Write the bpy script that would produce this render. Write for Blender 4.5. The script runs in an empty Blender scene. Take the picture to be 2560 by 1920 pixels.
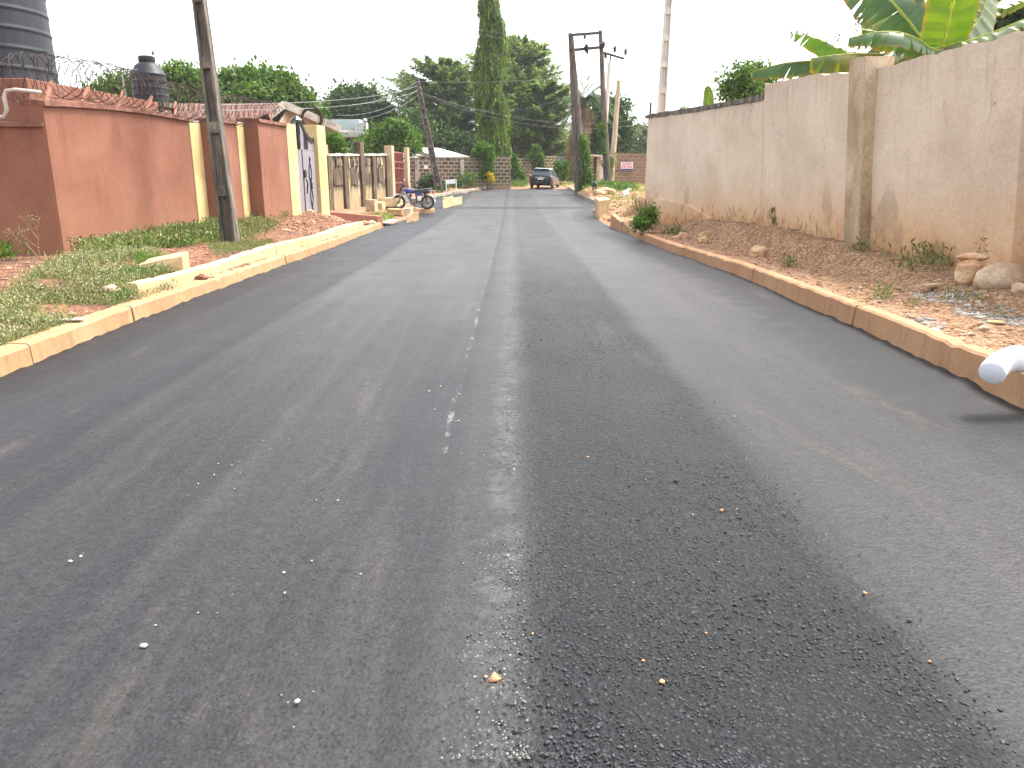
import bpy, bmesh, math, random
import numpy as np
from mathutils import Vector, Matrix, noise

random.seed(11)
rng = np.random.default_rng(11)
S = bpy.context.scene
COL = S.collection
R = math.radians

# ------------------------------------------------------------------ camera
CAM_H = 1.52
PITCH = R(14.93)
FPX = 1920.0                      # focal length in photo pixels (2560 wide)
cam_d = bpy.data.cameras.new("camera")
cam_d.sensor_width = 36.0
cam_d.lens = 36.0 * FPX / 2560.0
cam_d.clip_start = 0.05
cam_d.clip_end = 2000
cam = bpy.data.objects.new("camera", cam_d)
COL.objects.link(cam)
cam.location = (0, 0, CAM_H)
cam.rotation_euler = (math.pi / 2 - PITCH, 0, 0)
S.camera = cam

# ------------------------------------------------------------------ sky, sun, exposure
SUN_EL, SUN_AZ = R(60), R(32)     # azimuth measured from +x towards +y
w = bpy.data.worlds.new("World")
S.world = w
w.use_nodes = True
nt = w.node_tree
nt.nodes.clear()
sky = nt.nodes.new("ShaderNodeTexSky")
sky.sky_type = 'NISHITA'
sky.sun_disc = False
sky.sun_elevation = SUN_EL
sky.sun_rotation = math.pi / 2 - SUN_AZ
sky.air_density = 1.2
sky.dust_density = 4.0
sky.ozone_density = 1.0
hsv = nt.nodes.new("ShaderNodeHueSaturation")
hsv.inputs["Saturation"].default_value = 0.22
hsv.inputs["Value"].default_value = 1.0
bg = nt.nodes.new("ShaderNodeBackground")
bg.inputs["Strength"].default_value = 0.15
out = nt.nodes.new("ShaderNodeOutputWorld")
nt.links.new(sky.outputs[0], hsv.inputs["Color"])
nt.links.new(hsv.outputs[0], bg.inputs["Color"])
nt.links.new(bg.outputs[0], out.inputs["Surface"])

sl = bpy.data.lights.new("sun", 'SUN')
sl.energy = 1.5
sl.angle = R(15.0)
sl.color = (1.0, 0.95, 0.86)
sun = bpy.data.objects.new("sun", sl)
COL.objects.link(sun)
sd = Vector((math.cos(SUN_EL) * math.cos(SUN_AZ), math.cos(SUN_EL) * math.sin(SUN_AZ), math.sin(SUN_EL)))
sun.rotation_euler = sd.to_track_quat('Z', 'Y').to_euler()
sun.location = (20, 10, 40)

S.view_settings.view_transform = 'Standard'
S.view_settings.look = 'None'
S.view_settings.exposure = 2.0
S.view_settings.gamma = 1.0
S.view_settings.use_curve_mapping = False
S.render.engine = 'CYCLES'
S.cycles.max_bounces = 6
S.cycles.transparent_max_bounces = 8


def ray(px, py):
    u = (px - 1280) / FPX
    v = (960 - py) / FPX
    return Vector((u, math.cos(PITCH) + v * math.sin(PITCH), -math.sin(PITCH) + v * math.cos(PITCH)))


def at(px, py, Y):
    """photo pixel at real distance Y ahead of the camera -> world point"""
    r = ray(px, py)
    t = Y / r.y
    return Vector((r.x * t, Y, CAM_H + r.z * t))


# ------------------------------------------------------------------ materials
class NG:
    def __init__(self, name):
        self.m = bpy.data.materials.new(name)
        self.m.use_nodes = True
        self.t = self.m.node_tree
        self.b = self.t.nodes["Principled BSDF"]
        g = self.t.nodes.new("ShaderNodeNewGeometry")
        self.pos = g.outputs["Position"]
        self.isl = g.outputs["Random Per Island"]

    def n(self, typ, **kw):
        x = self.t.nodes.new(typ)
        for k, v in kw.items():
            setattr(x, k, v)
        return x

    def put(self, sock, val):
        if hasattr(val, "is_output") or isinstance(val, bpy.types.NodeSocket):
            self.t.links.new(val, sock)
        elif val is not None:
            if isinstance(val, (tuple, list)) and len(val) == 3 and sock.type == 'RGBA':
                val = (*val, 1)
            sock.default_value = val

    def mth(self, op, a, b=None, c=None, clamp=False):
        x = self.n("ShaderNodeMath", operation=op)
        x.use_clamp = clamp
        self.put(x.inputs[0], a)
        if b is not None:
            self.put(x.inputs[1], b)
        if c is not None:
            self.put(x.inputs[2], c)
        return x.outputs[0]

    def step(self, a, lo, hi):
        x = self.n("ShaderNodeMapRange")
        x.interpolation_type = 'SMOOTHSTEP'
        self.put(x.inputs[0], a)
        x.inputs[1].default_value = lo
        x.inputs[2].default_value = hi
        return x.outputs[0]

    def mapping(self, vec, scale=(1, 1, 1), loc=(0, 0, 0), rot=(0, 0, 0)):
        x = self.n("ShaderNodeMapping")
        self.t.links.new(vec, x.inputs[0])
        x.inputs["Scale"].default_value = scale
        x.inputs["Location"].default_value = loc
        x.inputs["Rotation"].default_value = rot
        return x.outputs[0]

    def noise(self, vec, scale, detail=4, rough=.55, dist=0, out=0):
        x = self.n("ShaderNodeTexNoise")
        self.t.links.new(vec, x.inputs["Vector"])
        x.inputs["Scale"].default_value = scale
        x.inputs["Detail"].default_value = detail
        x.inputs["Roughness"].default_value = rough
        x.inputs["Distortion"].default_value = dist
        return x.outputs[out]

    def voro(self, vec, scale, feature='F1', out="Distance"):
        x = self.n("ShaderNodeTexVoronoi", feature=feature)
        self.t.links.new(vec, x.inputs["Vector"])
        x.inputs["Scale"].default_value = scale
        return x.outputs[out]

    def sep(self, v):
        x = self.n("ShaderNodeSeparateXYZ")
        self.t.links.new(v, x.inputs[0])
        return x.outputs

    def mix(self, f, a, b, mode='MIX'):
        x = self.n("ShaderNodeMix", data_type='RGBA', blend_type=mode)
        self.put(x.inputs[0], f)
        self.put(x.inputs[6], a)
        self.put(x.inputs[7], b)
        return x.outputs[2]

    def ramp(self, f, stops):
        x = self.n("ShaderNodeValToRGB")
        e = x.color_ramp.elements
        while len(e) < len(stops):
            e.new(.5)
        for k, (p, c) in enumerate(stops):
            e[k].position = p
            e[k].color = (*c, 1)
        self.t.links.new(f, x.inputs[0])
        return x.outputs[0]

    def bump(self, h, strength=.3, dist=.02, normal=None):
        x = self.n("ShaderNodeBump")
        self.put(x.inputs["Strength"], strength)
        x.inputs["Distance"].default_value = dist
        self.t.links.new(h, x.inputs["Height"])
        if normal is not None:
            self.t.links.new(normal, x.inputs["Normal"])
        return x.outputs[0]

    def fin(self, col, rough=.8, normal=None, spec=.3, metal=0):
        self.put(self.b.inputs["Base Color"], col)
        self.put(self.b.inputs["Roughness"], rough)
        self.put(self.b.inputs["Specular IOR Level"], spec)
        self.put(self.b.inputs["Metallic"], metal)
        if normal is not None:
            self.t.links.new(normal, self.b.inputs["Normal"])
        return self.m


def simple(name, cols, scale=3., rough=.8, bump=.25, bscale=30., stretch=(1, 1, 1), spec=.3, metal=0, fine=.25, fscale=25., island=0., bdist=.01):
    g = NG(name)
    v = g.mapping(g.pos, stretch)
    f = g.noise(v, scale, 6, .6, .4)
    k = len(cols)
    c = g.ramp(f, [(.32 + .36 * i / max(1, k - 1), cols[i]) for i in range(k)]) if k > 1 else None
    if c is None:
        c = g.mix(0., cols[0], cols[0])
    ff = g.noise(v, fscale, 5, .7)
    mul = g.n("ShaderNodeMapRange")
    g.put(mul.inputs[0], ff)
    mul.inputs[1].default_value = .3
    mul.inputs[2].default_value = .7
    mul.inputs[3].default_value = 1 - fine
    mul.inputs[4].default_value = 1 + fine
    c = g.mix(1., c, mul.outputs[0], 'MULTIPLY')
    if island:
        m2 = g.n("ShaderNodeMapRange")
        g.put(m2.inputs[0], g.isl)
        m2.inputs[3].default_value = 1 - island
        m2.inputs[4].default_value = 1 + island
        c = g.mix(1., c, m2.outputs[0], 'MULTIPLY')
    nrm = g.bump(g.noise(v, bscale, 6, .65), bump, bdist) if bump else None
    return g.fin(c, rough, nrm, spec, metal)


def leaf_mat(name, dark, light, trans=.35, rough=.5, tint=None, cl=.9):
    g = NG(name)
    f = g.noise(g.pos, cl, 3, .6)
    f = g.mth('ADD', g.mth('MULTIPLY', f, .6), g.mth('MULTIPLY', g.isl, .55))
    mid = tuple((a + b) / 2 for a, b in zip(dark, light))
    c = g.ramp(f, [(.25, dark), (.55, mid), (.85, light)])
    if tint:
        c = g.mix(g.step(g.isl, .93, .97), c, tint)
    g.fin(c, rough, None, .12)
    tr = g.n("ShaderNodeBsdfTranslucent")
    tc = g.mix(1., c, (1.25, 1.35, .6), 'MULTIPLY')
    g.put(tr.inputs[0], tc)
    ms = g.n("ShaderNodeMixShader")
    ms.inputs[0].default_value = trans
    g.t.links.new(g.b.outputs[0], ms.inputs[1])
    g.t.links.new(tr.outputs[0], ms.inputs[2])
    o = [x for x in g.t.nodes if x.type == 'OUTPUT_MATERIAL'][0]
    g.t.links.new(ms.outputs[0], o.inputs[0])
    return g.m


def mat_asphalt():
    g = NG("asphalt")
    p = g.pos
    x0, y0, z0 = g.sep(p)
    wob = g.mth('MULTIPLY', g.mth('SUBTRACT', g.noise(p, .7, 3), .5), .22)
    wob2 = g.mth('MULTIPLY', g.mth('SUBTRACT', g.noise(p, 9, 4, .7), .5), .05)
    x = g.mth('ADD', g.mth('ADD', x0, wob), wob2)
    xs = g.mth('ADD', x0, g.mth('MULTIPLY', wob, .35))
    uvn = g.n("ShaderNodeUVMap")
    ud, vd, _ = g.sep(uvn.outputs[0])            # distance to the two kerbs
    # long rolled streaks along the road, patches across it
    st = g.noise(g.mapping(p, (2.6, .10, 1)), 1.6, 5, .6, .3)
    pat = g.noise(g.mapping(p, (.8, .35, 1)), 1.1, 5, .6, .5)
    fin = g.noise(p, 120, 4, .75)
    big = g.noise(g.mapping(p, (.55, .09, 1)), 1.0, 3, .5)
    c = g.ramp(g.mth('ADD', g.mth('MULTIPLY', st, .6), g.mth('MULTIPLY', big, .4)), [(.34, (.0105, .011, .0135)), (.5, (.0165, .0168, .0188)), (.64, (.029, .0288, .029))])
    c = g.mix(g.mth('MULTIPLY', g.step(pat, .5, .72), .55), c, (.016, .017, .021))
    # traffic dust on the older lane, with far grazing sheen put into the colour
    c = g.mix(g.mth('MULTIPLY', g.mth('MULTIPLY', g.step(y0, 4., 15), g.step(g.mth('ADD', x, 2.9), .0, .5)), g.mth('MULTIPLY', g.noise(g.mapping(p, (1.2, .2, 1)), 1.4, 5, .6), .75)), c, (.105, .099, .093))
    # coarse open band between the two paver passes
    coarse = g.mth('MULTIPLY', g.step(x, -.04, .22), g.mth('SUBTRACT', 1., g.step(x, 1.22, 1.45)))
    far = g.mth('SUBTRACT', 1., g.step(y0, 7, 20))
    coarse = g.mth('MULTIPLY', coarse, g.mth('ADD', .35, g.mth('MULTIPLY', far, .65)))
    c = g.mix(g.mth('MULTIPLY', coarse, .72), c, (.0095, .010, .0125))
    c = g.mix(g.mth('MULTIPLY', g.mth('MULTIPLY', g.step(x, 1.4, 1.6), g.mth('SUBTRACT', 1., g.step(x, 2.3, 2.7))), .3), c, (.034, .032, .032))
    # stones
    vd1 = g.voro(p, 62)
    vc1 = g.voro(p, 62, out="Color")
    r1, g1, b1 = g.sep(vc1)
    stone = g.mth('MULTIPLY', g.step(r1, .55, .8), g.mth('SUBTRACT', 1., g.step(vd1, .30, .45)))
    stone_amt = g.mth('ADD', .22, g.mth('MULTIPLY', coarse, .55))
    c = g.mix(g.mth('MULTIPLY', stone, stone_amt), c, (.048, .050, .055))
    pit = g.mth('MULTIPLY', g.step(g.noise(p, 42, 4, .7), .54, .64), g.mth('ADD', .55, g.mth('MULTIPLY', coarse, .5)))
    c = g.mix(pit, c, (.006, .0065, .008))
    # pale speckled seam band
    band = g.mth('MULTIPLY', g.step(x, -.40, -.33), g.mth('SUBTRACT', 1., g.step(x, .0, .12)))
    c = g.mix(g.mth('MULTIPLY', band, .5), c, (.033, .033, .032))
    scuf = g.mth('MULTIPLY', g.step(g.mth('ADD', x, g.mth('MULTIPLY', wob2, 2.)), -.17, -.06), g.mth('SUBTRACT', 1., g.step(x, -.02, .07)))
    c = g.mix(g.mth('MULTIPLY', scuf, g.mth('MULTIPLY', g.step(g.noise(p, 6, 5, .75), .40, .62), .55)), c, (.075, .073, .070))
    sp = g.mth('MULTIPLY', g.step(b1, .78, .86), g.mth('SUBTRACT', 1., g.step(vd1, .16, .30)))
    bnd2 = g.mth('MULTIPLY', g.step(x, -.20, -.06), g.mth('SUBTRACT', 1., g.step(x, .0, .09)))
    sp_amt = g.mth('ADD', .05, g.mth('MULTIPLY', bnd2, g.mth('MULTIPLY', g.step(g.noise(p, 2.2, 4), .38, .52), 1.)))
    c = g.mix(g.mth('MULTIPLY', sp, sp_amt), c, (.24, .232, .21))
    # chalky line on the joint
    ln = g.mth('SUBTRACT', 1., g.step(g.mth('ABSOLUTE', g.mth('ADD', xs, .40)), .008, .028))
    seg = g.mth('MULTIPLY', g.step(g.noise(g.mapping(p, (1.2, .55, 1)), 2.1, 4, .75), .50, .58), g.mth('MULTIPLY', g.step(y0, 3.4, 4.2), g.mth('SUBTRACT', 1., g.mth('MULTIPLY', g.step(y0, 8.5, 11), .75))))
    brk = g.step(g.noise(p, 30, 4, .7), .38, .52)
    c = g.mix(g.mth('MULTIPLY', g.mth('MULTIPLY', ln, seg), g.mth('MULTIPLY', brk, .6)), c, (.20, .197, .185))
    dk = g.mth('MULTIPLY', g.step(xs, -.40, -.37), g.mth('SUBTRACT', 1., g.step(xs, -.34, -.22)))
    c = g.mix(g.mth('MULTIPLY', dk, .6), c, (.013, .0135, .016))
    # joint of the outer strip, dark tar along both kerbs, joint across
    j = g.mth('SUBTRACT', 1., g.step(g.mth('ABSOLUTE', g.mth('ADD', xs, 2.72)), .02, .10))
    c = g.mix(g.mth('MULTIPLY', j, .62), c, (.009, .0095, .012))
    outer = g.mth('SUBTRACT', 1., g.step(xs, -2.8, -2.6))
    c = g.mix(g.mth('MULTIPLY', outer, .45), c, (.017, .018, .023))
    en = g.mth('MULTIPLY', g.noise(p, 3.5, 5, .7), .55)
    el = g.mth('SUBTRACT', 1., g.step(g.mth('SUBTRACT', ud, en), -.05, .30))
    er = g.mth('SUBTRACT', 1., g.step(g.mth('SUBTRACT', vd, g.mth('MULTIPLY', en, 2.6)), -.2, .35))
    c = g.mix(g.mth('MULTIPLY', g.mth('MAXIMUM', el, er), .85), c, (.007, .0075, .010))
    jc = g.mth('ABSOLUTE', g.mth('SUBTRACT', g.mth('ADD', y0, g.mth('MULTIPLY', g.noise(p, .8, 3), 1.1)), 38.6))
    c = g.mix(g.mth('MULTIPLY', g.mth('SUBTRACT', 1., g.step(jc, .35, 1.1)), .9), c, (.007, .0075, .010))
    # red dust
    dn = g.noise(g.mapping(p, (1.5, .30, 1), rot=(0, 0, .18)), 1.3, 6, .7, .6)
    c = g.mix(g.mth('MULTIPLY', g.step(dn, .55, .72), .34), c, (.088, .068, .052))
    c = g.mix(1., c, g.mth('ADD', .40, g.mth('MULTIPLY', fin, 1.2)), 'MULTIPLY')
    mg = g.noise(p, 17, 5, .75)
    c = g.mix(1., c, g.mth('MAXIMUM', .25, g.mth('SUBTRACT', g.mth('MULTIPLY', mg, 1.9), -.05)), 'MULTIPLY')
    fl = g.mth('MULTIPLY', g.step(g.noise(g.mapping(p, (1, .8, 1)), 74, 3, .65), .55, .64), .5)
    c = g.mix(g.mth('MULTIPLY', fl, .8), c, (.005, .0055, .007))
    spec = g.mth('MULTIPLY', .25, g.mth('SUBTRACT', 1., g.mth('MULTIPLY', fl, .75)))
    h = g.mth('ADD', g.mth('MULTIPLY', vd1, -.6), g.mth('ADD', g.mth('MULTIPLY', g.noise(p, 38, 4, .7), 1.4), g.mth('MULTIPLY', mg, 1.2)))
    nm = g.bump(h, g.mth('ADD', .26, g.mth('MULTIPLY', coarse, .50)), .018)
    nm = g.bump(g.noise(g.mapping(p, (1, .25, 1)), 2.5, 3), .18, .03, nm)
    rg = g.mth('ADD', g.mth('ADD', .46, g.mth('MULTIPLY', g.noise(p, 1.2, 3), .14)), g.mth('MULTIPLY', coarse, .08))
    return g.fin(c, rg, nm, spec)


def mat_ground():
    g = NG("soil")
    p = g.pos
    x0, y0, z0 = g.sep(p)
    n1 = g.noise(p, .9, 6, .65, .4)
    n2 = g.noise(p, 6, 6, .7)
    red = g.ramp(n2, [(.3, (.115, .055, .036)), (.5, (.27, .125, .072)), (.72, (.40, .20, .12))])
    brn = g.ramp(n2, [(.3, (.25, .135, .072)), (.5, (.42, .255, .148)), (.72, (.53, .355, .22))])
    org = g.ramp(n2, [(.3, (.28, .14, .075)), (.5, (.44, .25, .14)), (.72, (.54, .36, .23))])
    fx = g.step(g.mth('ADD', x0, g.mth('SUBTRACT', n1, .5)), -1, 1)
    c = g.mix(fx, red, brn)
    c = g.mix(g.step(g.mth('ADD', y0, g.mth('MULTIPLY', n1, 4)), 24, 30), c, org)
    # purple-dark crushed laterite on the near verge
    c = g.mix(g.mth('MULTIPLY', g.mth('SUBTRACT', 1., fx), g.mth('MULTIPLY', g.step(n1, .42, .56), .55)), c, (.13, .078, .066))
    c = g.mix(g.mth('MULTIPLY', fx, g.mth('MULTIPLY', g.step(n1, .56, .66), .5)), c, (.33, .145, .065))
    vd = g.voro(p, 26)
    vc = g.voro(p, 26, out="Color")
    r1, g1, b1 = g.sep(vc)
    c = g.mix(1., c, g.mth('ADD', .62, g.mth('MULTIPLY', r1, .72)), 'MULTIPLY')
    c = g.mix(g.mth('MULTIPLY', g.step(vd, .42, .62), .5), c, (.10, .058, .038))
    h = g.mth('ADD', g.mth('MULTIPLY', vd, -1.), g.mth('MULTIPLY', g.noise(p, 14, 6, .7), 1.6))
    return g.fin(c, .92, g.bump(h, .9, .035), .15)


def mat_kerb(name, a, b, d):
    g = NG(name)
    p = g.pos
    st = g.noise(g.mapping(p, (2, 2, .45)), 3.2, 7, .75, .6)
    big = g.noise(p, .8, 4, .6)
    c = g.mix(g.step(big, .38, .62), a, b)
    c = g.mix(g.mth('MULTIPLY', g.isl, .12), c, d)
    c = g.mix(g.mth('MULTIPLY', g.step(st, .50, .70), .55), c, d)
    sp = g.noise(p, 55, 3, .7)
    c = g.mix(g.mth('MULTIPLY', g.step(sp, .61, .68), .6), c, (.10, .06, .035))
    c = g.mix(1., c, g.mth('ADD', .72, g.mth('MULTIPLY', g.noise(p, 18, 5, .7), .56)), 'MULTIPLY')
    return g.fin(c, .88, g.bump(g.noise(p, 40, 5, .7), .35, .012), .2)


def cracks(g, p, c, col, sc=.9, amt=.6):
    wv = g.n("ShaderNodeVectorMath", operation='ADD')
    g.t.links.new(p, wv.inputs[0])
    nz = g.n("ShaderNodeTexNoise")
    g.t.links.new(p, nz.inputs["Vector"])
    nz.inputs["Scale"].default_value = 2.5
    nz.inputs["Detail"].default_value = 6
    sc_ = g.n("ShaderNodeVectorMath", operation='SCALE')
    g.t.links.new(nz.outputs["Color"], sc_.inputs[0])
    sc_.inputs["Scale"].default_value = .7
    g.t.links.new(sc_.outputs[0], wv.inputs[1])
    d = g.voro(wv.outputs[0], sc, 'DISTANCE_TO_EDGE')
    k = g.mth('MULTIPLY', g.mth('SUBTRACT', 1., g.step(d, .002, .007)), g.step(g.noise(p, .6, 3), .48, .58))
    return g.mix(g.mth('MULTIPLY', k, amt), c, col)


def mat_render_wall():
    """pinkish beige rendered wall, mud splashed along its foot"""
    g = NG("beige_render")
    p = g.pos
    x0, y0, z0 = g.sep(p)
    big = g.noise(p, .75, 5, .6, .4)
    strk = g.noise(g.mapping(p, (2.2, 2.2, .35)), 2.6, 6, .65, .3)
    c = g.ramp(big, [(.32, (.55, .445, .345)), (.5, (.635, .52, .405)), (.68, (.68, .575, .46))])
    c = g.mix(g.mth('MULTIPLY', g.step(strk, .50, .70), .24), c, (.44, .355, .28))
    c = g.mix(g.mth('MULTIPLY', g.step(g.noise(p, 1.9, 5, .6), .56, .72), .45), c, (.64, .575, .49))
    zz = g.mth('ADD', z0, g.mth('MULTIPLY', g.noise(p, 1.3, 6, .7), 1.3))
    low = g.mth('SUBTRACT', 1., g.step(zz, 1.15, 2.3))
    c = g.mix(g.mth('MULTIPLY', low, .85), c, (.60, .37, .20))
    low2 = g.mth('SUBTRACT', 1., g.step(zz, .95, 1.45))
    c = g.mix(g.mth('MULTIPLY', low2, .8), c, (.46, .235, .105))
    spk = g.mth('MULTIPLY', g.step(g.noise(g.mapping(p, (1, 1, .4)), 34, 3, .7), .66, .72), g.mth('ADD', .15, g.mth('MULTIPLY', low, .6)))
    c = g.mix(spk, c, (.15, .095, .06))
    dmp = g.mth('MULTIPLY', g.step(g.noise(g.mapping(p, (1, 1, .6)), 1.15, 3, .5), .60, .66), g.mth('SUBTRACT', 1., g.step(z0, 1.1, 1.7)))
    c = g.mix(g.mth('MULTIPLY', dmp, .4), c, (.27, .205, .145))
    top = g.step(g.mth('ADD', z0, g.mth('MULTIPLY', strk, .9)), 3.15, 3.75)
    c = g.mix(g.mth('MULTIPLY', top, .25), c, (.34, .27, .22))
    drip = g.mth('MULTIPLY', g.step(g.noise(g.mapping(p, (3.2, 3.2, .12)), 3.0, 4, .6), .56, .66), g.step(g.mth('ADD', z0, g.mth('MULTIPLY', big, 1.2)), 2.6, 3.7))
    c = g.mix(g.mth('MULTIPLY', drip, .28), c, (.30, .23, .175))
    trw = g.noise(g.mapping(p, (1, 1, 1.4), rot=(.3, .5, .6)), 5.5, 3, .5, 1.6)
    c = g.mix(1., c, g.mth('ADD', .92, g.mth('MULTIPLY', trw, .16)), 'MULTIPLY')
    c = cracks(g, p, c, (.24, .18, .14), .8, .5)
    c = g.mix(1., c, g.mth('ADD', .76, g.mth('MULTIPLY', g.noise(p, 22, 6, .7), .48)), 'MULTIPLY')
    nm = g.bump(g.mth('ADD', g.noise(p, 16, 6, .7), g.mth('MULTIPLY', trw, .8)), .5, .015)
    nm = g.bump(g.noise(p, 1.6, 4), .35, .06, nm)
    return g.fin(c, .9, nm, .2)


def mat_red_wall():
    g = NG("terracotta_render")
    p = g.pos
    x0, y0, z0 = g.sep(p)
    big = g.noise(p, .9, 5, .6, .3)
    strk = g.noise(g.mapping(p, (2.6, 2.6, .28)), 2.2, 6, .65, .3)
    c = g.ramp(big, [(.32, (.195, .079, .050)), (.5, (.228, .096, .062)), (.68, (.262, .116, .078))])
    c = g.mix(g.mth('MULTIPLY', g.step(strk, .54, .72), .5), c, (.135, .060, .043))
    lowz = g.mth('SUBTRACT', 1., g.step(g.mth('ADD', z0, g.mth('MULTIPLY', strk, 1.2)), 1.1, 2.3))
    c = g.mix(g.mth('MULTIPLY', lowz, .45), c, (.28, .135, .078))
    blot = g.mth('MULTIPLY', g.step(g.noise(p, 2.6, 6, .7), .58, .70), lowz)
    c = g.mix(g.mth('MULTIPLY', blot, .55), c, (.115, .055, .042))
    drip = g.mth('MULTIPLY', g.step(g.noise(g.mapping(p, (3.2, 3.2, .12)), 3.0, 4, .6), .55, .66), g.step(g.mth('ADD', z0, g.mth('MULTIPLY', big, 1.4)), 1.9, 3.2))
    c = g.mix(g.mth('MULTIPLY', drip, .35), c, (.12, .052, .038))
    c = cracks(g, p, c, (.13, .058, .042), .7, .4)
    c = g.mix(1., c, g.mth('ADD', .72, g.mth('MULTIPLY', g.noise(p, 30, 6, .7), .56)), 'MULTIPLY')
    nm = g.bump(g.noise(p, 28, 6, .7), .4, .012)
    nm = g.bump(g.noise(p, 1.4, 4), .3, .05, nm)
    return g.fin(c, .85, nm, .2)


def mat_old_wall():
    g = NG("mouldy_cream_render")
    p = g.pos
    x0, y0, z0 = g.sep(p)
    big = g.noise(p, 1.1, 5, .6)
    c = g.ramp(big, [(.3, (.34, .235, .12)), (.5, (.45, .335, .19)), (.7, (.52, .41, .26))])
    strk = g.noise(g.mapping(p, (2.6, 2.6, .5)), 1.7, 7, .75, .8)
    band = g.mth('MULTIPLY', g.step(z0, .95, 1.3), 1.)
    c = g.mix(g.mth('MULTIPLY', g.step(strk, .42, .50), g.mth('ADD', .40, g.mth('MULTIPLY', band, .6))), c, (.040, .034, .029))
    lo = g.mth('SUBTRACT', 1., g.step(g.mth('ADD', z0, g.mth('MULTIPLY', big, .5)), .7, 1.0))
    c = g.mix(g.mth('MULTIPLY', lo, .5), c, (.42, .24, .12))
    c = g.mix(1., c, g.mth('ADD', .75, g.mth('MULTIPLY', g.noise(p, 24, 6, .7), .5)), 'MULTIPLY')
    return g.fin(c, .9, g.bump(g.noise(p, 18, 6, .7), .4, .02), .2)


def mat_block(name, block, block2, mort, low, bw=.46, bh=.25, ztop=1.2):
    g = NG(name)
    p = g.pos
    x0, y0, z0 = g.sep(p)
    uv = g.n("ShaderNodeUVMap").outputs[0]
    wv = g.n("ShaderNodeVectorMath", operation='ADD')
    g.t.links.new(uv, wv.inputs[0])
    nz = g.n("ShaderNodeVectorMath", operation='SCALE')
    nt_ = g.n("ShaderNodeTexNoise")
    g.t.links.new(p, nt_.inputs["Vector"])
    nt_.inputs["Scale"].default_value = 5
    g.t.links.new(nt_.outputs["Color"], nz.inputs[0])
    nz.inputs["Scale"].default_value = .05
    g.t.links.new(nz.outputs[0], wv.inputs[1])
    br = g.n("ShaderNodeTexBrick")
    g.t.links.new(wv.outputs[0], br.inputs["Vector"])
    br.inputs["Color1"].default_value = (*block, 1)
    br.inputs["Color2"].default_value = (*block2, 1)
    br.inputs["Mortar"].default_value = (*mort, 1)
    br.inputs["Scale"].default_value = 1.0
    br.inputs["Mortar Size"].default_value = .030
    br.inputs["Mortar Smooth"].default_value = .25
    br.inputs["Brick Width"].default_value = bw
    br.inputs["Row Height"].default_value = bh
    c = br.outputs[0]
    n1 = g.noise(p, 1.0, 5, .65)
    lowf = g.mth('SUBTRACT', 1., g.step(g.mth('ADD', z0, g.mth('MULTIPLY', n1, 1.2)), ztop, ztop + 1.0))
    c = g.mix(g.mth('MULTIPLY', lowf, .75), c, low)
    c = g.mix(g.mth('MULTIPLY', g.step(n1, .52, .66), .35), c, mort)
    c = g.mix(1., c, g.mth('ADD', .6, g.mth('MULTIPLY', g.noise(p, 9, 6, .75), .8)), 'MULTIPLY')
    h = g.mth('ADD', br.outputs[1], g.mth('MULTIPLY', g.noise(p, 25, 5), .6))
    return g.fin(c, .92, g.bump(h, .5, .02), .15)


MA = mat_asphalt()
MG = mat_ground()
MKL = mat_kerb("ochre_concrete", (.40, .26, .135), (.35, .205, .105), (.17, .098, .052))
MKR = mat_kerb("orange_concrete", (.42, .245, .135), (.365, .205, .112), (.19, .105, .058))
MKU = mat_kerb("cream_concrete", (.50, .38, .225), (.46, .34, .185), (.30, .19, .09))
MKF = mat_kerb("grey_block_kerb", (.34, .28, .215), (.26, .22, .175), (.12, .10, .085))
MRW = mat_render_wall()
MRED = mat_red_wall()
MOLD = mat_old_wall()
MREDC = simple("terracotta_coping", [(.10, .042, .030), (.165, .070, .048), (.22, .10, .072)], 4, .9, .5, 25)
MBLK = mat_block("sandcrete_dark", (.070, .052, .041), (.145, .10, .073), (.38, .31, .225), (.33, .225, .135))
MBLK2 = mat_block("sandcrete_brown", (.15, .105, .075), (.225, .155, .105), (.28, .21, .145), (.27, .185, .118), ztop=1.6)
MYEL = simple("yellow_paint", [(.46, .33, .145), (.54, .405, .19), (.58, .45, .23)], 1.5, .7, .2, 25, fine=.12)
MYELOLD = simple("weathered_pilaster", [(.035, .027, .02), (.085, .06, .04), (.20, .14, .082)], 2.5, .9, .4, 20, (2, 2, .5))
MPIL = simple("stained_pilaster_render", [(.27, .185, .115), (.44, .33, .215), (.54, .43, .31)], 1.3, .9, .4, 20, (1.3, 1.3, .7), fine=.25)
MPOLE = simple("weathered_concrete_pole", [(.05, .042, .034), (.12, .10, .08), (.25, .215, .175)], 3.5, .92, .6, 22, (2, 2, .3), fine=.4, bdist=.02)
MPOLEW = simple("pale_concrete_pole", [(.46, .44, .40), (.56, .53, .48), (.64, .60, .54)], 3., .85, .3, 22, (2, 2, .3), fine=.12)
MPOLED = simple("dark_timber_pole", [(.045, .037, .032), (.10, .082, .068), (.21, .175, .145)], 4., .9, .7, 25, (3, 3, .25), fine=.4, bdist=.02)
MPOLEB = simple("bamboo_pale_pole", [(.34, .28, .19), (.46, .39, .27), (.56, .49, .36)], 3., .8, .3, 22, (2, 2, .3))
MTANK = simple("black_plastic_tank", [(.010, .012, .016), (.016, .019, .024), (.024, .028, .036)], 2.2, .5, .06, 12, (2, 2, .3), spec=.3, fine=.2)
MGATE = simple("grey_gate_paint", [(.19, .172, .19), (.225, .205, .225)], 1.5, .5, .05, 20, spec=.4, fine=.08)
MIRON = simple("dark_iron", [(.014, .012, .012), (.03, .026, .025)], 8, .6, .1, 40)
MRUST = simple("rust_wire", [(.026, .018, .015), (.055, .034, .027), (.095, .058, .045)], 14, .85, 0, 30)
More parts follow.
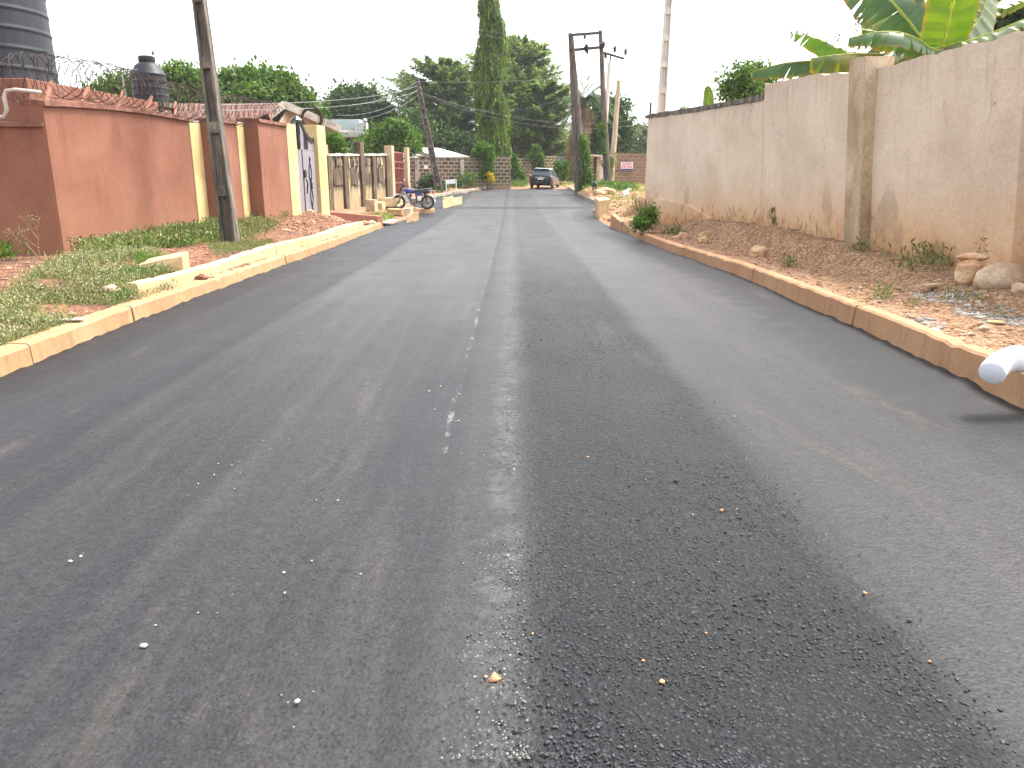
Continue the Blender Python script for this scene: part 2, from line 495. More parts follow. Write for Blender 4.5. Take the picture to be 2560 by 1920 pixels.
MRGATE = simple("rust_red_gate_paint", [(.16, .045, .033), (.24, .07, .05), (.30, .11, .085)], 3, .6, .1, 30)
MPVC = simple("white_pvc", [(.74, .77, .84), (.80, .82, .87)], 4, .32, .02, 30, spec=.5, fine=.03)
MPVCO = simple("aged_pipe", [(.36, .31, .265), (.46, .405, .35)], 6, .6, .1, 30)
MROOFR = simple("rusted_roof_sheet", [(.085, .038, .028), (.13, .06, .042), (.19, .10, .075)], 2, .8, .2, 15, (6, 1, 1))
MROOFC = simple("cream_roof_sheet", [(.50, .44, .35), (.60, .54, .44), (.66, .60, .50)], 1.2, .6, .1, 10)
MFAS = simple("weathered_fascia", [(.22, .19, .155), (.38, .33, .27), (.50, .45, .38)], 3, .85, .2, 20)
MHOUSE = simple("peeling_orange_wall", [(.42, .22, .13), (.50, .33, .20), (.55, .42, .28)], 2, .9, .3, 15)
MWHITE = simple("white_house_paint", [(.34, .35, .34), (.44, .45, .44), (.52, .53, .52)], 1.5, .8, .1, 15, fine=.08)
MAQUA = simple("pale_aqua_paint", [(.30, .40, .41), (.38, .47, .48)], 1.5, .8, .1, 15, fine=.08)
MDARK = simple("dark_opening", [(.012, .013, .015), (.022, .024, .026)], 2, .8, 0, 10, spec=.1)
MGLASS = simple("dark_window_glass", [(.02, .026, .03), (.035, .042, .048)], 2, .08, 0, 10, spec=.7)
MROCK = simple("tan_rock", [(.26, .175, .115), (.40, .29, .20), (.52, .405, .30)], 4, .9, .5, 22, fine=.3)
MROCKO = simple("orange_rock", [(.34, .185, .095), (.50, .31, .18), (.60, .43, .28)], 5, .9, .5, 25, fine=.3)
MCHIP = simple("granite_chips", [(.20, .18, .155), (.31, .285, .25), (.43, .40, .36)], 4, .8, .3, 40, island=.4)
MPEB = simple("laterite_pebbles", [(.20, .10, .065), (.33, .175, .11), (.44, .27, .18)], 5, .9, .3, 40, island=.45)
MGRIT = simple("pale_grit", [(.30, .285, .255), (.42, .40, .36)], 9, .9, .2, 40, island=.3)
MDUST = simple("orange_clods", [(.46, .20, .09), (.60, .30, .15)], 9, .9, .4, 40, island=.3)
MBOARD = simple("old_board", [(.20, .175, .145), (.29, .255, .21), (.38, .34, .285)], 3, .85, .2, 30, (1, 6, 1))
MTERR = simple("terracotta_kerb", [(.24, .098, .062), (.31, .135, .088)], 2, .85, .3, 25)
MTRUNK = simple("bark", [(.055, .045, .036), (.11, .09, .07), (.17, .14, .11)], 3, .95, .6, 14, (3, 3, .5), bdist=.03)
MSIGNW = simple("sign_white", [(.70, .71, .74), (.78, .79, .81)], 2, .5, 0, 20, fine=.04)
MSIGNR = simple("sign_red", [(.55, .02, .03), (.62, .03, .04)], 2, .5, 0, 20, fine=.05)
MSIGNB = simple("sign_navy", [(.03, .04, .14), (.04, .055, .18)], 2, .5, 0, 20, fine=.05)
MINS = simple("brown_porcelain", [(.035, .022, .02), (.06, .04, .035)], 6, .3, 0, 20, spec=.6)
MWIRE = simple("grey_cable", [(.22, .22, .22), (.30, .30, .30)], 2, .6, 0, 20)

L_WEED = leaf_mat("weed_leaf", (.075, .095, .035), (.27, .28, .125), .2, .7, None, 1.6)
L_TIP = leaf_mat("pale_weed_tip", (.34, .31, .21), (.55, .50, .37), .2, .8, None, 2.)
L_WEED2 = leaf_mat("bright_weed_leaf", (.05, .10, .020), (.15, .235, .055), .25, .55, None, 2.)
L_GRASS = leaf_mat("grass_blade", (.11, .15, .04), (.30, .34, .12), .25, .6, (.45, .38, .2), 1.)
L_MAST = leaf_mat("mast_tree_leaf", (.014, .038, .008), (.19, .28, .04), .4, .4, None, 1.6)
L_SPREAD = leaf_mat("hazed_spreading_leaf", (.042, .074, .031), (.20, .265, .11), .5, .5, None, .35)  # distance haze put into the leaf colour, paler and greyer
L_SPREADL = leaf_mat("hazed_light_leaf", (.05, .086, .035), (.25, .315, .13), .5, .5, None, .35)  # lighter green, same distance haze painted into the colour
L_DARK = leaf_mat("dark_leaf", (.012, .029, .011), (.080, .135, .042), .3, .4, None, .5)
L_BRIGHT = leaf_mat("bright_leaf", (.024, .066, .010), (.12, .215, .030), .3, .45, None, .6)
L_MANGO = leaf_mat("broad_leaf", (.020, .054, .011), (.12, .20, .035), .3, .45, None, .7)
L_PALM = leaf_mat("palm_leaf", (.018, .046, .018), (.075, .13, .045), .25, .45, None, .5)
L_DRY = leaf_mat("dry_palm_leaf", (.14, .085, .05), (.30, .20, .12), .2, .8, None, 1.)
L_YEL = leaf_mat("yellow_leaf", (.25, .20, .02), (.55, .42, .04), .35, .5, None, 2.)
L_HAZY = leaf_mat("hazed_far_leaf", (.06, .095, .055), (.14, .19, .10), .25, .6, None, .5)  # far haze painted in as a greyed leaf colour
L_DEAD = leaf_mat("dead_stalk", (.13, .08, .045), (.34, .24, .15), .1, .8, None, 2.)


def mat_banana(name, a, b, trans, edge=(.25, .13, .03)):
    g = NG(name)
    uv = g.n("ShaderNodeUVMap").outputs[0]
    u, v, _ = g.sep(uv)
    rib = g.noise(g.mapping(uv, (160, 1.2, 1)), 1, 2, .5)
    c = g.mix(g.step(g.noise(g.pos, 2.2, 4), .35, .65), a, b)
    c = g.mix(1., c, g.mth('ADD', .72, g.mth('MULTIPLY', rib, .56)), 'MULTIPLY')
    av = g.mth('ABSOLUTE', v)
    c = g.mix(g.mth('MULTIPLY', g.step(g.mth('ADD', av, g.mth('MULTIPLY', g.noise(g.pos, 7, 5), .5)), 1.08, 1.30), .7), c, edge)
    c = g.mix(g.mth('SUBTRACT', 1., g.step(av, .03, .06)), c, (.38, .42, .10))
    g.fin(c, .35, g.bump(rib, .25, .01), .5)
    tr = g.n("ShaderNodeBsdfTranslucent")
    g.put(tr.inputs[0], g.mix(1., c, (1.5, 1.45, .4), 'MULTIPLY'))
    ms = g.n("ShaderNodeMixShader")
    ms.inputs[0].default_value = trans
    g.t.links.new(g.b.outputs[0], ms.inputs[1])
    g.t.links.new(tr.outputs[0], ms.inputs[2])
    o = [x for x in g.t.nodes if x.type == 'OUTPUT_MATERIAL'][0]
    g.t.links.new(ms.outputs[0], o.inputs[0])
    return g.m


L_BAN = mat_banana("banana_leaf_green", (.035, .085, .022), (.06, .13, .032), .35)
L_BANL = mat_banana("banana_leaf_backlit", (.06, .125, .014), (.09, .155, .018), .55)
L_BANG = mat_banana("banana_leaf_waxy", (.10, .15, .075), (.16, .21, .11), .3)
L_BANY = mat_banana("banana_leaf_yellowing", (.075, .125, .02), (.17, .165, .03), .45)


# ------------------------------------------------------------------ mesh helpers
class MB:
    def __init__(self):
        self.v, self.f, self.uv = [], [], None

    def add(self, vs, fs):
        o = len(self.v)
        self.v += [tuple(x) for x in vs]
        self.f += [tuple(i + o for i in f) for f in fs]
        return self

    def hexa(self, p):
        """eight corners: bottom four ccw, top four ccw"""
        return self.add(p, [(3, 2, 1, 0), (4, 5, 6, 7), (0, 1, 5, 4), (1, 2, 6, 5), (2, 3, 7, 6), (3, 0, 4, 7)])

    def box(self, c, s, rz=0, M=None):
        x, y, z = (q / 2 for q in s)
        p = [(-x, -y, -z), (x, -y, -z), (x, y, -z), (-x, y, -z), (-x, -y, z), (x, -y, z), (x, y, z), (-x, y, z)]
        m = M if M is not None else Matrix.Rotation(rz, 3, 'Z')
        return self.hexa([m @ Vector(q) + Vector(c) for q in p])

    def beam(self, a, b, w, h, up=(0, 0, 1)):
        a, b = Vector(a), Vector(b)
        d = (b - a).normalized()
        s = d.cross(Vector(up))
        if s.length < 1e-4:
            s = d.cross(Vector((0, 1, 0)))
        s.normalize()
        u = s.cross(d)
        s, u = s * w / 2, u * h / 2
        return self.hexa([a - s - u, a + s - u, b + s - u, b - s - u, a - s + u, a + s + u, b + s + u, b - s + u])

    def tube(self, pts, r, n=8, cap=True):
        pts = [Vector(p) for p in pts]
        k = len(pts)
        rs = r if isinstance(r, (list, tuple)) else [r] * k
        o = len(self.v)
        pu = None
        for i in range(k):
            d = (pts[min(i + 1, k - 1)] - pts[max(i - 1, 0)])
            d = d.normalized() if d.length > 1e-9 else Vector((0, 0, 1))
            if pu is None:
                pu = d.orthogonal().normalized()
            u = (pu - d * pu.dot(d))
            u = u.normalized() if u.length > 1e-6 else d.orthogonal().normalized()
            pu = u
            s = d.cross(u)
            for j in range(n):
                a = 2 * math.pi * j / n
                self.v.append(tuple(pts[i] + (u * math.cos(a) + s * math.sin(a)) * rs[i]))
        for i in range(k - 1):
            for j in range(n):
                a, b = o + i * n + j, o + i * n + (j + 1) % n
                self.f.append((a, b, b + n, a + n))
        if cap:
            self.f.append(tuple(o + j for j in reversed(range(n))))
            self.f.append(tuple(o + (k - 1) * n + j for j in range(n)))
        return self

    def lathe(self, prof, c=(0, 0, 0), n=24, M=None):
        o = len(self.v)
        c = Vector(c)
        for (r, z) in prof:
            for j in range(n):
                a = 2 * math.pi * j / n
                q = Vector((r * math.cos(a), r * math.sin(a), z))
                if M is not None:
                    q = M @ q
                self.v.append(tuple(q + c))
        for i in range(len(prof) - 1):
            for j in range(n):
                a, b = o + i * n + j, o + i * n + (j + 1) % n
                self.f.append((a, b, b + n, a + n))
        self.f.append(tuple(o + j for j in reversed(range(n))))
        self.f.append(tuple(o + (len(prof) - 1) * n + j for j in range(n)))
        return self

    def prism(self, poly, origin, ax, ay, az):
        """polygon in the (ax, ay) plane pushed along az"""
        O, ax, ay, az = Vector(origin), Vector(ax), Vector(ay), Vector(az)
        k = len(poly)
        vs = [O + ax * a + ay * b for a, b in poly] + [O + ax * a + ay * b + az for a, b in poly]
        fs = [tuple(range(k)), tuple(reversed(range(k, 2 * k)))]
        fs += [(i, i + k, (i + 1) % k + k, (i + 1) % k) for i in range(k)]
        return self.add(vs, fs)

    def blob(self, c, r, amp=.18, sub=3, seed=0, fr=1.4, flat=None, rz=0):
        bm = bmesh.new()
        bmesh.ops.create_icosphere(bm, subdivisions=sub, radius=1)
        off = Vector((seed * 7.3, seed * 3.1, seed * 1.7))
        c = Vector(c)
        m = Matrix.Rotation(rz, 3, 'Z')
        vs = []
        for q in bm.verts:
            p = q.co.copy()
            k = 1 + amp * noise.noise(p * fr + off) * 2 + amp * .5 * noise.noise(p * fr * 2.7 + off)
            cell = noise.cell(p * 1.3 + off) * amp * .35
            p = p * (k + cell)
            p = Vector((p.x * r[0], p.y * r[1], p.z * r[2]))
            if flat is not None and p.z < flat:
                p.z = flat
            vs.append(m @ p + c)
        fs = [tuple(x.index for x in f.verts) for f in bm.faces]
        bm.free()
        return self.add(vs, fs)

    def build(self, name, mat, parent=None, smooth=False, bevel=0, root=None, auto=None):
        me = bpy.data.meshes.new(name)
        me.from_pydata(self.v, [], self.f)
        if self.uv is not None:
            l = me.uv_layers.new(name="UVMap")
            l.data.foreach_set("uv", [q for f in self.uv for p in f for q in p])
        me.materials.append(mat)
        if not bevel and self.uv is None:
            me.validate()
        if smooth:
            me.polygons.foreach_set("use_smooth", [True] * len(me.polygons))
        ob = bpy.data.objects.new(name, me)
        COL.objects.link(ob)
        if parent is not None:
            ob.parent = parent
            rl = root_loc(parent)
            if rl.length > 0:
                me.transform(Matrix.Translation(-rl))
        if bevel:
            m = ob.modifiers.new("soft_edges", 'BEVEL')
            m.width = bevel
            m.segments = 2
            m.limit_method = 'ANGLE'
            m.angle_limit = R(40)
        if auto:
            me.polygons.foreach_set("use_smooth", [True] * len(me.polygons))
            me.set_sharp_from_angle(angle=R(auto))
        return ob


def roughen(o, amp=.03, fr=3., cuts=3):
    """break the clean faces and edges of a cast block"""
    for m in list(o.modifiers):
        o.modifiers.remove(m)
    bm = bmesh.new()
    bm.from_mesh(o.data)
    bmesh.ops.subdivide_edges(bm, edges=bm.edges[:], cuts=cuts, use_grid_fill=True)
    for v in bm.verts:
        p = v.co + Vector(o.location)
        v.co += noise.noise_vector(p * fr) * amp + noise.noise_vector(p * fr * 3.1) * amp * .5
    bm.to_mesh(o.data)
    bm.free()
    return o


def root_loc(o):
    v = Vector((0, 0, 0))
    while o is not None:
        v += Vector(o.location)
        o = o.parent
    return v


def tag(o, label=None, cat=None, group=None, kind=None):
    if label:
        o["label"] = label
    if cat:
        o["category"] = cat
    if group:
        o["group"] = group
    if kind:
        o["kind"] = kind
    return o


def thing(name, label, cat, loc=(0, 0, 0), group=None):
    o = bpy.data.objects.new(name, None)
    o.empty_display_size = .2
    COL.objects.link(o)
    o.location = loc
    return tag(o, label, cat, group)


def quads_obj(name, P, mat, parent=None, uvq=None):
    """P: (N,4,3) array of separate quads -> one mesh"""
    P = np.asarray(P, dtype=np.float64)
    n = len(P)
    if parent is not None:
        P = P - np.array(root_loc(parent))
    me = bpy.data.meshes.new(name)
    me.vertices.add(n * 4)
    me.vertices.foreach_set("co", P.reshape(-1))
    me.loops.add(n * 4)
    me.loops.foreach_set("vertex_index", np.arange(n * 4, dtype=np.int32))
    me.polygons.add(n)
    me.polygons.foreach_set("loop_start", np.arange(0, n * 4, 4, dtype=np.int32))
    me.polygons.foreach_set("loop_total", np.full(n, 4, dtype=np.int32))
    me.update(calc_edges=True)
    me.materials.append(mat)
    ob = bpy.data.objects.new(name, me)
    COL.objects.link(ob)
    if parent is not None:
        ob.parent = parent
    return ob


def unit(a):
    return a / np.maximum(np.linalg.norm(a, axis=1, keepdims=True), 1e-9)


def leaves(C, D, N, ln, wd, bend=.15):
    """kite leaves: base C, along D, facing N"""
    D = unit(D)
    N = unit(N)
    Sd = unit(np.cross(D, N))
    N = np.cross(Sd, D)
    ln = np.asarray(ln).reshape(-1, 1)
    wd = np.asarray(wd).reshape(-1, 1)
    mid = C + D * ln * .45 + N * ln * bend
    return np.stack([C, mid - Sd * wd / 2, C + D * ln, mid + Sd * wd / 2], axis=1)


def shell_leaves(blobs, n, size, clump=.35, up=.35, aspect=.55, per=14, inner=.55, droop=0.):
    """leaf clumps spread through ellipsoids (cx,cy,cz,rx,ry,rz)"""
    bl = np.array(blobs, dtype=float)
    wgt = (bl[:, 3] * bl[:, 4] + bl[:, 4] * bl[:, 5] + bl[:, 3] * bl[:, 5])
    k = max(1, n // per)
    idx = rng.choice(len(bl), k, p=wgt / wgt.sum())
    d = unit(rng.normal(size=(k, 3)))
    d[:, 2] = np.where(d[:, 2] < -.55, -d[:, 2], d[:, 2])
    rad = inner + (1 - inner) * rng.random((k, 1)) ** .5
    rad *= 1 + .14 * rng.normal(size=(k, 1))
    cc = bl[idx, :3] + d * bl[idx, 3:] * rad
    cl = clump * (.6 + .8 * rng.random((k, 1)))
    C = np.repeat(cc, per, 0) + rng.normal(size=(k * per, 3)) * np.repeat(cl, per, 0) * np.array([1, 1, .65])
    dd = np.repeat(d, per, 0)
    N = dd * .6 + rng.normal(size=(k * per, 3)) * .55 + np.array([0, 0, up])
    D = dd * .5 + rng.normal(size=(k * per, 3)) * .8 + np.array([0, 0, -droop])
    s = size * (.6 + .8 * rng.random(k * per))
    return leaves(C, D, N, s, s * aspect)


def interp(x, pts):
    return float(np.interp(x, [p[0] for p in pts], [p[1] for p in pts]))


# ------------------------------------------------------------------ lie of the land
RZ = [(-30, 0), (27, 0), (33, .05), (38, .18), (44, .37), (50, .59), (57, .83), (64, 1.03), (75, 1.25), (100, 1.5), (400, 3)]
XL = [(-30, -4.0), (5.85, -4.03), (8.5, -4.15), (12, -4.14), (18, -4.10), (25.2, -4.16), (30, -4.05), (36.6, -3.78), (38, -4.4), (40.5, -5.3), (43, -5.35), (46, -4.65), (52, -3.2), (57.4, -1.75)]
XR = [(-30, 3.3), (5, 3.49), (7.5, 3.6), (12.4, 3.66), (14.5, 3.54), (17, 3.36), (21.6, 3.30), (25.6, 3.20), (29.7, 3.22), (34, 3.5), (36.5, 4.05), (40, 4.3), (44, 4.2), (50, 4.05), (57.4, 4.0)]
KL = [(-30, .18), (25, .18)]
KR = [(-30, .25), (5, .25), (10, .23), (15, .20), (21.6, .19), (24, .32), (25.6, .45)]


def road_z(y):
    return np.interp(y, [p[0] for p in RZ], [p[1] for p in RZ])


def xl(y):
    return np.interp(y, [p[0] for p in XL], [p[1] for p in XL])


def xr(y):
    return np.interp(y, [p[0] for p in XR], [p[1] for p in XR])


def gauss(x, y, cx, cy, sx, sy):
    return np.exp(-((x - cx) / sx) ** 2 - ((y - cy) / sy) ** 2)


def fbm(x, y, s=1.0, seed=0.):
    """cheap smooth noise of sines, vectorised"""
    t = 0
    a = 1.
    f = s
    for k in range(5):
        t = t + a * (np.sin(x * f * 1.7 + 1.3 * np.sin(y * f * 1.1 + k * 2.1 + seed) + k) * np.cos(y * f * 1.9 + 1.1 * np.sin(x * f * 1.3 + k * 1.7) + seed * 1.7 + k * .6))
        a *= .55
        f *= 1.93
    return t * .5


def ground(x, y):
    x = np.asarray(x, float)
    y = np.asarray(y, float)
    rz = road_z(y)
    L, Rr = xl(np.minimum(y, 57.4)), xr(np.minimum(y, 57.4))
    n = fbm(x, y, 1.6) * .035 + fbm(x, y, 6., 3.) * .010
    dl = L - .10 - x
    dr = x - Rr - .09
    # left verge up to the driveway
    hl = np.interp(y, [0, 6, 9, 12, 16, 20, 23, 25.2, 26.2, 60], [.30, .32, .38, .43, .53, .66, .62, .45, .30, .30])
    two = np.clip((y - 8.7) / .3, 0, 1) * np.clip((23.0 - y) / .3, 0, 1)
    lip = .155 + two * .145
    a = np.clip((dl - .30) / 1.6, 0, 1)
    vl = lip + (hl - lip) * a * a * (3 - 2 * a) + n * np.clip(dl - .2, 0, 1)
    vl = np.where((dl < .38) & (two > .5), np.minimum(vl, .17 + .03 * np.abs(n) * 10), vl)
    vl = vl + .13 * gauss(x, y, -5.2, 21.3, .55, 1.4) + .09 * gauss(x, y, -5.0, 12.2, .5, 1.3)
    drv = np.interp(dl, [0, .25, 1.0, 2.2, 3.2, 60], [.0, .06, .12, .27, .34, .40]) + n * .8
    k1 = np.clip((y - 24.6) / .9, 0, 1)
    vl = vl * (1 - k1) + drv * k1
    far = np.interp(dl, [0, .2, 1.5, 60], [.10, .13, .17, .3]) + n * .6
    k2 = np.clip((y - 38.5) / 2.0, 0, 1)
    vl = vl * (1 - k2) + far * k2
    # right verge: shelf behind the kerb, bank against the wall
    kr = np.interp(y, [p[0] for p in KR], [p[1] for p in KR])
    bank = np.interp(y, [0, 7, 9.5, 11, 13, 15, 18, 20, 22.5, 24.5], [.12, .14, .16, .20, .34, .42, .42, .34, .24, .18])
    edge = np.interp(y, [0, 9, 13, 18, 22, 26], [1.2, 1.2, 1.05, .85, .6, .4]) + .12 * fbm(x * 0, y, 1.2, 5.)
    b = np.clip((dr - edge) / .42, 0, 1)
    vr = kr - .02 + bank * b * b * (3 - 2 * b) + n * np.clip(dr, 0, 1) * 1.3 - .05 * np.clip(dr - 1.9, 0, 1)
    vr = vr + .055 * fbm(x, y, 4.5, 9.) * np.clip((dr - edge + .2) / .3, 0, 1) * np.clip((24 - y) / 3, 0, 1) * np.clip((y - 10) / 2, 0, 1)
    vr = vr + .16 * gauss(x, y, 4.9, 9.6, .55, .7) * 0 - .0
    frr = .16 + .05 * np.clip(dr, 0, 3) + n
    frr = frr + .40 * gauss(x, y, 4.9, 28.5, .7, 2.2) + .34 * gauss(x, y, 4.9, 34.5, .9, 2.6) + .42 * gauss(x, y, 5.0, 46.5, 1.1, 2.6) + .30 * gauss(x, y, 6.6, 41.5, 1.0, 2.5)
    frr = frr + .05 * fbm(x, y, 3., 2.) * np.clip((60 - y) / 8, 0, 1)
    k3 = np.clip((y - 24.8) / 1.2, 0, 1)
    vr = vr * (1 - k3) + frr * k3
    hole = np.clip((y - 25.7) / .25, 0, 1) * np.clip((30.2 - y) / .4, 0, 1) * np.clip((1.05 - dr) / .25, 0, 1)
    vr = vr * (1 - hole) - .12 * hole
    z = np.where(dl > 0, vl, np.where(dr > 0, vr, -.07)) + rz
    fz = rz - .005 + n * .5
    kf = np.clip((y - 57.0) / .5, 0, 1)
    inside = (dl <= 0) & (dr <= 0)
    z = np.where(inside, z * (1 - kf) + fz * kf, z)
    k4 = np.clip((y - 57.5) / 3., 0, 1)
    z = np.where(inside, z, z * (1 - k4) + (fz + .08) * k4)
    return z


def gz(x, y):
    return float(ground(np.array([x]), np.array([y]))[0])


def ax_lines(segs):
    o = []
    for a, b, s in segs:
        o += list(np.arange(a, b - 1e-6, s))
    o.append(segs[-1][1])
    return np.array(o)


gx = ax_lines([(-400, -60, 40), (-60, -14, 3), (-14, -9, .5), (-9, -3.4, .075), (-3.4, 3.0, .8), (3.0, 7.4, .06), (7.4, 14, .5), (14, 60, 3), (60, 400, 40)])
gy = ax_lines([(-12, 3, .5), (3, 14, .10), (14, 26, .13), (26, 48, .25), (48, 62, .4), (62, 100, 3), (100, 500, 40)])
XX, YY = np.meshgrid(gx, gy)
ZZ = ground(XX, YY)
nx, ny = len(gx), len(gy)
me = bpy.data.meshes.new("ground")
me.vertices.add(nx * ny)
me.vertices.foreach_set("co", np.stack([XX, YY, ZZ], -1).reshape(-1))
ii, jj = np.meshgrid(np.arange(nx - 1), np.arange(ny - 1))
a = (jj * nx + ii).reshape(-1)
q = np.stack([a, a + 1, a + 1 + nx, a + nx], 1).astype(np.int32)
me.loops.add(q.size)
me.loops.foreach_set("vertex_index", q.reshape(-1))
me.polygons.add(len(q))
me.polygons.foreach_set("loop_start", np.arange(0, q.size, 4, dtype=np.int32))
me.polygons.foreach_set("loop_total", np.full(len(q), 4, dtype=np.int32))
me.update(calc_edges=True)
me.polygons.foreach_set("use_smooth", [True] * len(me.polygons))
me.materials.append(MG)
o = bpy.data.objects.new("ground", me)
COL.objects.link(o)
tag(o, kind="structure")

# asphalt sheet with ragged edges lapping on the kerbs
ry = np.concatenate([np.arange(-10, 3, .5), np.arange(3, 30, .12), np.arange(30, 57.4, .3), [57.4]])
NC = 40
vs, uvs = [], []
for yy in ry:
    l, r_, z = float(xl(yy)), float(xr(yy)), float(road_z(yy))
    l2 = l - .012 + .0 * yy
    for k in range(NC + 1):
        t = k / NC
        t = t if 0 < k < NC else t
        e = .5 - .5 * math.cos(math.pi * t)
        t = .75 * t + .25 * e
        x = l2 + (r_ + .012 - l2) * t
        dz = .012 * float(fbm(np.array(x), np.array(yy), .9, 2.))
        dl_, dr_ = x - l, r_ - x
        ed = min(dl_, dr_)
        if ed < .22:
            rag = noise.noise(Vector((yy * 5.5, x * .2, 1.0))) + .6 * noise.noise(Vector((yy * 14, 3.0, x * .2)))
            dz += (.020 + .022 * rag) * (1 - max(ed, 0) / .22)
        yo = 0
        if yy > 57.3:
            yo = .6 * noise.noise(Vector((x * 1.1, 0, 0))) + .12 * (x + 1.7)
        vs.append((x, yy + yo, z + dz))
        uvs.append((max(dl_, 0), max(dr_, 0)))
fs = []
for i in range(len(ry) - 1):
    for k in range(NC):
        b = i * (NC + 1) + k
        fs.append((b, b + 1, b + NC + 2, b + NC + 1))
mb = MB()
mb.v, mb.f = vs, fs
mb.uv = [[uvs[i] for i in f] for f in fs]
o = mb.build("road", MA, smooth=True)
tag(o, kind="structure")


def kerb_run(name, fx, side, y0, y1, hfun, wid, mat, seg=1.5, off=0., base=-.08, jit=.008, rag=.011):
    mb = MB()
    y = y0
    while y < y1 - .05:
        s = min(seg * random.uniform(.8, 1.2), y1 - y)
        e = y + s - random.choice((.008, .014, .028))
        j = random.uniform(-jit, jit)
        k = max(2, int(s / .11))
        ring = []
        for q in range(k + 1):
            yy = y + (e - y) * q / k
            xf = float(fx(yy)) + side * off + j
            h = hfun(yy) + rag * noise.noise(Vector((yy * 4, side * 3, off))) * 1.6 - max(0, noise.noise(Vector((yy * 6.5, side * 9, off))) - .32) * .10
            z = float(road_z(yy))
            w_ = rag * noise.noise(Vector((yy * 3.1, 9 + side, off))) * 2
            xb = xf + side * wid
            ring.append([(xf - side * .012, yy, z + base), (xf + side * .012 + w_, yy, z + h - .02), (xf + side * .032 + w_, yy, z + h), (xb - side * .01, yy, z + h + .006), (xb, yy, z + base)])
        o_ = len(mb.v)
        n_ = 5
        for rg in ring:
            mb.v += rg
        for q in range(k):
            for t in range(n_):
                a_, b_ = o_ + q * n_ + t, o_ + q * n_ + (t + 1) % n_
                f = (a_, b_, b_ + n_, a_ + n_)
                mb.f.append(f if side > 0 else f[::-1])
        f0 = tuple(o_ + t for t in range(n_))
        f1 = tuple(o_ + k * n_ + t for t in reversed(range(n_)))
        mb.f.append(f0[::-1] if side > 0 else f0)
        mb.f.append(f1[::-1] if side > 0 else f1)
        y += s
    ob = mb.build(name, mat)
    bm = bmesh.new()
    bm.from_mesh(ob.data)
    bmesh.ops.recalc_face_normals(bm, faces=bm.faces)
    bm.to_mesh(ob.data)
    bm.free()
    return tag(ob, kind="structure")


kerb_run("kerb", xl, -1, -9, 25.1, lambda y: .18, .20, MKL, 1.9)
kerb_run("kerb", xl, -1, 8.95, 23.0, lambda y: .335 + .02 * math.sin(y), .15, MKU, 2.6, off=.215)
kerb_run("kerb", xr, 1, -9, 25.5, lambda y: interp(y, KR), .15, MKR, 2.1)
kerb_run("kerb", xl, -1, 40.2, 57.3, lambda y: .17, .2, MKF, .50, rag=.014, jit=.02)
kerb_run("kerb", xr, 1, 33.6, 57.0, lambda y: .19, .22, MKF, .50, rag=.014, jit=.02)

# ------------------------------------------------------------------ left: red compound wall
CW = thing("compound_wall", "terracotta rendered compound wall with raised yellow strips and stepped panels beside the verge", "wall", (-6.5, 12, .4))
# front faces of the panels: (x0,y0) -> (x1,y1), bottom and top
P1 = [(-6.78, 11.75), (-6.40, 16.0)]
P2 = [(-6.02, 16.50), (-6.06, 17.75)]
P3 = [(-5.72, 18.20), (-5.62, 20.05)]


def wall_slab(mb, a, b, z0a, z0b, za, zb, th, sag=0., segs=8):
    """slab from a to b, visible face on the right of a->b"""
    a, b = Vector((*a, 0)), Vector((*b, 0))
    d = (b - a).normalized()
    nrm = Vector((-d.y, d.x, 0))       # behind the face
    o_ = len(mb.v)
    for k in range(segs + 1):
        t = k / segs
        p = a.lerp(b, t)
        z0 = z0a + (z0b - z0a) * t
        zt = za + (zb - za) * t + sag * math.sin(math.pi * t) + .008 * noise.noise(Vector((p.x * 5, p.y * 5, 0)))
        for q, z in ((p, z0), (p, zt), (p + nrm * th, zt), (p + nrm * th, z0)):
            mb.v.append((q.x, q.y, z))
    for k in range(segs):
        for t in range(4):
            i, j = o_ + k * 4 + t, o_ + k * 4 + (t + 1) % 4
            mb.f.append((i + 4, j + 4, j, i))
    mb.f.append((o_, o_ + 1, o_ + 2, o_ + 3))
    e = o_ + segs * 4
    mb.f.append((e + 3, e + 2, e + 1, e))
    return mb


def coping(mb, a, b, za, zb, th, sag=0., ov=.05, h=.07, segs=24, seed=0):
    a, b = Vector((*a, 0)), Vector((*b, 0))
    d = (b - a).normalized()
    nrm = Vector((-d.y, d.x, 0))
    o_ = len(mb.v)
    for k in range(segs + 1):
        t = k / segs
        p = a.lerp(b, t)
        zt = za + (zb - za) * t + sag * math.sin(math.pi * t)
        w1 = ov + .02 * noise.noise(Vector((t * 21 + seed, 1, seed)))
        h1 = h + .025 * noise.noise(Vector((t * 17 + seed, 5, seed)))
        for q, z in ((p - nrm * w1, zt - .015 + .015 * noise.noise(Vector((t * 31, seed, 0)))), (p - nrm * (w1 - .015), zt + h1 * .8), (p + nrm * (th * .5), zt + h1), (p + nrm * (th + ov), zt + h1 * .7), (p + nrm * (th + ov), zt - .01)):
            mb.v.append((q.x, q.y, z))
    for k in range(segs):
        for t in range(5):
            i, j = o_ + k * 5 + t, o_ + k * 5 + (t + 1) % 5
            mb.f.append((i + 5, j + 5, j, i))
    mb.f.append(tuple(o_ + t for t in range(5)))
    mb.f.append(tuple(o_ + segs * 5 + t for t in reversed(range(5))))
    return mb


